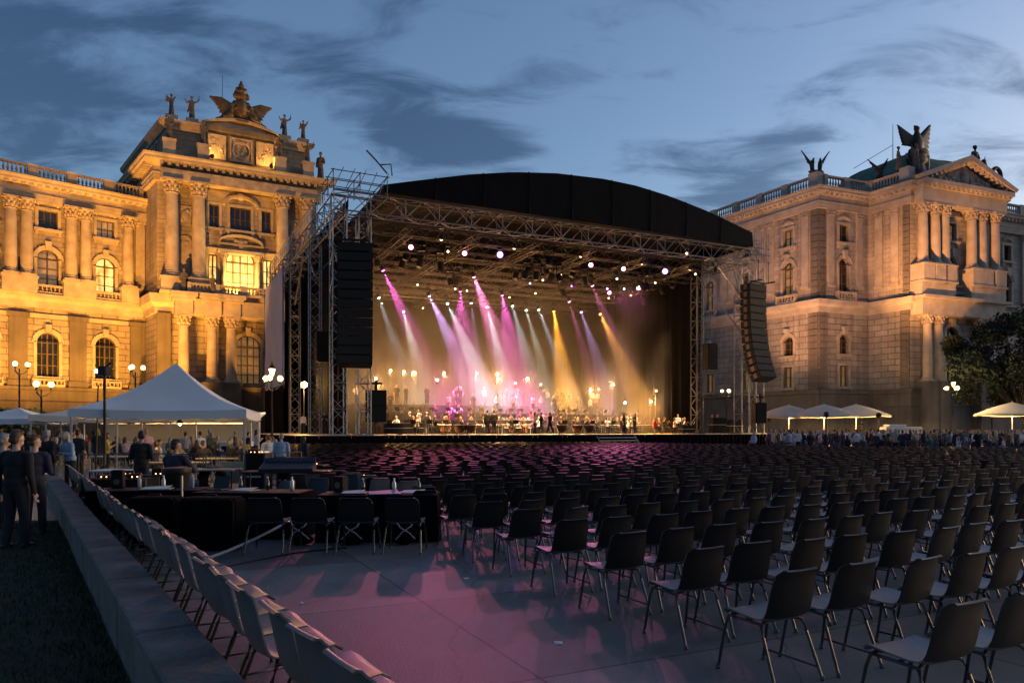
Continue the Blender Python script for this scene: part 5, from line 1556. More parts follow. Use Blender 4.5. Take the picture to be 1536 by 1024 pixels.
# the low wall: coping stones over upright blocks
WALL = empty('low_wall', (WA.x, WA.y, 0), math.atan2(wd.y, wd.x), 'low weathered concrete wall with a flat coping running along the lawn', 'wall')
Lw = 22.6; m = MB(); x = -2.4; rg = random.Random(9)
while x < Lw - 2.6:
    L = rg.uniform(1.15, 1.35)
    m.rbox(x + .005, x + L - .005, .02 + rg.uniform(-.006, .006), .30 + rg.uniform(-.006, .006), -.02, .415, .012); x += L
m.build('wall_block', M['wall'], WALL)
m = MB(); x = -2.4; 
while x < Lw - 2.6:
    L = rg.uniform(1.7, 2.1); j = rg.uniform(-.006, .006)
    m.rbox(x + .006, x + L - .006, -.02 + j, .335 + j, .418, .50 + rg.uniform(-.004, .004), .016); x += L
m.build('coping', M['wall'], WALL)

# ================================================================== CHAIRS
PROF = [(.248, .418, .17), (.24, .436, .195), (.222, .448, .212), (.19, .453, .222), (.06, .441, .228), (-.08, .432, .228), (-.15, .438, .226), (-.185, .460, .222), (-.205, .50, .218),
        (-.222, .56, .216), (-.24, .64, .214), (-.258, .72, .208), (-.272, .772, .196), (-.282, .797, .178), (-.292, .81, .160), (-.306, .812, .152), (-.316, .804, .148)]
def shell(i0, i1, nx=9, th=.010):
    top = []; 
    for i in range(i0, i1 + 1):
        y, z, w = PROF[i]
        row = []
        a = PROF[max(i - 1, 0)]; c = PROF[min(i + 1, len(PROF) - 1)]
        t = Vector((0, c[0] - a[0], c[1] - a[1])).normalized(); nr = Vector((0, t.z, -t.y)); nr = nr if i < 7 and nr.z > 0 else nr
        if nr.z < 0 and i < 7: nr = -nr
        if i >= 7 and nr.y < 0 and i < 15: nr = -nr
        for j in range(nx):
            u = -1 + 2 * j / (nx - 1)
            k = .022 * abs(u) ** 2.6 if 2 < i < 13 else .006 * u * u
            row.append(Vector((u * w, y, z)) + nr * k)
        top.append((row, nr))
    m = MB()
    rows = []
    for row, nr in top:
        under = [p - nr * th for p in reversed(row)]
        rows.append([tuple(p) for p in row] + [tuple(p) for p in under])
    m.grid(rows, closed=True)
    k = len(rows[0]); m.f.append(tuple(range(k))); m.m.append(0); m.f.append(tuple(range(len(m.v) - k, len(m.v)))); m.m.append(0)
    return m
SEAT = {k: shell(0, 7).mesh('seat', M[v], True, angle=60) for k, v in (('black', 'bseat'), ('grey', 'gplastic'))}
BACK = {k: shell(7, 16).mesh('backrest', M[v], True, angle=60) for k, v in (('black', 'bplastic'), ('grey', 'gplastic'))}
def leg_mesh(sx, sy):
    m = MB()
    if sy > 0: p = [(sx * .10, .14, .428), (sx * .17, .165, .427), (sx * .203, .185, .405), (sx * .214, .205, .33), (sx * .232, .262, .012)]
    else: p = [(sx * .10, -.10, .42), (sx * .17, -.12, .42), (sx * .205, -.135, .40), (sx * .214, -.16, .33), (sx * .232, -.285, .012)]
    m.tube(p, .0115, 7); m.lathe(p[-1][0], p[-1][1], [(.015, 0), (.016, .03), (.012, .034)], 8)
    return m.mesh('leg', M['leg'], True, angle=50)
LEGS = [leg_mesh(sx, sy) for sx in (-1, 1) for sy in (-1, 1)]
m = MB(); m.tube([(.226, .235, .09), (.226, -.25, .09)], .008, 6); STRETCH = m.mesh('stretcher', M['leg'], True)
m = MB()
for s in (-1, 1): m.tube([(s * .198, .19, .415), (s * .198, -.14, .41)], .010, 6)
m.tube([(-.2, 0, .418), (.2, 0, .418)], .008, 6); FRAME = m.mesh('seat_frame', M['leg'], True)
def make_chair(kind='black'):
    r = empty('stacking_chair' if kind == 'black' else 'grey_chair', (0, 0, 0))
    link('backrest', BACK[kind], r); link('seat', SEAT[kind], r)
    for me in LEGS: link('leg', me, r)
    link('stretcher', STRETCH, r); link('seat_frame', FRAME, r)
    return r
# small one-mesh copy for far away
def far_mb():
    m = MB()
    for i in range(len(PROF) - 1): pass
    idx = (1, 3, 5, 7, 9, 12, 14, 16); rows = []
    for i in idx:
        y, z, w = PROF[i]; rows.append([(u * w, y + (.012 * u * u if i > 6 else 0), z + (.012 * u * u if i <= 6 else 0)) for u in (-1, -.5, .5, 1)])
    b = len(m.v); m.grid(rows[:4], 1); m.grid(rows[3:], 0)
    for sx in (-1, 1):
        m.tube([(sx * .2, .19, .42), (sx * .232, .262, 0)], .012, 4, 2); m.tube([(sx * .2, -.13, .42), (sx * .232, -.285, 0)], .012, 4, 2)
    return m
FARMB = far_mb()
FARME = {'black': FARMB.mesh('stacking_chair', [M['bplastic'], M['bseat'], M['leg']], recalc=False), 'grey': FARMB.mesh('stacking_chair', [M['gplastic'], M['gplastic'], M['leg']], recalc=False)}
CH0 = Vector((1.95, 5.33))          # floor centre of the aisle-side chair, second visible row
rg = random.Random(12)
cand = []
for r in range(-1, 46):
    off = 0.0 if r >= 0 else .75
    base = CH0 + sv * (1.07 * r) 
    shift = rg.uniform(-.08, .08) + (rg.uniform(-.28, .28) if r > 5 else 0) + (.04 if r == -1 else 0)
    for c in range(0, 130):
        if r == -1 and c == 0: shift = .04
        a = c * .60 + shift + rg.uniform(-.025, .025)
        p = base + su * a + sv * rg.uniform(-.06, .06)
        # leftward creep of the far rows beyond the mixing desks
        rz = SA + R(rg.gauss(0, 2.8) + (rg.uniform(-14, 14) if rg.random() < .06 else 0))
        x = image_x(p)
        if p.y > 59.5 or p.y > max(43.5, 60 - max(0, p.x - 7) * 1.15) or x > 2100 or x < -50: continue
        s = S_of(p)
        if s[1] > -3.4: continue
        if rg.random() < .012 and r > 2: continue
        cand.append((p.y, r, c, p, rz))
EXTRA = []
for r in range(12, 44):
    for c in range(1, 9 if r > 16 else 5):
        p = CH0 + sv * (1.07 * r) - su * (.6 * c + .06)
        if S_of(p)[1] > -3.4 or image_x(p) < 440: continue
        EXTRA.append((p.y, r, -c, p + Vector((rg.uniform(-.05, .05), rg.uniform(-.06, .06))), SA + R(rg.gauss(0, 7))))
cand += EXTRA
cand.sort(key=lambda t: t[0])
visible = [t for t in cand if -40 < image_x(t[3]) < 1580]
near = visible[:272]; nearset = set(id(t) for t in near)
proto = make_chair('black'); used = [False]
rows = {}
for t in near: rows.setdefault(t[1], []).append(t)
GRP = 'black stacking chairs in rows facing the stage'
for ri, r in enumerate(sorted(rows)):
    L = sorted(rows[r], key=lambda t: t[2])
    for k, (Y, _, c, p, rz) in enumerate(L):
        grey = c < 0 and rg.random() < .55 or (c == 0 and 6 < r < 15 and rg.random() < .45)
        kind = 'grey' if grey else 'black'
        if Y < 14.5:
            if kind == 'black':
                if not used[0]: o = proto; used[0] = True
                else: o = copy_tree(proto)
            else: o = make_chair('grey'); o.name = 'stacking_chair'
            o.location = (p.x, p.y, 0); o.rotation_euler = (0, 0, rz)
        else: o = link('stacking_chair', FARME[kind], None, (p.x, p.y, 0), rz)
        tag(o, f"{kind} stacking chair, {nth(k + 1)} from the aisle in the {nth(ri + 1)} row from the camera", 'chair', GRP)
rest = [t for t in cand if id(t) not in nearset]
fv = np.array(FARMB.v); nf = [len(q) for q in FARMB.f]; fl = np.concatenate([np.array(q) for q in FARMB.f]); fmi = np.array(FARMB.m)
K = len(rest); V_ = np.zeros((K, len(fv), 3))
for i, (Y, r, c, p, rz) in enumerate(rest):
    cs, sn = math.cos(rz), math.sin(rz)
    V_[i, :, 0] = p.x + fv[:, 0] * cs - fv[:, 1] * sn; V_[i, :, 1] = p.y + fv[:, 0] * sn + fv[:, 1] * cs; V_[i, :, 2] = fv[:, 2]
me = bpy.data.meshes.new('far_chairs')
me.vertices.add(K * len(fv)); me.vertices.foreach_set('co', V_.ravel())
loops = (fl[None] + (np.arange(K) * len(fv))[:, None]).ravel(); me.loops.add(len(loops)); me.loops.foreach_set('vertex_index', loops.astype(np.int32))
sizes = np.tile(nf, K); starts = np.concatenate([[0], np.cumsum(sizes)[:-1]])
me.polygons.add(len(sizes)); me.polygons.foreach_set('loop_start', starts.astype(np.int32))
me.polygons.foreach_set('material_index', np.tile(fmi, K).astype(np.int32))
me.update(calc_edges=True); me.validate()
for mm in ('bplastic', 'bseat', 'leg'): me.materials.append(M[mm])
tag(link('far_chairs', me), 'endless far rows of black chairs filling the square up to the stage', 'chairs', kind='stuff')
# pale chairs with their backs against the low wall
gproto = make_chair('grey'); cr = -wn
GL = 'pale chairs along the low wall'
k = 0; t_ = -1.05; wl = []
while t_ < 18.4:
    p = WA + wd * t_ + cr * (.42 + rg.uniform(-.02, .02))
    o = gproto if k == 0 else copy_tree(gproto)
    o.location = (p.x, p.y, 0); o.rotation_euler = (0, 0, math.atan2(cr.y, cr.x) - PI / 2 + R(rg.gauss(0, 3)))
    o.name = 'wall_chair'; o.scale = (1.06, 1.06, 1.08)
    tag(o, f'pale grey chair with its back to the low wall, {nth(k + 1)} counted from the camera', 'chair', GL)
    k += 1; t_ += .52 + rg.uniform(-.015, .02)
    if k == 3: t_ += .12

# ================================================================== MIXING DESK AREA
for i, x in enumerate((404, 470, 538, 608)):
    p = ((x - 768) / F * 10.75, 10.75)
    o = copy_tree(proto); o.location = (p[0], p[1], 0); o.rotation_euler = (0, 0, R((2, -1, 1, -2)[i])); o.scale = (1.18, 1.1, 1.0)
    tag(o, f"black chair at the draped mixing tables, {['leftmost, beside the grey strap', 'second from the left', 'third from the left', 'rightmost, over the black bag'][i]}", 'chair', 'chairs at the draped tables')
p = ((300 - 768) / F * 12.9, 12.9)
for i, (x, Y) in enumerate(((415, 13.6), (635, 12.6), (470, 14.4), (520, 15.6), (560, 15.2), (590, 15.9))):
    o = copy_tree(proto); o.location = ((x - 768) / F * Y, Y, 0); o.rotation_euler = (0, 0, R((150, 12, 170, 185, 20, -8)[i]))
    tag(o, f'black chair standing behind the draped tables, {nth([1, 6, 2, 3, 4, 5][i])} from the left', 'chair', 'chairs behind the draped tables')
table_thing('draped_table', 'long table under a black floor-length cloth behind the two rightmost chairs', 'table', (-2.15, 11.95, 0), R(2), 1.85, .75, .75, 'speaker', skirt='black')
table_thing('draped_table', 'long table under a black floor-length cloth behind the strap', 'table', (-4.35, 12.35, 0), R(-4), 1.8, .75, .75, 'speaker', skirt='black')
table_thing('draped_table', 'long table under a black floor-length cloth behind the two big black cases', 'table', (-6.35, 12.9, 0), R(5), 1.8, .75, .74, 'speaker', skirt='black')
for i, (x, Y, w, h) in enumerate(((234, 11.2, .74, .76), (318, 10.9, .86, .78))):
    t = empty('padded_case', ((x - 768) / F * Y, Y, 0), R((4, -2)[i]), f"large black padded case standing on the paving, {'left of' if i == 0 else 'right of'} the thin metal pole", 'case')
    m = MB(); m.rbox(-w / 2, w / 2, -.2, .25, .02, h, .05); c = m.build('case_body', M['black'], t)
    m = MB()
    pts = [(-w / 2 + .02, -.215, .05), (-w / 2 + .02, -.215, h - .06), (-w / 2 + .07, -.215, h - .015), (w / 2 - .07, -.215, h - .015), (w / 2 - .02, -.215, h - .06), (w / 2 - .02, -.215, .05)]
    m.tube(pts, .012, 6); m.build('edge_piping', M['speaker'], c)
    m = MB(); m.tube([(-.1, -.05, h), (-.08, -.05, h + .04), (.08, -.05, h + .04), (.1, -.05, h)], .012, 6); m.build('handle', M['dark'], t)
    m = MB()
    for sx in (-1, 1):
        for sy in (-.15, .2): m.box(sx * (w / 2 - .1) - .03, sx * (w / 2 - .1) + .03, sy - .03, sy + .03, 0, .025)
    m.build('foot', M['dark'], t)
# papers and folders on the tables
for i, (x, y, z, rz, w, d, mm, lab) in enumerate(((-2.05, 11.75, .755, .3, .5, .34, 'blue', 'large blue folder lying on the draped table by the aisle'), (-1.62, 11.9, .755, -.2, .42, .3, 'pinkpaper', 'pale pink sheets lying at the aisle end of the draped table'),
        (-2.55, 11.8, .755, .1, .4, .28, 'dark', 'dark folder left of the blue folder on the draped table'), (-6.2, 12.8, .745, .2, .5, .34, 'wood', 'tan folder lying on the table behind the big cases'), (-4.5, 12.35, .755, -.3, .42, .3, 'wood', 'tan papers lying on the middle draped table'))):
    t = empty('folder', (x, y, z + .001), rz, lab, 'folder')
    m = MB(); m.rbox(-w / 2, w / 2, -d / 2, d / 2, 0, .012, .003); m.build('cover', M[mm], t)
    m = MB(); m.add([(-w / 2 + .02, -d / 2 + .02, .0125), (w / 2 - .03, -d / 2 + .03, .0125), (w / 2 - .02, d / 2 - .02, .05), (-w / 2 + .03, d / 2 - .03, .03)], [(0, 1, 2, 3)]); m.build('sheet', M['paper' if mm != 'blue' else 'blue'], t, recalc=False)
# clutter on and behind the tables
rg = random.Random(44)
KIT = {'laptop': [], 'water_bottle': [], 'small_speaker': []}
for tx, ty, tz in ((-2.15, 12.1, .752), (-4.35, 12.5, .752), (-6.35, 13.0, .742)):
    for k in range(4):
        kind = rg.choice(('laptop', 'water_bottle', 'water_bottle', 'small_speaker'))
        p = (tx - .7 + k * .44 + rg.uniform(-.05, .05), ty + rg.uniform(-.02, .12), tz + .001)
        t = empty(kind, p, R(rg.uniform(-30, 30)))
        if kind == 'laptop':
            m = MB(); m.rbox(-.15, .15, -.1, .1, 0, .018, .004); m.build('keyboard_base', M['dsteel'], t)
            m = MB(); m.add([(-.15, .1, .018), (.15, .1, .018), (.15, .16, .22), (-.15, .16, .22), (-.15, .11, .016), (.15, .11, .016), (.15, .17, .218), (-.15, .17, .218)], [(0, 1, 2, 3), (7, 6, 5, 4), (0, 4, 5, 1), (1, 5, 6, 2), (2, 6, 7, 3), (3, 7, 4, 0)]); m.build('screen_lid', M['dark'], t)
        elif kind == 'water_bottle':
            m = MB(); m.lathe(0, 0, [(.03, 0), (.034, .02), (.034, .14), (.014, .18), (.014, .2)], 10); m.build('bottle_body', M[rg.choice(('glass', 'blue', 'alu'))], t, smooth=True)
            m = MB(); m.lathe(0, 0, [(.016, .2), (.016, .225)], 8); m.build('cap', M['paper'], t)
        else:
            m = MB(); m.rbox(-.1, .1, -.09, .09, 0, rg.uniform(.2, .34), .015); m.build('cabinet', M['speaker'], t)
            m = MB(); m.lathe(0, 0, [(.07, -.01), (.05, .0)], 12); m.v = [(v[0], -.092 - v[2], .11 + v[1]) for v in m.v]; m.build('cone', M['dsteel'], t)
        KIT[kind].append(t)
for kind, L in KIT.items():
    L.sort(key=lambda o: image_x(o.location))
    for i, t in enumerate(L): tag(t, {'laptop': 'open dark laptop', 'water_bottle': 'small drinks bottle', 'small_speaker': 'small black monitor speaker'}[kind] + f' on the draped tables, {nth(i + 1)} such from the left', kind.replace('_', ' '), kind.replace('_', ' ') + 's on the draped tables')
for i, (x, y) in enumerate(((452, 905), (700, 868), (838, 965))):
    Y = H * F / (y - HZ); m = MB(); w_ = rg.uniform(.02, .035); m.add([(-w_, -.03, .006), (w_, -.035, .012), (w_ * .8, .04, .02), (-w_ * .7, .035, .004)], [(0, 1, 2, 3)])
    tag(m.build('paper_scrap', M['paper'], None, recalc=False, loc=((x - 768) / F * Y, Y, 0), rz=rg.uniform(0, 3)), f'tiny paper scrap lying on the paving, {nth([1, 2, 3][i])} from the left', 'paper scrap', 'paper scraps on the paving')
# thin pole with the black drum bin
t = empty('speaker_pole', ((273 - 768) / F * 11.6, 11.6, 0), 0, 'thin metal pole on a tripod between the two big black cases', 'pole')
m = MB(); m.tube([(0, 0, .05), (0, 0, 1.05)], .016, 8); m.build('pole', M['alu'], t)
for k in range(3): m = MB(); m.tube([(0, 0, .25), (.22 * math.cos(k * 2.1), .22 * math.sin(k * 2.1), .01)], .011, 6); m.build('tripod_leg', M['dark'], t)
t = empty('round_bin', ((265 - 768) / F * 13.4, 13.4, .0), 0, 'tall round black bin with a rim behind the thin metal pole', 'bin')
m = MB(); m.lathe(0, 0, [(.2, 0), (.23, .05), (.23, .98), (.235, 1.0)], 18); m.build('bin_body', M['speaker'], t, smooth=True)
m = MB(); m.lathe(0, 0, [(.25, 1.0), (.255, 1.03), (.25, 1.08), (.1, 1.1)], 18); m.build('bin_rim', M['dark'], t, smooth=True)
# mixing console, screens and gear on a riser behind
t = table_thing('gear_table', 'table carrying the mixing desk right of the tent', 'table', ((432 - 768) / F * 17.5, 17.5, 0), R(8), 2.0, .8, .8, 'dark', 'dark')
t = empty('mixing_desk', ((432 - 768) / F * 17.5, 17.5, .803), R(8), 'wide dark mixing desk with rows of small knobs and a bluish top', 'mixing desk')
m = MB(); m.add([(-.62, -.35, 0), (.62, -.35, 0), (.62, .35, 0), (-.62, .35, 0), (-.62, -.35, .06), (.62, -.35, .06), (.62, .35, .2), (-.62, .35, .2)], [(3, 2, 1, 0), (4, 5, 6, 7), (0, 1, 5, 4), (1, 2, 6, 5), (2, 3, 7, 6), (3, 0, 4, 7)]); c = m.build('console_body', M['dark'], t)
m = MB()
for i in range(18):
    for j in range(6):
        yy = -.28 + j * .1; m.box(-.57 + i * .066, -.555 + i * .066, yy, yy + .022, .06 + (yy + .35) * .2, .078 + (yy + .35) * .2)
m.build('knob', M['dsteel'], c)
m = MB(); m.box(-.6, .6, .33, .38, .2, .3); m.build('meter_bridge', mat('blue_console_top', (.03, .05, .12), .35), c)
# equipment racks, crates
rg = random.Random(31)
for i, (x, Y, w, h, lab) in enumerate(((500, 17.6, .9, .62, 'dark flight case right of the mixing desk'), (560, 15.0 + 2.6, 1.3, .66, 'long dark flight case nearest the aisle chairs'), (388, 19.6, .55, 1.15, 'tall dark rack left of the mixing desk by the tent leg'), (455, 20.5, 1.3, .8, 'dark flight case behind the mixing desk'), (180, 15.6, 1.4, .75, 'dark case beside the wall chairs below the tent'), (215, 17.2, 1.6, .72, 'dark case under the near edge of the tent'))):
    t = empty('flight_case', ((x - 768) / F * Y, Y, 0), R(rg.uniform(-8, 10)), lab, 'case')
    m = MB(); m.rbox(-w / 2, w / 2, -.3, .3, .08, h, .02); c = m.build('case_body', M['speaker'], t)
    for sx in (-1, 1):
        for sy in (-1, 1):
            m = MB(); m.ball((sx * (w / 2 - .1), sy * .22, .045), .045, 8, 6); m.build('caster', M['dark'], t)
            m = MB(); m.box(sx * (w / 2 - .02) - .025, sx * (w / 2 - .02) + .025, sy * .285 - .022, sy * .285 + .022, .085, h + .004); m.build('corner_trim', M['dsteel'], c)
    m = MB()
    for k in range(7): m.box(-w / 2 + .06 + k * (w - .2) / 7, -w / 2 + .06 + k * (w - .2) / 7 + .07, -.306, -.29, h * .45, h * .45 + .05)
    m.build('latch', M['alu'], c)
    for j in range(2):
        g = empty('small_device', ((x - 768) / F * Y + (j - .5) * w * .45, Y, h + .002), R(rg.uniform(-30, 30)), ('left' if j == 0 else 'right') + ' small box on ' + lab, 'device')
        m = MB(); m.rbox(-.13, .13, -.1, .1, 0, rg.uniform(.06, .16), .012); m.build('device_body', M[rg.choice(('dark', 'alu', 'speaker'))], g)
        m = MB(); m.ball((.06, -.105, .03), .012, 6, 5); m.ball((-.04, -.105, .03), .012, 6, 5); m.build('indicator_light', glow('indicator', (1, .45, .15), 5), g)
# pale board, lit by the tent lamp
t = empty('pale_board', ((357 - 768) / F * 20.2, 20.2, 0), R(-4), 'pale wooden board propped upright under the right side of the tent', 'board')
m = MB(); m.rbox(-.47, .47, -.02, .02, .30, .90, .008); m.build('panel', M['wood'], t)
for s in (-1, 1): m = MB(); m.tube([(s * .4, .03, .9), (s * .42, .03, 0)], .02, 6); m.tube([(s * .4, .03, .8), (s * .42, .45, 0)], .018, 6); m.build('leg', M['dark'], t)
for k, (x, Y) in enumerate(((318, 19.8), (393, 20.4))):
    t = empty('cable_reel', ((x - 768) / F * Y, Y, 0), R((70, 100)[k]), f"round dark cable reel {('left', 'right')[k]} of the pale board", 'cable reel')
    m = MB(); m.ring([(.3 * math.cos(2 * PI * i / 24), .42 + .3 * math.sin(2 * PI * i / 24)) for i in range(24)], [(.38 * math.cos(2 * PI * i / 24), .42 + .38 * math.sin(2 * PI * i / 24)) for i in range(24)], -.15, .15); m.build('reel_rim', M['dark'], t)
    m = MB()
    for i in range(6): m.tube([(0, 0, .42), (.31 * math.cos(i * PI / 3), 0, .42 + .31 * math.sin(i * PI / 3))], .015, 5)
    m.box(-.25, .25, -.2, .2, 0, .045); m.build('spoke', M['alu'], t)
# strap and cables
m = MB(); pts = [(-3.55, 9.35, .02), (-3.9, 9.0, .012)]
a = Vector(((290 - 768) / F * 9.6, 9.6, .015)); b = Vector(((425 - 768) / F * 11.3, 11.3, .30)); rows = [[], []]
for k in range(9):
    p = a.lerp(b, k / 8); p.z = .015 + .28 * (k / 8) ** 1.5
    rows[0].append((p.x - .012, p.y - .02, p.z)); rows[1].append((p.x + .012, p.y + .02, p.z + .03))
m.tube([((p[0] + q[0]) / 2, (p[1] + q[1]) / 2, (p[2] + q[2]) / 2 + .012) for p, q in zip(*rows)], .02, 6)
tag(m.build('strap', M['strap'], smooth=True), 'pale grey strap running from the paving up to the leftmost table chair', 'strap')
def cable(pts, r, lab, mm='dark'):
    m = MB(); P = []
    for i in range(len(pts) - 1):
        for k in range(8):
            t = k / 8; q0 = pts[max(i - 1, 0)]; q1 = pts[i]; q2 = pts[i + 1]; q3 = pts[min(i + 2, len(pts) - 1)]
            P.append(tuple(.5 * (2 * q1[d] + (q2[d] - q0[d]) * t + (2 * q0[d] - 5 * q1[d] + 4 * q2[d] - q3[d]) * t * t + (3 * q1[d] - q0[d] - 3 * q2[d] + q3[d]) * t ** 3) for d in (0, 1)) + (r + .001,))
    P.append((*pts[-1][:2], r + .001)); m.tube(P, r, 6)
    return tag(m.build('cable', M[mm], smooth=True), lab, 'cable')
def gp(x, y): Y = H * F / (y - HZ); return ((x - 768) / F * Y, Y)
cable([gp(295, 862), gp(340, 850), gp(400, 838), gp(450, 829), gp(520, 822)], .012, 'black cable lying straight on the paving below the grey strap')
cable([gp(300, 880), gp(312, 868), gp(305, 858), gp(322, 864), gp(330, 875), gp(350, 884)], .010, 'short coiled black cable end on the paving by the wall chairs')
for i, x in enumerate((452, 528, 606)):
    t = empty('cable_bag', ((x - 768) / F * 11.35, 11.35, 0), R(10 * i), ['flat dark cable coil under the second table chair', 'flat dark cable coil between the table chairs', 'black bag with pale straps under the rightmost table chair'][i], 'bag')
    m = MB(); m.ball((0, 0, .08 if i < 2 else .16), (.2, .13, .08 if i < 2 else .16), 14, 9); m.build('bag_body', M['black'], t, smooth=True)
    m = MB(); m.tube([(-.15, -.1, .1), (-.05, -.14, .22), (.08, -.14, .3), (.16, -.05, .42)], .012, 5); m.tube([(.15, -.1, .1), (.05, -.14, .2), (-.08, -.14, .28), (-.16, -.05, .4)], .012, 5); m.build('strap', M['strap'], t)

# ================================================================== TENTS
def tent(name, label, loc, rz, w, eave, peak, mm='white', val=.28, legs=True):
    t = empty(name, loc, rz, label, 'tent')
    h = w / 2; m = MB(); n = 8
    cs = [(-h, -h), (h, -h), (h, h), (-h, h)]
    rows = []
    for k in range(n + 1):
        f = k / n; row = []
        z = peak - (peak - eave) * (f + .16 * math.sin(PI * f) * (1))
        for i in range(4):
            a = Vector(cs[i]); b = Vector(cs[(i + 1) % 4])
            for j in range(10):
                p = a.lerp(b, j / 10); q = p * max(.006, f)
                sag = -.10 * math.sin(PI * j / 10) * f
                row.append((q.x, q.y, z + sag * .6))
        rows.append(row)
    m.grid(rows, closed=True)
    can = m.build('canopy', M[mm], t, smooth=True, recalc=False, angle=18)
    m = MB(); rows = [[], [], []]
    for i in range(4):
        a = Vector(cs[i]); b = Vector(cs[(i + 1) % 4])
        for j in range(16):
            p = a.lerp(b, j / 16); s = -.06 * math.sin(PI * j / 16)
            for k in range(3): rows[k].append((p.x * 1.004, p.y * 1.004, eave + s - val * k / 2 + (.02 * math.sin(j * 2.4) if k == 2 else 0)))
    m.grid(rows, closed=True); m.build('valance', M[mm], can, recalc=False)
    if legs:
        for c in cs:
            m = MB(); x, y = c[0] * .975, c[1] * .975
            m.box(x - .03, x + .03, y - .03, y + .03, .02, eave - .02); m.box(x - .08, x + .08, y - .08, y + .08, 0, .02); m.build('leg', M['alu'], t)
        m = MB()
        for i in range(4):
            a = Vector(cs[i]) * .97; b = Vector(cs[(i + 1) % 4]) * .97
            for j in range(4):
                p = a.lerp(b, j / 4); q = a.lerp(b, (j + 1) / 4)
                m.tube([(p.x, p.y, eave - .12), (q.x, q.y, eave - .42)], .012, 4); m.tube([(p.x, p.y, eave - .42), (q.x, q.y, eave - .12)], .012, 4)
        m.build('scissor_frame', M['alu'], t)
    return t
tent('pop_up_tent', 'white square pop-up tent with a pointed top over the mixing tables', (-12.05, 26.3, 0), R(14), 5.3, 2.45, 4.15)
tent('pop_up_tent', 'lower white canopy half hidden behind the left side of the pointed tent', (-20.4, 37.5, 0), R(20), 6.0, 2.45, 3.4, 'cream')
tent('pop_up_tent', 'small white canopy edge furthest left behind the standing visitors', (-27.6, 41, 0), R(12), 4.5, 2.4, 3.0, 'white')
t = empty('food_stall', (-20.5, 45, 0), R(10), 'long pale food stall with a lit front seen under the pointed tent', 'stall')
m = MB(); m.rbox(-4.5, 4.5, -1.5, 1.5, .1, 1.05, .03); m.build('counter', M['cream'], t)
m = MB(); m.box(-4.6, 4.6, 1.3, 1.5, 1.05, 2.3); m.build('back_panel', M['cream'], t)
m = MB(); m.add([(-4.9, -2.0, 2.35), (4.9, -2.0, 2.35), (4.9, 1.8, 2.9), (-4.9, 1.8, 2.9), (-4.9, -2.0, 2.25), (4.9, -2.0, 2.25), (4.9, 1.8, 2.8), (-4.9, 1.8, 2.8)], [(0, 1, 2, 3), (7, 6, 5, 4), (0, 4, 5, 1), (1, 5, 6, 2), (2, 6, 7, 3), (3, 7, 4, 0)]); m.build('awning', M['white'], t)
for x in (-4.6, -1.5, 1.5, 4.6): m = MB(); m.tube([(x, -1.9, 0), (x, -1.9, 2.3)], .04, 6); m.build('post', M['alu'], t)
m = MB(); m.rbox(-4, 4, -1.2, -1.1, 2.12, 2.2, .01); m.build('strip_lamp', glow('strip_lamp', (1, .6, .24), 1.2), t)
# tables under and round the tent
for i, (x, Y, w, mm, lab) in enumerate(((205, 19.0, 2.2, 'paper', 'pale topped table at the near left of the tent'), (300, 19.5, 2.0, 'wood', 'tan topped table at the near right of the tent'), (255, 23.5, 2.2, 'wood', 'tan table in the middle under the tent'), (340, 27, 2.0, 'wood', 'tan table at the far right under the tent'), (185, 29, 2.2, 'paper', 'pale table at the far left under the tent'), (405, 30, 2.0, 'paper', 'pale table right of the tent in front of the stage skirt'))):
    table_thing('tent_table', lab, 'table', ((x - 768) / F * Y, Y, 0), R(6 * (i % 3) - 4), w, .8, .74, mm)
# crowd barriers
def barrier(x0, Y0, x1, Y1, lab):
    a = Vector(((x0 - 768) / F * Y0, Y0)); b = Vector(((x1 - 768) / F * Y1, Y1)); L = (b - a).length
    t = empty('crowd_barrier', (a.x, a.y, 0), math.atan2(b.y - a.y, b.x - a.x), lab, 'barrier')
    m = MB()
    for z in (.22, 1.05): m.tube([(0, 0, z), (L, 0, z)], .02, 6)
    for x in (0, L): m.tube([(x, 0, .05), (x, 0, 1.05)], .02, 6)
    m.build('frame', M['dsteel'], t)
    m = MB(); n = int(L / .13)
    for k in range(1, n): m.tube([(L * k / n, 0, .22), (L * k / n, 0, 1.05)], .008, 4)
    m.build('bar', M['dsteel'], t)
    for x in (.3, L - .3): m = MB(); m.box(x - .02, x + .02, -.3, .3, 0, .05); m.build('foot', M['dsteel'], t)
barrier(83, 20.5, 110, 22.5, 'short metal crowd barrier at the far end of the low wall')
barrier(118, 21.5, 210, 22.3, 'metal crowd barrier left under the near edge of the tent')
barrier(214, 22.3, 305, 22.0, 'metal crowd barrier in the middle under the near edge of the tent')
barrier(309, 22.0, 395, 22.4, 'metal crowd barrier at the right leg of the tent')
barrier(400, 23.0, 452, 24.0, 'metal crowd barrier right of the tent towards the chairs')
# warm lamp hanging under the tent
t = empty('hanging_lamp', (-11.6, 25.6, 0), 0, 'small warm lamp hanging under the middle of the pointed tent', 'lamp')
m = MB(); m.tube([(0, 0, 2.12), (0, 0, 3.4)], .008, 5); m.lathe(0, 0, [(.14, 2.0), (.05, 2.12)], 10); m.build('lamp_shade', M['dark'], t)
m = MB(); m.ball((0, 0, 1.98), .06, 8, 6); m.build('bulb', M['lampglow'], t)
l = bpy.data.lights.new('tent_light', 'POINT'); l.energy = 45; l.color = (1, .58, .22); l.shadow_soft_size = .06
o = bpy.data.objects.new('tent_light', l); COL.objects.link(o); o.location = (-11.6, 25.6, 1.85)
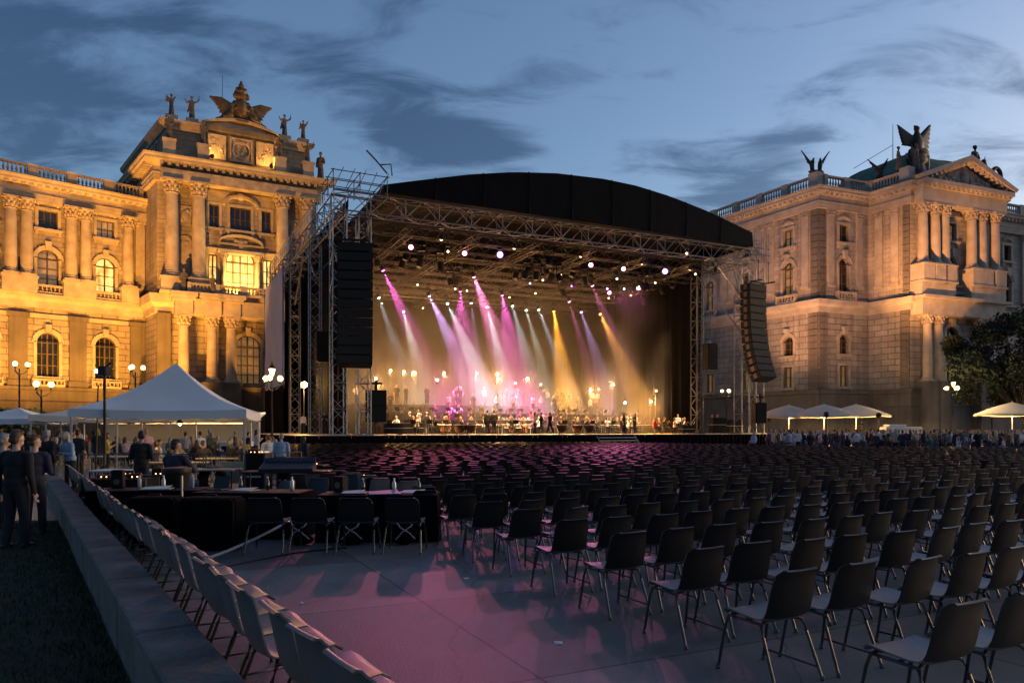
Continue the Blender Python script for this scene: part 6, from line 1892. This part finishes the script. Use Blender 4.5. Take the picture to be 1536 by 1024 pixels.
# camera mast
t = empty('camera_mast', ((157 - 768) / F * 23.3, 23.3, 0), 0, 'dark mast with a camera and a tiny white light in front of the tent', 'mast')
m = MB(); m.tube([(0, 0, .02), (0, 0, 3.55)], .045, 8); m.build('mast', M['dark'], t)
m = MB(); m.rbox(-.14, .14, -.2, .2, 3.5, 3.78, .03); m.box(-.28, -.16, -.04, .04, 3.45, 3.65); m.tube([(-.3, 0, 3.4), (.2, 0, 3.92)], .03, 6); m.build('camera_head', M['dark'], t)
m = MB(); m.ball((-.17, -.16, 3.62), .06, 10, 8); m.build('status_light', M['whiteglow'], t)
for k in range(3): m = MB(); m.tube([(0, 0, .7), (.45 * math.cos(k * 2.1), .45 * math.sin(k * 2.1), .02)], .025, 6); m.build('tripod_leg', M['dark'], t)
t = empty('camera_mast', ((143 - 768) / F * 24.8, 24.8, 0), 0, 'thinner dark pole just left of the mast with the tiny light', 'mast')
m = MB(); m.tube([(0, 0, .02), (.1, 0, 3.3)], .035, 8, r1=.02); m.build('mast', M['dark'], t)
m = MB(); m.lathe(0, 0, [(.25, 0), (.24, .03), (.04, .05)], 10); m.build('base_plate', M['dark'], t)

# ================================================================== STREET LAMPS
LIGHTS = []
def street_lamp(x, y, Y, lab, n=3, lantern=True, power=260, scl=1.):
    X_ = (x - 768) / F * Y; zt = H + (HZ - y) * Y / F
    t = empty('street_lamp', (X_, Y, 0), R(15), lab, 'street lamp', 'ornate street lamps round the square')
    m = MB(); m.lathe(0, 0, [(.28, 0), (.28, .25), (.2, .3), (.22, .6), (.12, .75), (.09, 1.0), (.07, 1.1), (.055, zt - .9), (.09, zt - .85), (.05, zt - .75), (.05, zt - .35)], 12); m.build('pole', M['dark'], t, smooth=True)
    for k in range(n):
        a = 2 * PI * k / n + .35; r = .52 * scl
        m = MB(); m.tube([(0, 0, zt - .75), (r * .5 * math.cos(a), r * .5 * math.sin(a), zt - .72), (r * math.cos(a), r * math.sin(a), zt - .5), (r * math.cos(a), r * math.sin(a), zt - .25)], .028, 6); 
        m.lathe(r * math.cos(a), r * math.sin(a), [(.05, zt - .32), (.12, zt - .24), (.05, zt - .2)], 8); ar = m.build('arm', M['dark'], t)
        m = MB(); m.ball((r * math.cos(a), r * math.sin(a), zt), (.175 * scl, .175 * scl, .2 * scl), 14, 10); m.build('globe', M['lampglow2'], ar, smooth=True, angle=None)
        l = bpy.data.lights.new('globe_light', 'POINT'); l.energy = power / n; l.color = (1, .66, .3); l.shadow_soft_size = .2
        lo_ = bpy.data.objects.new('globe_light', l); COL.objects.link(lo_); lo_.location = (X_ + (r + .27) * math.cos(a + R(15)), Y + (r + .27) * math.sin(a + R(15)), zt)
    if lantern:
        m = MB(); m.lathe(0, 0, [(.1, zt + .15), (.2, zt + .55), (.2, zt + .6)], 6); g = m.build('lantern', glow('lantern_glass', (1, .5, .12), 2.5), t)
        m = MB(); m.lathe(0, 0, [(.05, zt - .35), (.05, zt + .15)], 8); m.lathe(0, 0, [(.25, zt + .6), (.12, zt + .8), (.04, zt + .9), (.03, zt + 1.05)], 8); m.build('lantern_cap', M['dark'], g)
street_lamp(408, 567, 47, 'ornate lamp with white globes and a lantern in front of the pale stage banner')
street_lamp(29, 546, 56, 'ornate globe lamp furthest left in front of the golden facade', lantern=False)
street_lamp(62, 576, 47, 'shorter globe lamp second from the left above the hedge', lantern=False)
street_lamp(203, 551, 56, 'ornate globe lamp just above the left slope of the white tent', lantern=False)
street_lamp(1430, 582, 77, 'ornate globe lamp standing before the tree on the right', scl=1.15, power=1100)
street_lamp(1090, 586, 90, 'ornate globe lamp glowing between the right stage tower and the grey palace', power=500, lantern=False)

# ================================================================== PARASOLS
def parasol(x, y, Y, r, lab):
    zt = H + (HZ - y) * Y / F
    t = empty('parasol', ((x - 768) / F * Y, Y, 0), R(20), lab, 'parasol', 'cream parasols by the grey palace')
    m = MB(); rows = []
    for k in range(6):
        f = k / 5; rows.append([(r * max(f, .01) * math.cos(2 * PI * j / 32) * (1 - .05 * abs(math.sin(4 * PI * j / 32)) * f), r * max(f, .01) * math.sin(2 * PI * j / 32) * (1 - .05 * abs(math.sin(4 * PI * j / 32)) * f), zt - 1.15 * f - .12 * f * abs(math.sin(4 * PI * j / 32)) + .1 * math.sin(PI * f)) for j in range(32)])
    rows.append([(p[0], p[1], p[2] - .2) for p in rows[-1]])
    m.grid(rows, closed=True); m.build('canopy', M['cream'], t, smooth=True, recalc=False, angle=25)
    m = MB(); m.tube([(0, 0, 0), (0, 0, zt + .1)], .05, 8); m.lathe(0, 0, [(.5, 0), (.5, .1), (.1, .14)], 12); m.build('pole', M['alu'], t)
    m = MB()
    for j in range(8): m.tube([(0, 0, zt - .5), (r * .92 * math.cos(2 * PI * j / 8), r * .92 * math.sin(2 * PI * j / 8), zt - 1.16)], .02, 4)
    m.build('rib', M['alu'], t)
    m = MB(); m.ball((.25, -.25, zt - 1.0), .12, 8, 6); m.build('lamp', M['lampglow'], t)
    l = bpy.data.lights.new('parasol_light', 'POINT'); l.energy = 650; l.color = (1, .58, .2); l.shadow_soft_size = .12
    o = bpy.data.objects.new('parasol_light', l); COL.objects.link(o); o.location = ((x - 768) / F * Y + .4, Y - .6, zt - 1.25)
parasol(1183, 607, 80, 3.6, 'cream parasol nearest the stage in the row of three')
parasol(1236, 606, 78, 3.7, 'cream parasol in the middle of the row of three, glowing underneath')
parasol(1284, 606, 82, 3.7, 'cream parasol at the outer end of the row of three')
parasol(1518, 603, 76, 3.6, 'cream parasol standing apart beside the dark tree')
t = empty('service_cart', ((1350 - 768) / F * 75, 75, 0), R(12), 'white covered serving cart standing behind the right crowd', 'cart')
m = MB(); m.rbox(-2.0, 2.2, -.6, .6, .3, 2.05, .08); c = m.build('cart_body', M['white'], t)
m = MB(); m.rbox(-1.6, .4, -.5, .5, 2.06, 2.3, .06); m.build('cover', M['white'], t)
for s in (-1.4, 1.5): m = MB(); m.lathe(0, 0, [(.3, -.08), (.3, .08)], 14); m.xf = None; m.v = [(s + v[0], -.5 + v[2], .31 + v[1]) for v in m.v]; m.build('wheel', M['dark'], t)

# ================================================================== CROWD
def crowd(n, place, meshes, prefix, group, seed, cols, rzf):
    rg = random.Random(seed); out = []; pts = []
    tries = 0
    while len(out) < n and tries < n * 60:
        tries += 1
        p = place(rg)
        if p is None or any((p[0] - q[0]) ** 2 + (p[1] - q[1]) ** 2 < .33 for q in pts): continue
        pts.append(p)
        sit = p[3]
        me = rg.choice(SITS if sit else STANDS)
        top = rg.choices(list(cols), list(cols.values()))[0]
        o = person((p[0], p[1], p[2]), rzf(rg, p), me, top, rg.choice(('trousers', 'trousers', 'jeans')), rg.randrange(4), rg.choices((0, 1, 2), (5, 3, 1))[0], rg.uniform(.94, 1.05))
        out.append((o, top))
        if sit:
            s = link('stool', STOOL, None, (p[0], p[1], p[2]), 0); out[-1] = (o, top, s)
    by = {}
    for t in out: by.setdefault((t[1], len(t)), []).append(t)
    for (c, _), L in by.items():
        L.sort(key=lambda t: image_x(t[0].location))
        for i, t in enumerate(L):
            w = 'seated' if len(t) > 2 else 'standing'
            tag(t[0], f'{w} person in {c} {prefix}, {nth(i + 1)} such from the left', 'person', group)
            if len(t) > 2: tag(t[2], f'stool under seated person in {c} {prefix}, {nth(i + 1)} such from the left', 'stool', 'stools ' + prefix)
    return out
DARKS = {'black': 5, 'navy': 4, 'dark grey': 4, 'white': 2.2, 'light blue': 1.2, 'beige': 1.4, 'red': .5, 'brown': 1.6, 'olive': 1, 'yellow': .4, 'grey': 1.6, 'teal': .8, 'pale pink': .7}
def rp_(rg):
    x = rg.uniform(1150, 1560); Y = rg.choice((46.8, 48.2, 49.7, 51.3, 53.2, 55.4)) + rg.uniform(-.5, .5)
    return ((x - 768) / F * Y, Y, 0, rg.random() < .3 and Y < 50)
crowd(95, rp_, STANDS, 'in the right crowd', 'people in the crowd on the right', 5, DARKS, lambda rg, p: R(35) + rg.uniform(-1.2, 1.2) if rg.random() < .6 else rg.uniform(0, 2 * PI))
# the deeper ranks of that crowd read as one mass
rg = random.Random(77); vs_ = []; fs_ = []; ms_ = []; cm_ = ['black', 'navy', 'dark grey', 'white', 'beige', 'brown', 'grey', 'light blue']
for k in range(190):
    x = rg.uniform(1150, 1850); Y = rg.uniform(56.5, 67); me = rg.choice(STANDS); z_ = rg.uniform(0, 6.28); ci_ = rg.randrange(len(cm_)); h_ = rg.choice((8, 9, 10))
    co_ = np.zeros(len(me.vertices) * 3); me.vertices.foreach_get('co', co_); co_ = co_.reshape(-1, 3); c_, s_ = math.cos(z_), math.sin(z_)
    b_ = len(vs_); vs_ += np.stack([co_[:, 0] * c_ - co_[:, 1] * s_ + (x - 768) / F * Y, co_[:, 0] * s_ + co_[:, 1] * c_ + Y, co_[:, 2] * 1.01], 1).tolist()
    fs_ += [[b_ + i for i in p.vertices] for p in me.polygons]; ms_ += [{0: 11, 1: ci_, 2: 1, 3: h_, 4: 0}[p.material_index] for p in me.polygons]
me = bpy.data.meshes.new('crowd'); me.from_pydata(vs_, [], fs_)
for c_ in cm_: me.materials.append(CM[c_])
for h_ in HR[:3]: me.materials.append(h_)
me.materials.append(SK[0]); me.polygons.foreach_set('material_index', ms_); me.polygons.foreach_set('use_smooth', [True] * len(ms_))
tag(link('crowd', me), 'deep ranks of the crowd behind the nearer people on the right', 'crowd', kind='stuff')
TA = Vector((-11.7, 26.3))
def lp_(rg):
    Y = 25 + 26 * rg.random() ** 1.0; x = rg.uniform(-10, 430)
    X_ = (x - 768) / F * Y
    if S_of((X_, Y))[0] > -4.6 and S_of((X_, Y))[1] > -1.6: return None
    if abs(X_ + 20.5) < 5 and 43 < Y < 47: return None
    if x < 90 and Y < 30: return None
    return (X_, Y, 0, rg.random() < (.72 if x > 110 else .2))
crowd(70, lp_, STANDS, 'among the tent tables', 'people among the tables on the left', 8, DARKS, lambda rg, p: rg.uniform(-1.0, 1.0) if rg.random() < .5 else rg.uniform(0, 2 * PI))
# people seen larger
BIGM = dict(voxel=.016, fine=True)
def one(x, yfeet, Y, rz, me, top, bot, hair, skin, scale, lab):
    return person(((x - 768) / F * Y, Y, 0), rz, me, top, bot, hair, skin, scale, lab)
one(24, 822, 11.0, R(-6), pmesh('stand', 'short', seed=11, turn=-.25, build=1.08, **BIGM), 'black', 'trousers', 1, 0, 1.0, 'person in a dark jacket and dark trousers standing at the lawn edge, seen from behind')
one(52, 800, 12.4, R(20), pmesh('hold', 'bun', seed=13, turn=-.9, build=.95, **BIGM), 'navy', 'trousers', 1, 0, .96, 'person in dark blue beside the dark-jacketed one, holding something bright')
one(70, 745, 20.5, R(0), pmesh('walk', 'short', seed=15, voxel=.022, fine=True), 'black', 'trousers', 3, 0, 1.0, 'person in black walking along the path by the far end of the low wall')
one(5, 800, 13.2, R(-60), pmesh('stand', 'short', seed=17, turn=.3, voxel=.022, fine=True), 'grey', 'trousers', 3, 0, .97, 'person in a grey top half cut off at the left edge of the photo')
one(106, 720, 20.8, R(150), pmesh('cross', 'long', seed=19, turn=.2, voxel=.022, fine=True, lean=.18, build=1.1), 'light blue', 'trousers', 3, 0, .98, 'person in a pale jacket leaning at the barrier beside the low wall')
one(212, 730, 18.0, R(8), pmesh('hold', 'short', seed=21, turn=.2, voxel=.02, fine=True), 'black', 'trousers', 0, 1, .99, 'person in black standing with their back turned at the tan table under the tent')
o = one(263, 735, 16.2, R(-14), pmesh('sittable', 'short', seed=23, turn=-.5, voxel=.02, fine=True, build=1.1), 'navy', 'trousers', 0, 1, 1.12, 'person in a shiny dark jacket seated behind the round black bin')
tag(link('stool', STOOL, None, o.location, 0), 'stool under the person in the shiny dark jacket', 'stool')
o.location.z = .12; bpy.data.objects[o.name].location.z = .0
one(422, 720, 25.0, R(10), pmesh('stand', 'short', seed=25, build=1.15, voxel=.022, fine=True), 'light blue', 'trousers', 3, 0, .93, 'grey-haired person in a pale blue shirt seen from behind right of the tent')
one(402, 720, 26.5, R(40), pmesh('hold', 'short', seed=27, voxel=.022, fine=True), 'white', 'trousers', 1, 0, .9, 'person in a white top just left of the pale blue shirt, right of the tent')
one(455, 720, 27.0, R(-30), pmesh('stand', 'long', seed=29, voxel=.022, fine=True), 'navy', 'trousers', 0, 1, .88, 'person in a dark hooded top right of the pale blue shirt')
one(1131, 668, 61.5, R(20), pmesh('sit', 'long', seed=31), 'light blue', 'trousers', 3, 0, 1.15, 'person in a pale top sitting alone before the right end of the stage')
for k, (x, Y, rz, top) in enumerate(((1440, 59, .5, 'black'),)): pass

# ================================================================== TREES
def tree(name, loc, height, rad, trunk_h, nleaf, lab, leaf='leaf', seed=1, size=.32, cat='tree', squash=.85, clumps=34, tr=.4):
    rs = np.random.RandomState(seed)
    t = empty(name, loc, 0, lab, cat)
    m = MB(); cz = trunk_h + (height - trunk_h) * .5
    m.tube([(0, 0, 0), (.1, .05, trunk_h * .5), (0, .1, trunk_h), (.2, 0, cz)], tr, 9, r1=tr * .35)
    cl = []
    for k in range(clumps):
        d = rs.normal(size=3); d /= np.linalg.norm(d); r = rs.uniform(.45, 1.0) ** .6
        c = np.array([d[0] * rad * r, d[1] * rad * r, cz + d[2] * (height - trunk_h) * .5 * r * squash]); cl.append((c, rs.uniform(.12, .26) * rad))
        if k % 2 == 0: m.tube([(0, 0, trunk_h * rs.uniform(.7, 1.1)), tuple(np.array([0, 0, trunk_h]) * .5 + c * .5), tuple(c)], tr * .32, 5, r1=tr * .08)
    m.build('trunk', M['bark'], t, smooth=True)
    n = nleaf; ci = rs.randint(0, clumps, n); C = np.array([c for c, _ in cl])[ci]; Rr = np.array([r for _, r in cl])[ci]
    d = rs.normal(size=(n, 3)); d /= np.linalg.norm(d, axis=1)[:, None]; P = C + d * (Rr * rs.uniform(.3, 1.05, n) ** .7)[:, None] * np.array([1, 1, .8])
    a = rs.normal(size=(n, 3)); a /= np.linalg.norm(a, axis=1)[:, None]; b = np.cross(a, rs.normal(size=(n, 3))); b /= np.linalg.norm(b, axis=1)[:, None]
    s = size * rs.uniform(.5, 1.2, n)[:, None]
    V_ = np.stack([P - a * s, P + b * s * .45, P + a * s, P - b * s * .45], 1).reshape(-1, 3)
    me = bpy.data.meshes.new('crown'); me.from_pydata(V_.tolist(), [], np.arange(n * 4).reshape(-1, 4).tolist()); me.materials.append(M[leaf])
    link('crown', me, t)
    return t
tree('broadleaf_tree', (57.5, 82, 0), 16.6, 8.6, 3.0, 28000, 'big dark leafy tree in front of the grey palace portico, furthest right', seed=4, size=.27, clumps=64)
def hedge(x0, x1, Y, h, lab, seed):
    a = (x0 - 768) / F * Y; b = (x1 - 768) / F * Y; rs = np.random.RandomState(seed)
    t = empty('hedge', ((a + b) / 2, Y, 0), 0, lab, 'hedge')
    n = 5000; P = np.stack([rs.uniform(a - b, b - a, n) / 2, rs.uniform(-.9, .9, n), rs.uniform(.05, 1, n) ** .6 * h], 1)
    P[:, 2] += .22 * np.sin(P[:, 0] * 1.3) + .15 * np.sin(P[:, 0] * 3.1 + 1)
    u = rs.normal(size=(n, 3)); u /= np.linalg.norm(u, axis=1)[:, None]; w_ = np.cross(u, rs.normal(size=(n, 3))); w_ /= np.linalg.norm(w_, axis=1)[:, None]; s = .2 * rs.uniform(.6, 1.2, n)[:, None]
    me = bpy.data.meshes.new('foliage'); me.from_pydata(np.stack([P - u * s, P + w_ * s * .5, P + u * s, P - w_ * s * .5], 1).reshape(-1, 3).tolist(), [], np.arange(n * 4).reshape(-1, 4).tolist()); me.materials.append(M['leaf2']); link('foliage', me, t)
    m = MB()
    for k in range(8): x = (k / 7 - .5) * (b - a) * .9; m.tube([(x, 0, 0), (x + .1, .1, h * .8)], .06, 5, r1=.02)
    m.build('stems', M['bark'], t)
hedge(-60, 58, 49, 2.9, 'dark clipped hedge in front of the golden palace at the far left', 2)

# ================================================================== FLOODLIGHTS OF THE PALACES
def flood(loc, tgt, power, col, ang, lab, blend=.7, r=.3, base=0):
    loc = Vector(loc); tgt = Vector(tgt); d = (tgt - loc).normalized()
    t = empty('facade_floodlight', (loc.x, loc.y, base), 0, lab, 'floodlight', 'ground floodlights before the palaces')
    z = loc.z - base
    m = MB(); m.lathe(0, 0, [(.3, 0), (.28, .06), (.06, .08), (.05, z - .25)], 10); m.build('stand', M['dark'], t)
    q = d.to_track_quat('Z', 'Y').to_matrix()
    m = MB(lambda x, y, zz: tuple(q @ Vector((x, y, zz)) + Vector((0, 0, z)))); m.lathe(0, 0, [(.12, -.25), (.25, -.1), (.28, .12)], 12); h = m.build('lamp_housing', M['dark'], t)
    m = MB(lambda x, y, zz: tuple(q @ Vector((x, y, zz)) + Vector((0, 0, z)))); m.lathe(0, 0, [(.24, .121), (.2, .15)], 12); m.build('lens', glow('flood_lens', col, 6), h)
    spot(loc + d * .5, d, col, power, ang, blend, r, 'flood_beam')
GOLD = (1, .41, .055); AMB = (1, .47, .16)
k = 0
for s in (4, 12, 20, 27.5):
    k += 1
    p = fw.p0 + fw.u * s + fw.n * 16; q = fw.p0 + fw.u * s
    flood((p.x, p.y, 1.4), (q.x, q.y, 21), 11500, GOLD, 100, f'low floodlight before the golden palace wing, {nth(k)} from the left')
for s in (3.5, 13):
    k += 1
    p = ft.p0 + ft.u * s + ft.n * (27 if s < 10 else 5) - ft.u * (9 if s < 10 else 0); q = ft.p0 + ft.u * s
    flood((p.x, p.y, 1.2), (q.x, q.y, 31 if s < 10 else 24), 34000 if s < 10 else 4500, (1, .41, .065), 62, f'low floodlight before the golden palace pavilion, {nth(k)} from the left')
p = ft.p0 + ft.u * 10.2 + ft.n * 2.2; spot((p.x, p.y, 19.8), Vector((-ft.n.x * .7, -ft.n.y * .7, 1)), (1, .52, .1), 2600, 120, .6, .2, 'balcony_lamp')
for i, sx in enumerate((6.5, 14.0)):
    p = ft.p0 + ft.u * sx + ft.n * 1.55; q = fa.p0 + fa.u * (sx - 1.2)
    flood((p.x, p.y, 37.75), (q.x, q.y, 41.2), 380, (1, .45, .09), 150, f"small floodlight on the main cornice below the attic, {('left', 'right')[i]} one", .8, .15, base=37.12)
def at2(f, s): p = f.p0 + f.u * s; return p
def aim_right(p, f, s, z, power, col, ang, lab, blend=.5): q = at2(f, s); flood(p, (q.x, q.y, z), power, col, ang, lab, blend)
aim_right((37, 74, 3.2), f3, 7.5, 26, 44000, (1, .39, .11), 34, 'floodlight behind the right crowd aimed at the grey palace portico', .9)
aim_right((41, 86, 2.6), f3, 5, 17.0, 1400, (1, .42, .08), 44, 'small floodlight below the tree lighting the portico base', .7)
aim_right((29.5, 84, 3.0), f0, 34.5, 22, 11500, (1, .42, .18), 60, 'floodlight between the stage and the grey palace aimed at its long side', 1.)
aim_right((30, 70, 3.2), f1, 4, 22, 13000, (1, .42, .18), 52, 'floodlight by the parasols aimed at the grey palace corner', 1.)

# ================================================================== STAGE HAZE
def smoke(name, z0, z1, dens, lab):
    m = MB(); m.prism([(1.8, 8.2), (28, 7.2), (30, 4.8), (36.5, 4.8), (36.5, 15), (40.9, 25), (40.9, 34.7), (1.8, 34.7)], 'z', z0, z1)
    hz = m.mesh(name, [])
    hm = bpy.data.materials.new('stage_smoke'); hm.use_nodes = True
    nt = hm.node_tree; nt.nodes.clear()
    out = nt.nodes.new('ShaderNodeOutputMaterial'); pv = nt.nodes.new('ShaderNodeVolumePrincipled')
    pv.inputs['Anisotropy'].default_value = .2; pv.inputs['Color'].default_value = (.9, .9, .9, 1)
    tc = nt.nodes.new('ShaderNodeTexCoord'); nz = nt.nodes.new('ShaderNodeTexNoise'); nz.inputs['Scale'].default_value = .22; nz.inputs['Detail'].default_value = 3
    nt.links.new(tc.outputs['Object'], nz.inputs['Vector'])
    mr = nt.nodes.new('ShaderNodeMapRange'); mr.inputs['From Min'].default_value = .32; mr.inputs['From Max'].default_value = .68; mr.inputs['To Min'].default_value = dens * .35; mr.inputs['To Max'].default_value = dens * 1.65
    nt.links.new(nz.outputs['Fac'], mr.inputs['Value'])
    sp = nt.nodes.new('ShaderNodeSeparateXYZ'); nt.links.new(tc.outputs['Object'], sp.inputs[0])
    hr = nt.nodes.new('ShaderNodeMapRange'); hr.interpolation_type = 'SMOOTHSTEP'; hr.inputs['From Min'].default_value = 4; hr.inputs['From Max'].default_value = 9; hr.inputs['To Min'].default_value = 2.9; hr.inputs['To Max'].default_value = 1.0
    nt.links.new(sp.outputs['Z'], hr.inputs['Value'])
    mu = nt.nodes.new('ShaderNodeMath'); mu.operation = 'MULTIPLY'; nt.links.new(mr.outputs[0], mu.inputs[0]); nt.links.new(hr.outputs[0], mu.inputs[1])
    nt.links.new(mu.outputs[0], pv.inputs['Density'])
    nt.links.new(pv.outputs['Volume'], out.inputs['Volume'])
    hz.materials.append(hm)
    tag(link(name, hz, None, (SL.x, SL.y, 0), SA), lab, 'smoke', kind='stuff')
smoke('stage_haze', DZ + .006, 18.0, .0085, 'thin smoke hanging in the lit stage, thicker over the players')

# ================================================================== SKY AND SUN
w = bpy.data.worlds.new('World'); scene.world = w; w.use_nodes = True
nt = w.node_tree; N = nt.nodes.new; Lk = nt.links.new
bg = nt.nodes['Background']
SUN_EL, SUN_AZ = R(5), R(70)
sky = N('ShaderNodeTexSky'); sky.sky_type = 'NISHITA'; sky.sun_disc = False; sky.sun_elevation = SUN_EL; sky.sun_rotation = SUN_AZ; sky.air_density = 1.0; sky.dust_density = 2.2; sky.ozone_density = 2.5
tc = N('ShaderNodeTexCoord')
sep = N('ShaderNodeSeparateXYZ'); Lk(tc.outputs['Generated'], sep.inputs[0])
# clouds on a flat layer overhead
mz = N('ShaderNodeMath'); mz.operation = 'MAXIMUM'; mz.inputs[1].default_value = 0; Lk(sep.outputs['Z'], mz.inputs[0])
az = N('ShaderNodeMath'); az.operation = 'ADD'; az.inputs[1].default_value = .22; Lk(mz.outputs[0], az.inputs[0])
dx = N('ShaderNodeMath'); dx.operation = 'DIVIDE'; Lk(sep.outputs['X'], dx.inputs[0]); Lk(az.outputs[0], dx.inputs[1])
dy = N('ShaderNodeMath'); dy.operation = 'DIVIDE'; Lk(sep.outputs['Y'], dy.inputs[0]); Lk(az.outputs[0], dy.inputs[1])
cb = N('ShaderNodeCombineXYZ'); Lk(dx.outputs[0], cb.inputs[0]); Lk(dy.outputs[0], cb.inputs[1])
mp = N('ShaderNodeMapping'); mp.inputs['Scale'].default_value = (.8, 1.6, 1); mp.inputs['Location'].default_value = (3.3, 1.7, 0); Lk(cb.outputs[0], mp.inputs['Vector'])
nz = N('ShaderNodeTexNoise'); nz.inputs['Scale'].default_value = 4.6; nz.inputs['Detail'].default_value = 10; nz.inputs['Roughness'].default_value = .6; nz.inputs['Distortion'].default_value = .5
Lk(mp.outputs['Vector'], nz.inputs['Vector'])
# cloud banks: soft lobes where the photo has them (direction, radius, gain); the last is added to dim the upper-right sky
acc = None
def dirpx(x, y): v = Vector(((x - 768) / F, 1, (HZ - y) / F)); return v.normalized()
for (x, y, rad, gain, sx) in ((640, 190, .12, .26, 1), (480, 95, .10, .16, 1), (60, 175, .15, .30, 1), (90, 30, .17, .26, 1), (840, 105, .08, .2, 1), (1080, 262, .09, .26, 1), (1190, 225, .05, .2, 1), (1480, 240, .07, .22, 1), (720, 225, .07, .2, 1), (960, 225, .045, .18, 1), (1150, 290, .07, .2, 1), (1440, 70, .2, .12, 1)):
    d = dirpx(x, y)
    sb = N('ShaderNodeVectorMath'); sb.operation = 'SUBTRACT'; Lk(tc.outputs['Generated'], sb.inputs[0]); sb.inputs[1].default_value = d
    ml = N('ShaderNodeVectorMath'); ml.operation = 'MULTIPLY'; ml.inputs[1].default_value = (.75, .75, 1.9); Lk(sb.outputs[0], ml.inputs[0])
    ln = N('ShaderNodeVectorMath'); ln.operation = 'LENGTH'; Lk(ml.outputs[0], ln.inputs[0])
    mr = N('ShaderNodeMapRange'); mr.interpolation_type = 'SMOOTHSTEP'; mr.inputs['From Min'].default_value = 0; mr.inputs['From Max'].default_value = rad * 1.35; mr.inputs['To Min'].default_value = gain; mr.inputs['To Max'].default_value = 0
    Lk(ln.outputs['Value'], mr.inputs['Value'])
    if acc is None: acc = mr.outputs[0]
    else:
        ad = N('ShaderNodeMath'); ad.operation = 'ADD'; Lk(acc, ad.inputs[0]); Lk(mr.outputs[0], ad.inputs[1]); acc = ad.outputs[0]
# unseen cloud added overhead, behind and left of the viewer to darken the foreground
for d, r0, r1, gain in (((0, -.9, .35), .7, 1.35, .34), ((-.1, -.1, 1), .45, .95, .3), ((-1, .1, .3), .3, .8, .22)):
    d = Vector(d).normalized()
    sb = N('ShaderNodeVectorMath'); sb.operation = 'DISTANCE'; Lk(tc.outputs['Generated'], sb.inputs[0]); sb.inputs[1].default_value = d
    mr = N('ShaderNodeMapRange'); mr.interpolation_type = 'SMOOTHSTEP'; mr.inputs['From Min'].default_value = r0; mr.inputs['From Max'].default_value = r1; mr.inputs['To Min'].default_value = gain; mr.inputs['To Max'].default_value = 0
    Lk(sb.outputs['Value'], mr.inputs['Value'])
    ad = N('ShaderNodeMath'); ad.operation = 'ADD'; Lk(acc, ad.inputs[0]); Lk(mr.outputs[0], ad.inputs[1]); acc = ad.outputs[0]
sm = N('ShaderNodeMath'); sm.operation = 'ADD'; Lk(nz.outputs['Fac'], sm.inputs[0]); Lk(acc, sm.inputs[1])
cr = N('ShaderNodeMapRange'); cr.interpolation_type = 'SMOOTHSTEP'; cr.inputs['From Min'].default_value = .54; cr.inputs['From Max'].default_value = .84; Lk(sm.outputs[0], cr.inputs['Value'])
# cloud colour: a greyer, darker share of the sky behind it
gm = N('ShaderNodeMix'); gm.data_type = 'RGBA'; gm.blend_type = 'MULTIPLY'; gm.inputs[0].default_value = 1
skb = N('ShaderNodeMix'); skb.data_type = 'RGBA'; skb.blend_type = 'MULTIPLY'; skb.inputs[0].default_value = 1; skb.inputs[7].default_value = (.98, .94, 1.0, 1)
Lk(sky.outputs[0], skb.inputs[6])
Lk(skb.outputs[2], gm.inputs[6]); gm.inputs[7].default_value = (.40, .44, .50, 1)
mx = N('ShaderNodeMix'); mx.data_type = 'RGBA'; Lk(cr.outputs[0], mx.inputs[0]); Lk(skb.outputs[2], mx.inputs[6]); Lk(gm.outputs[2], mx.inputs[7])
Lk(mx.outputs[2], bg.inputs['Color'])
bg.inputs['Strength'].default_value = .15
sl = bpy.data.lights.new('sun', 'SUN'); sl.energy = .012; sl.angle = R(8); sl.color = (1, .62, .4)
so = bpy.data.objects.new('sun', sl); COL.objects.link(so)
sd = Vector((math.sin(SUN_AZ) * math.cos(SUN_EL), math.cos(SUN_AZ) * math.cos(SUN_EL), math.sin(SUN_EL)))
so.rotation_mode = 'QUATERNION'; so.rotation_quaternion = (-sd).to_track_quat('-Z', 'Y')

# ================================================================== CAMERA
cam = bpy.data.cameras.new('camera'); co = bpy.data.objects.new('camera', cam); COL.objects.link(co)
co.location = (0, 0, H); co.rotation_euler = (PI / 2, 0, 0)
cam.sensor_width = 36; cam.lens = 36 * F / 1536; cam.shift_x = 0; cam.shift_y = (HZ - 512) / 1536
cam.clip_start = .05; cam.clip_end = 6000
scene.camera = co
scene.view_settings.view_transform = 'Standard'; scene.view_settings.look = 'None'; scene.view_settings.exposure = 1.12; scene.view_settings.gamma = 1
scene.cycles.use_denoising = True
scene.cycles.max_bounces = 6; scene.cycles.diffuse_bounces = 2; scene.cycles.glossy_bounces = 2; scene.cycles.transmission_bounces = 2; scene.cycles.volume_bounces = 0; scene.cycles.transparent_max_bounces = 4
scene.cycles.sample_clamp_indirect = 4
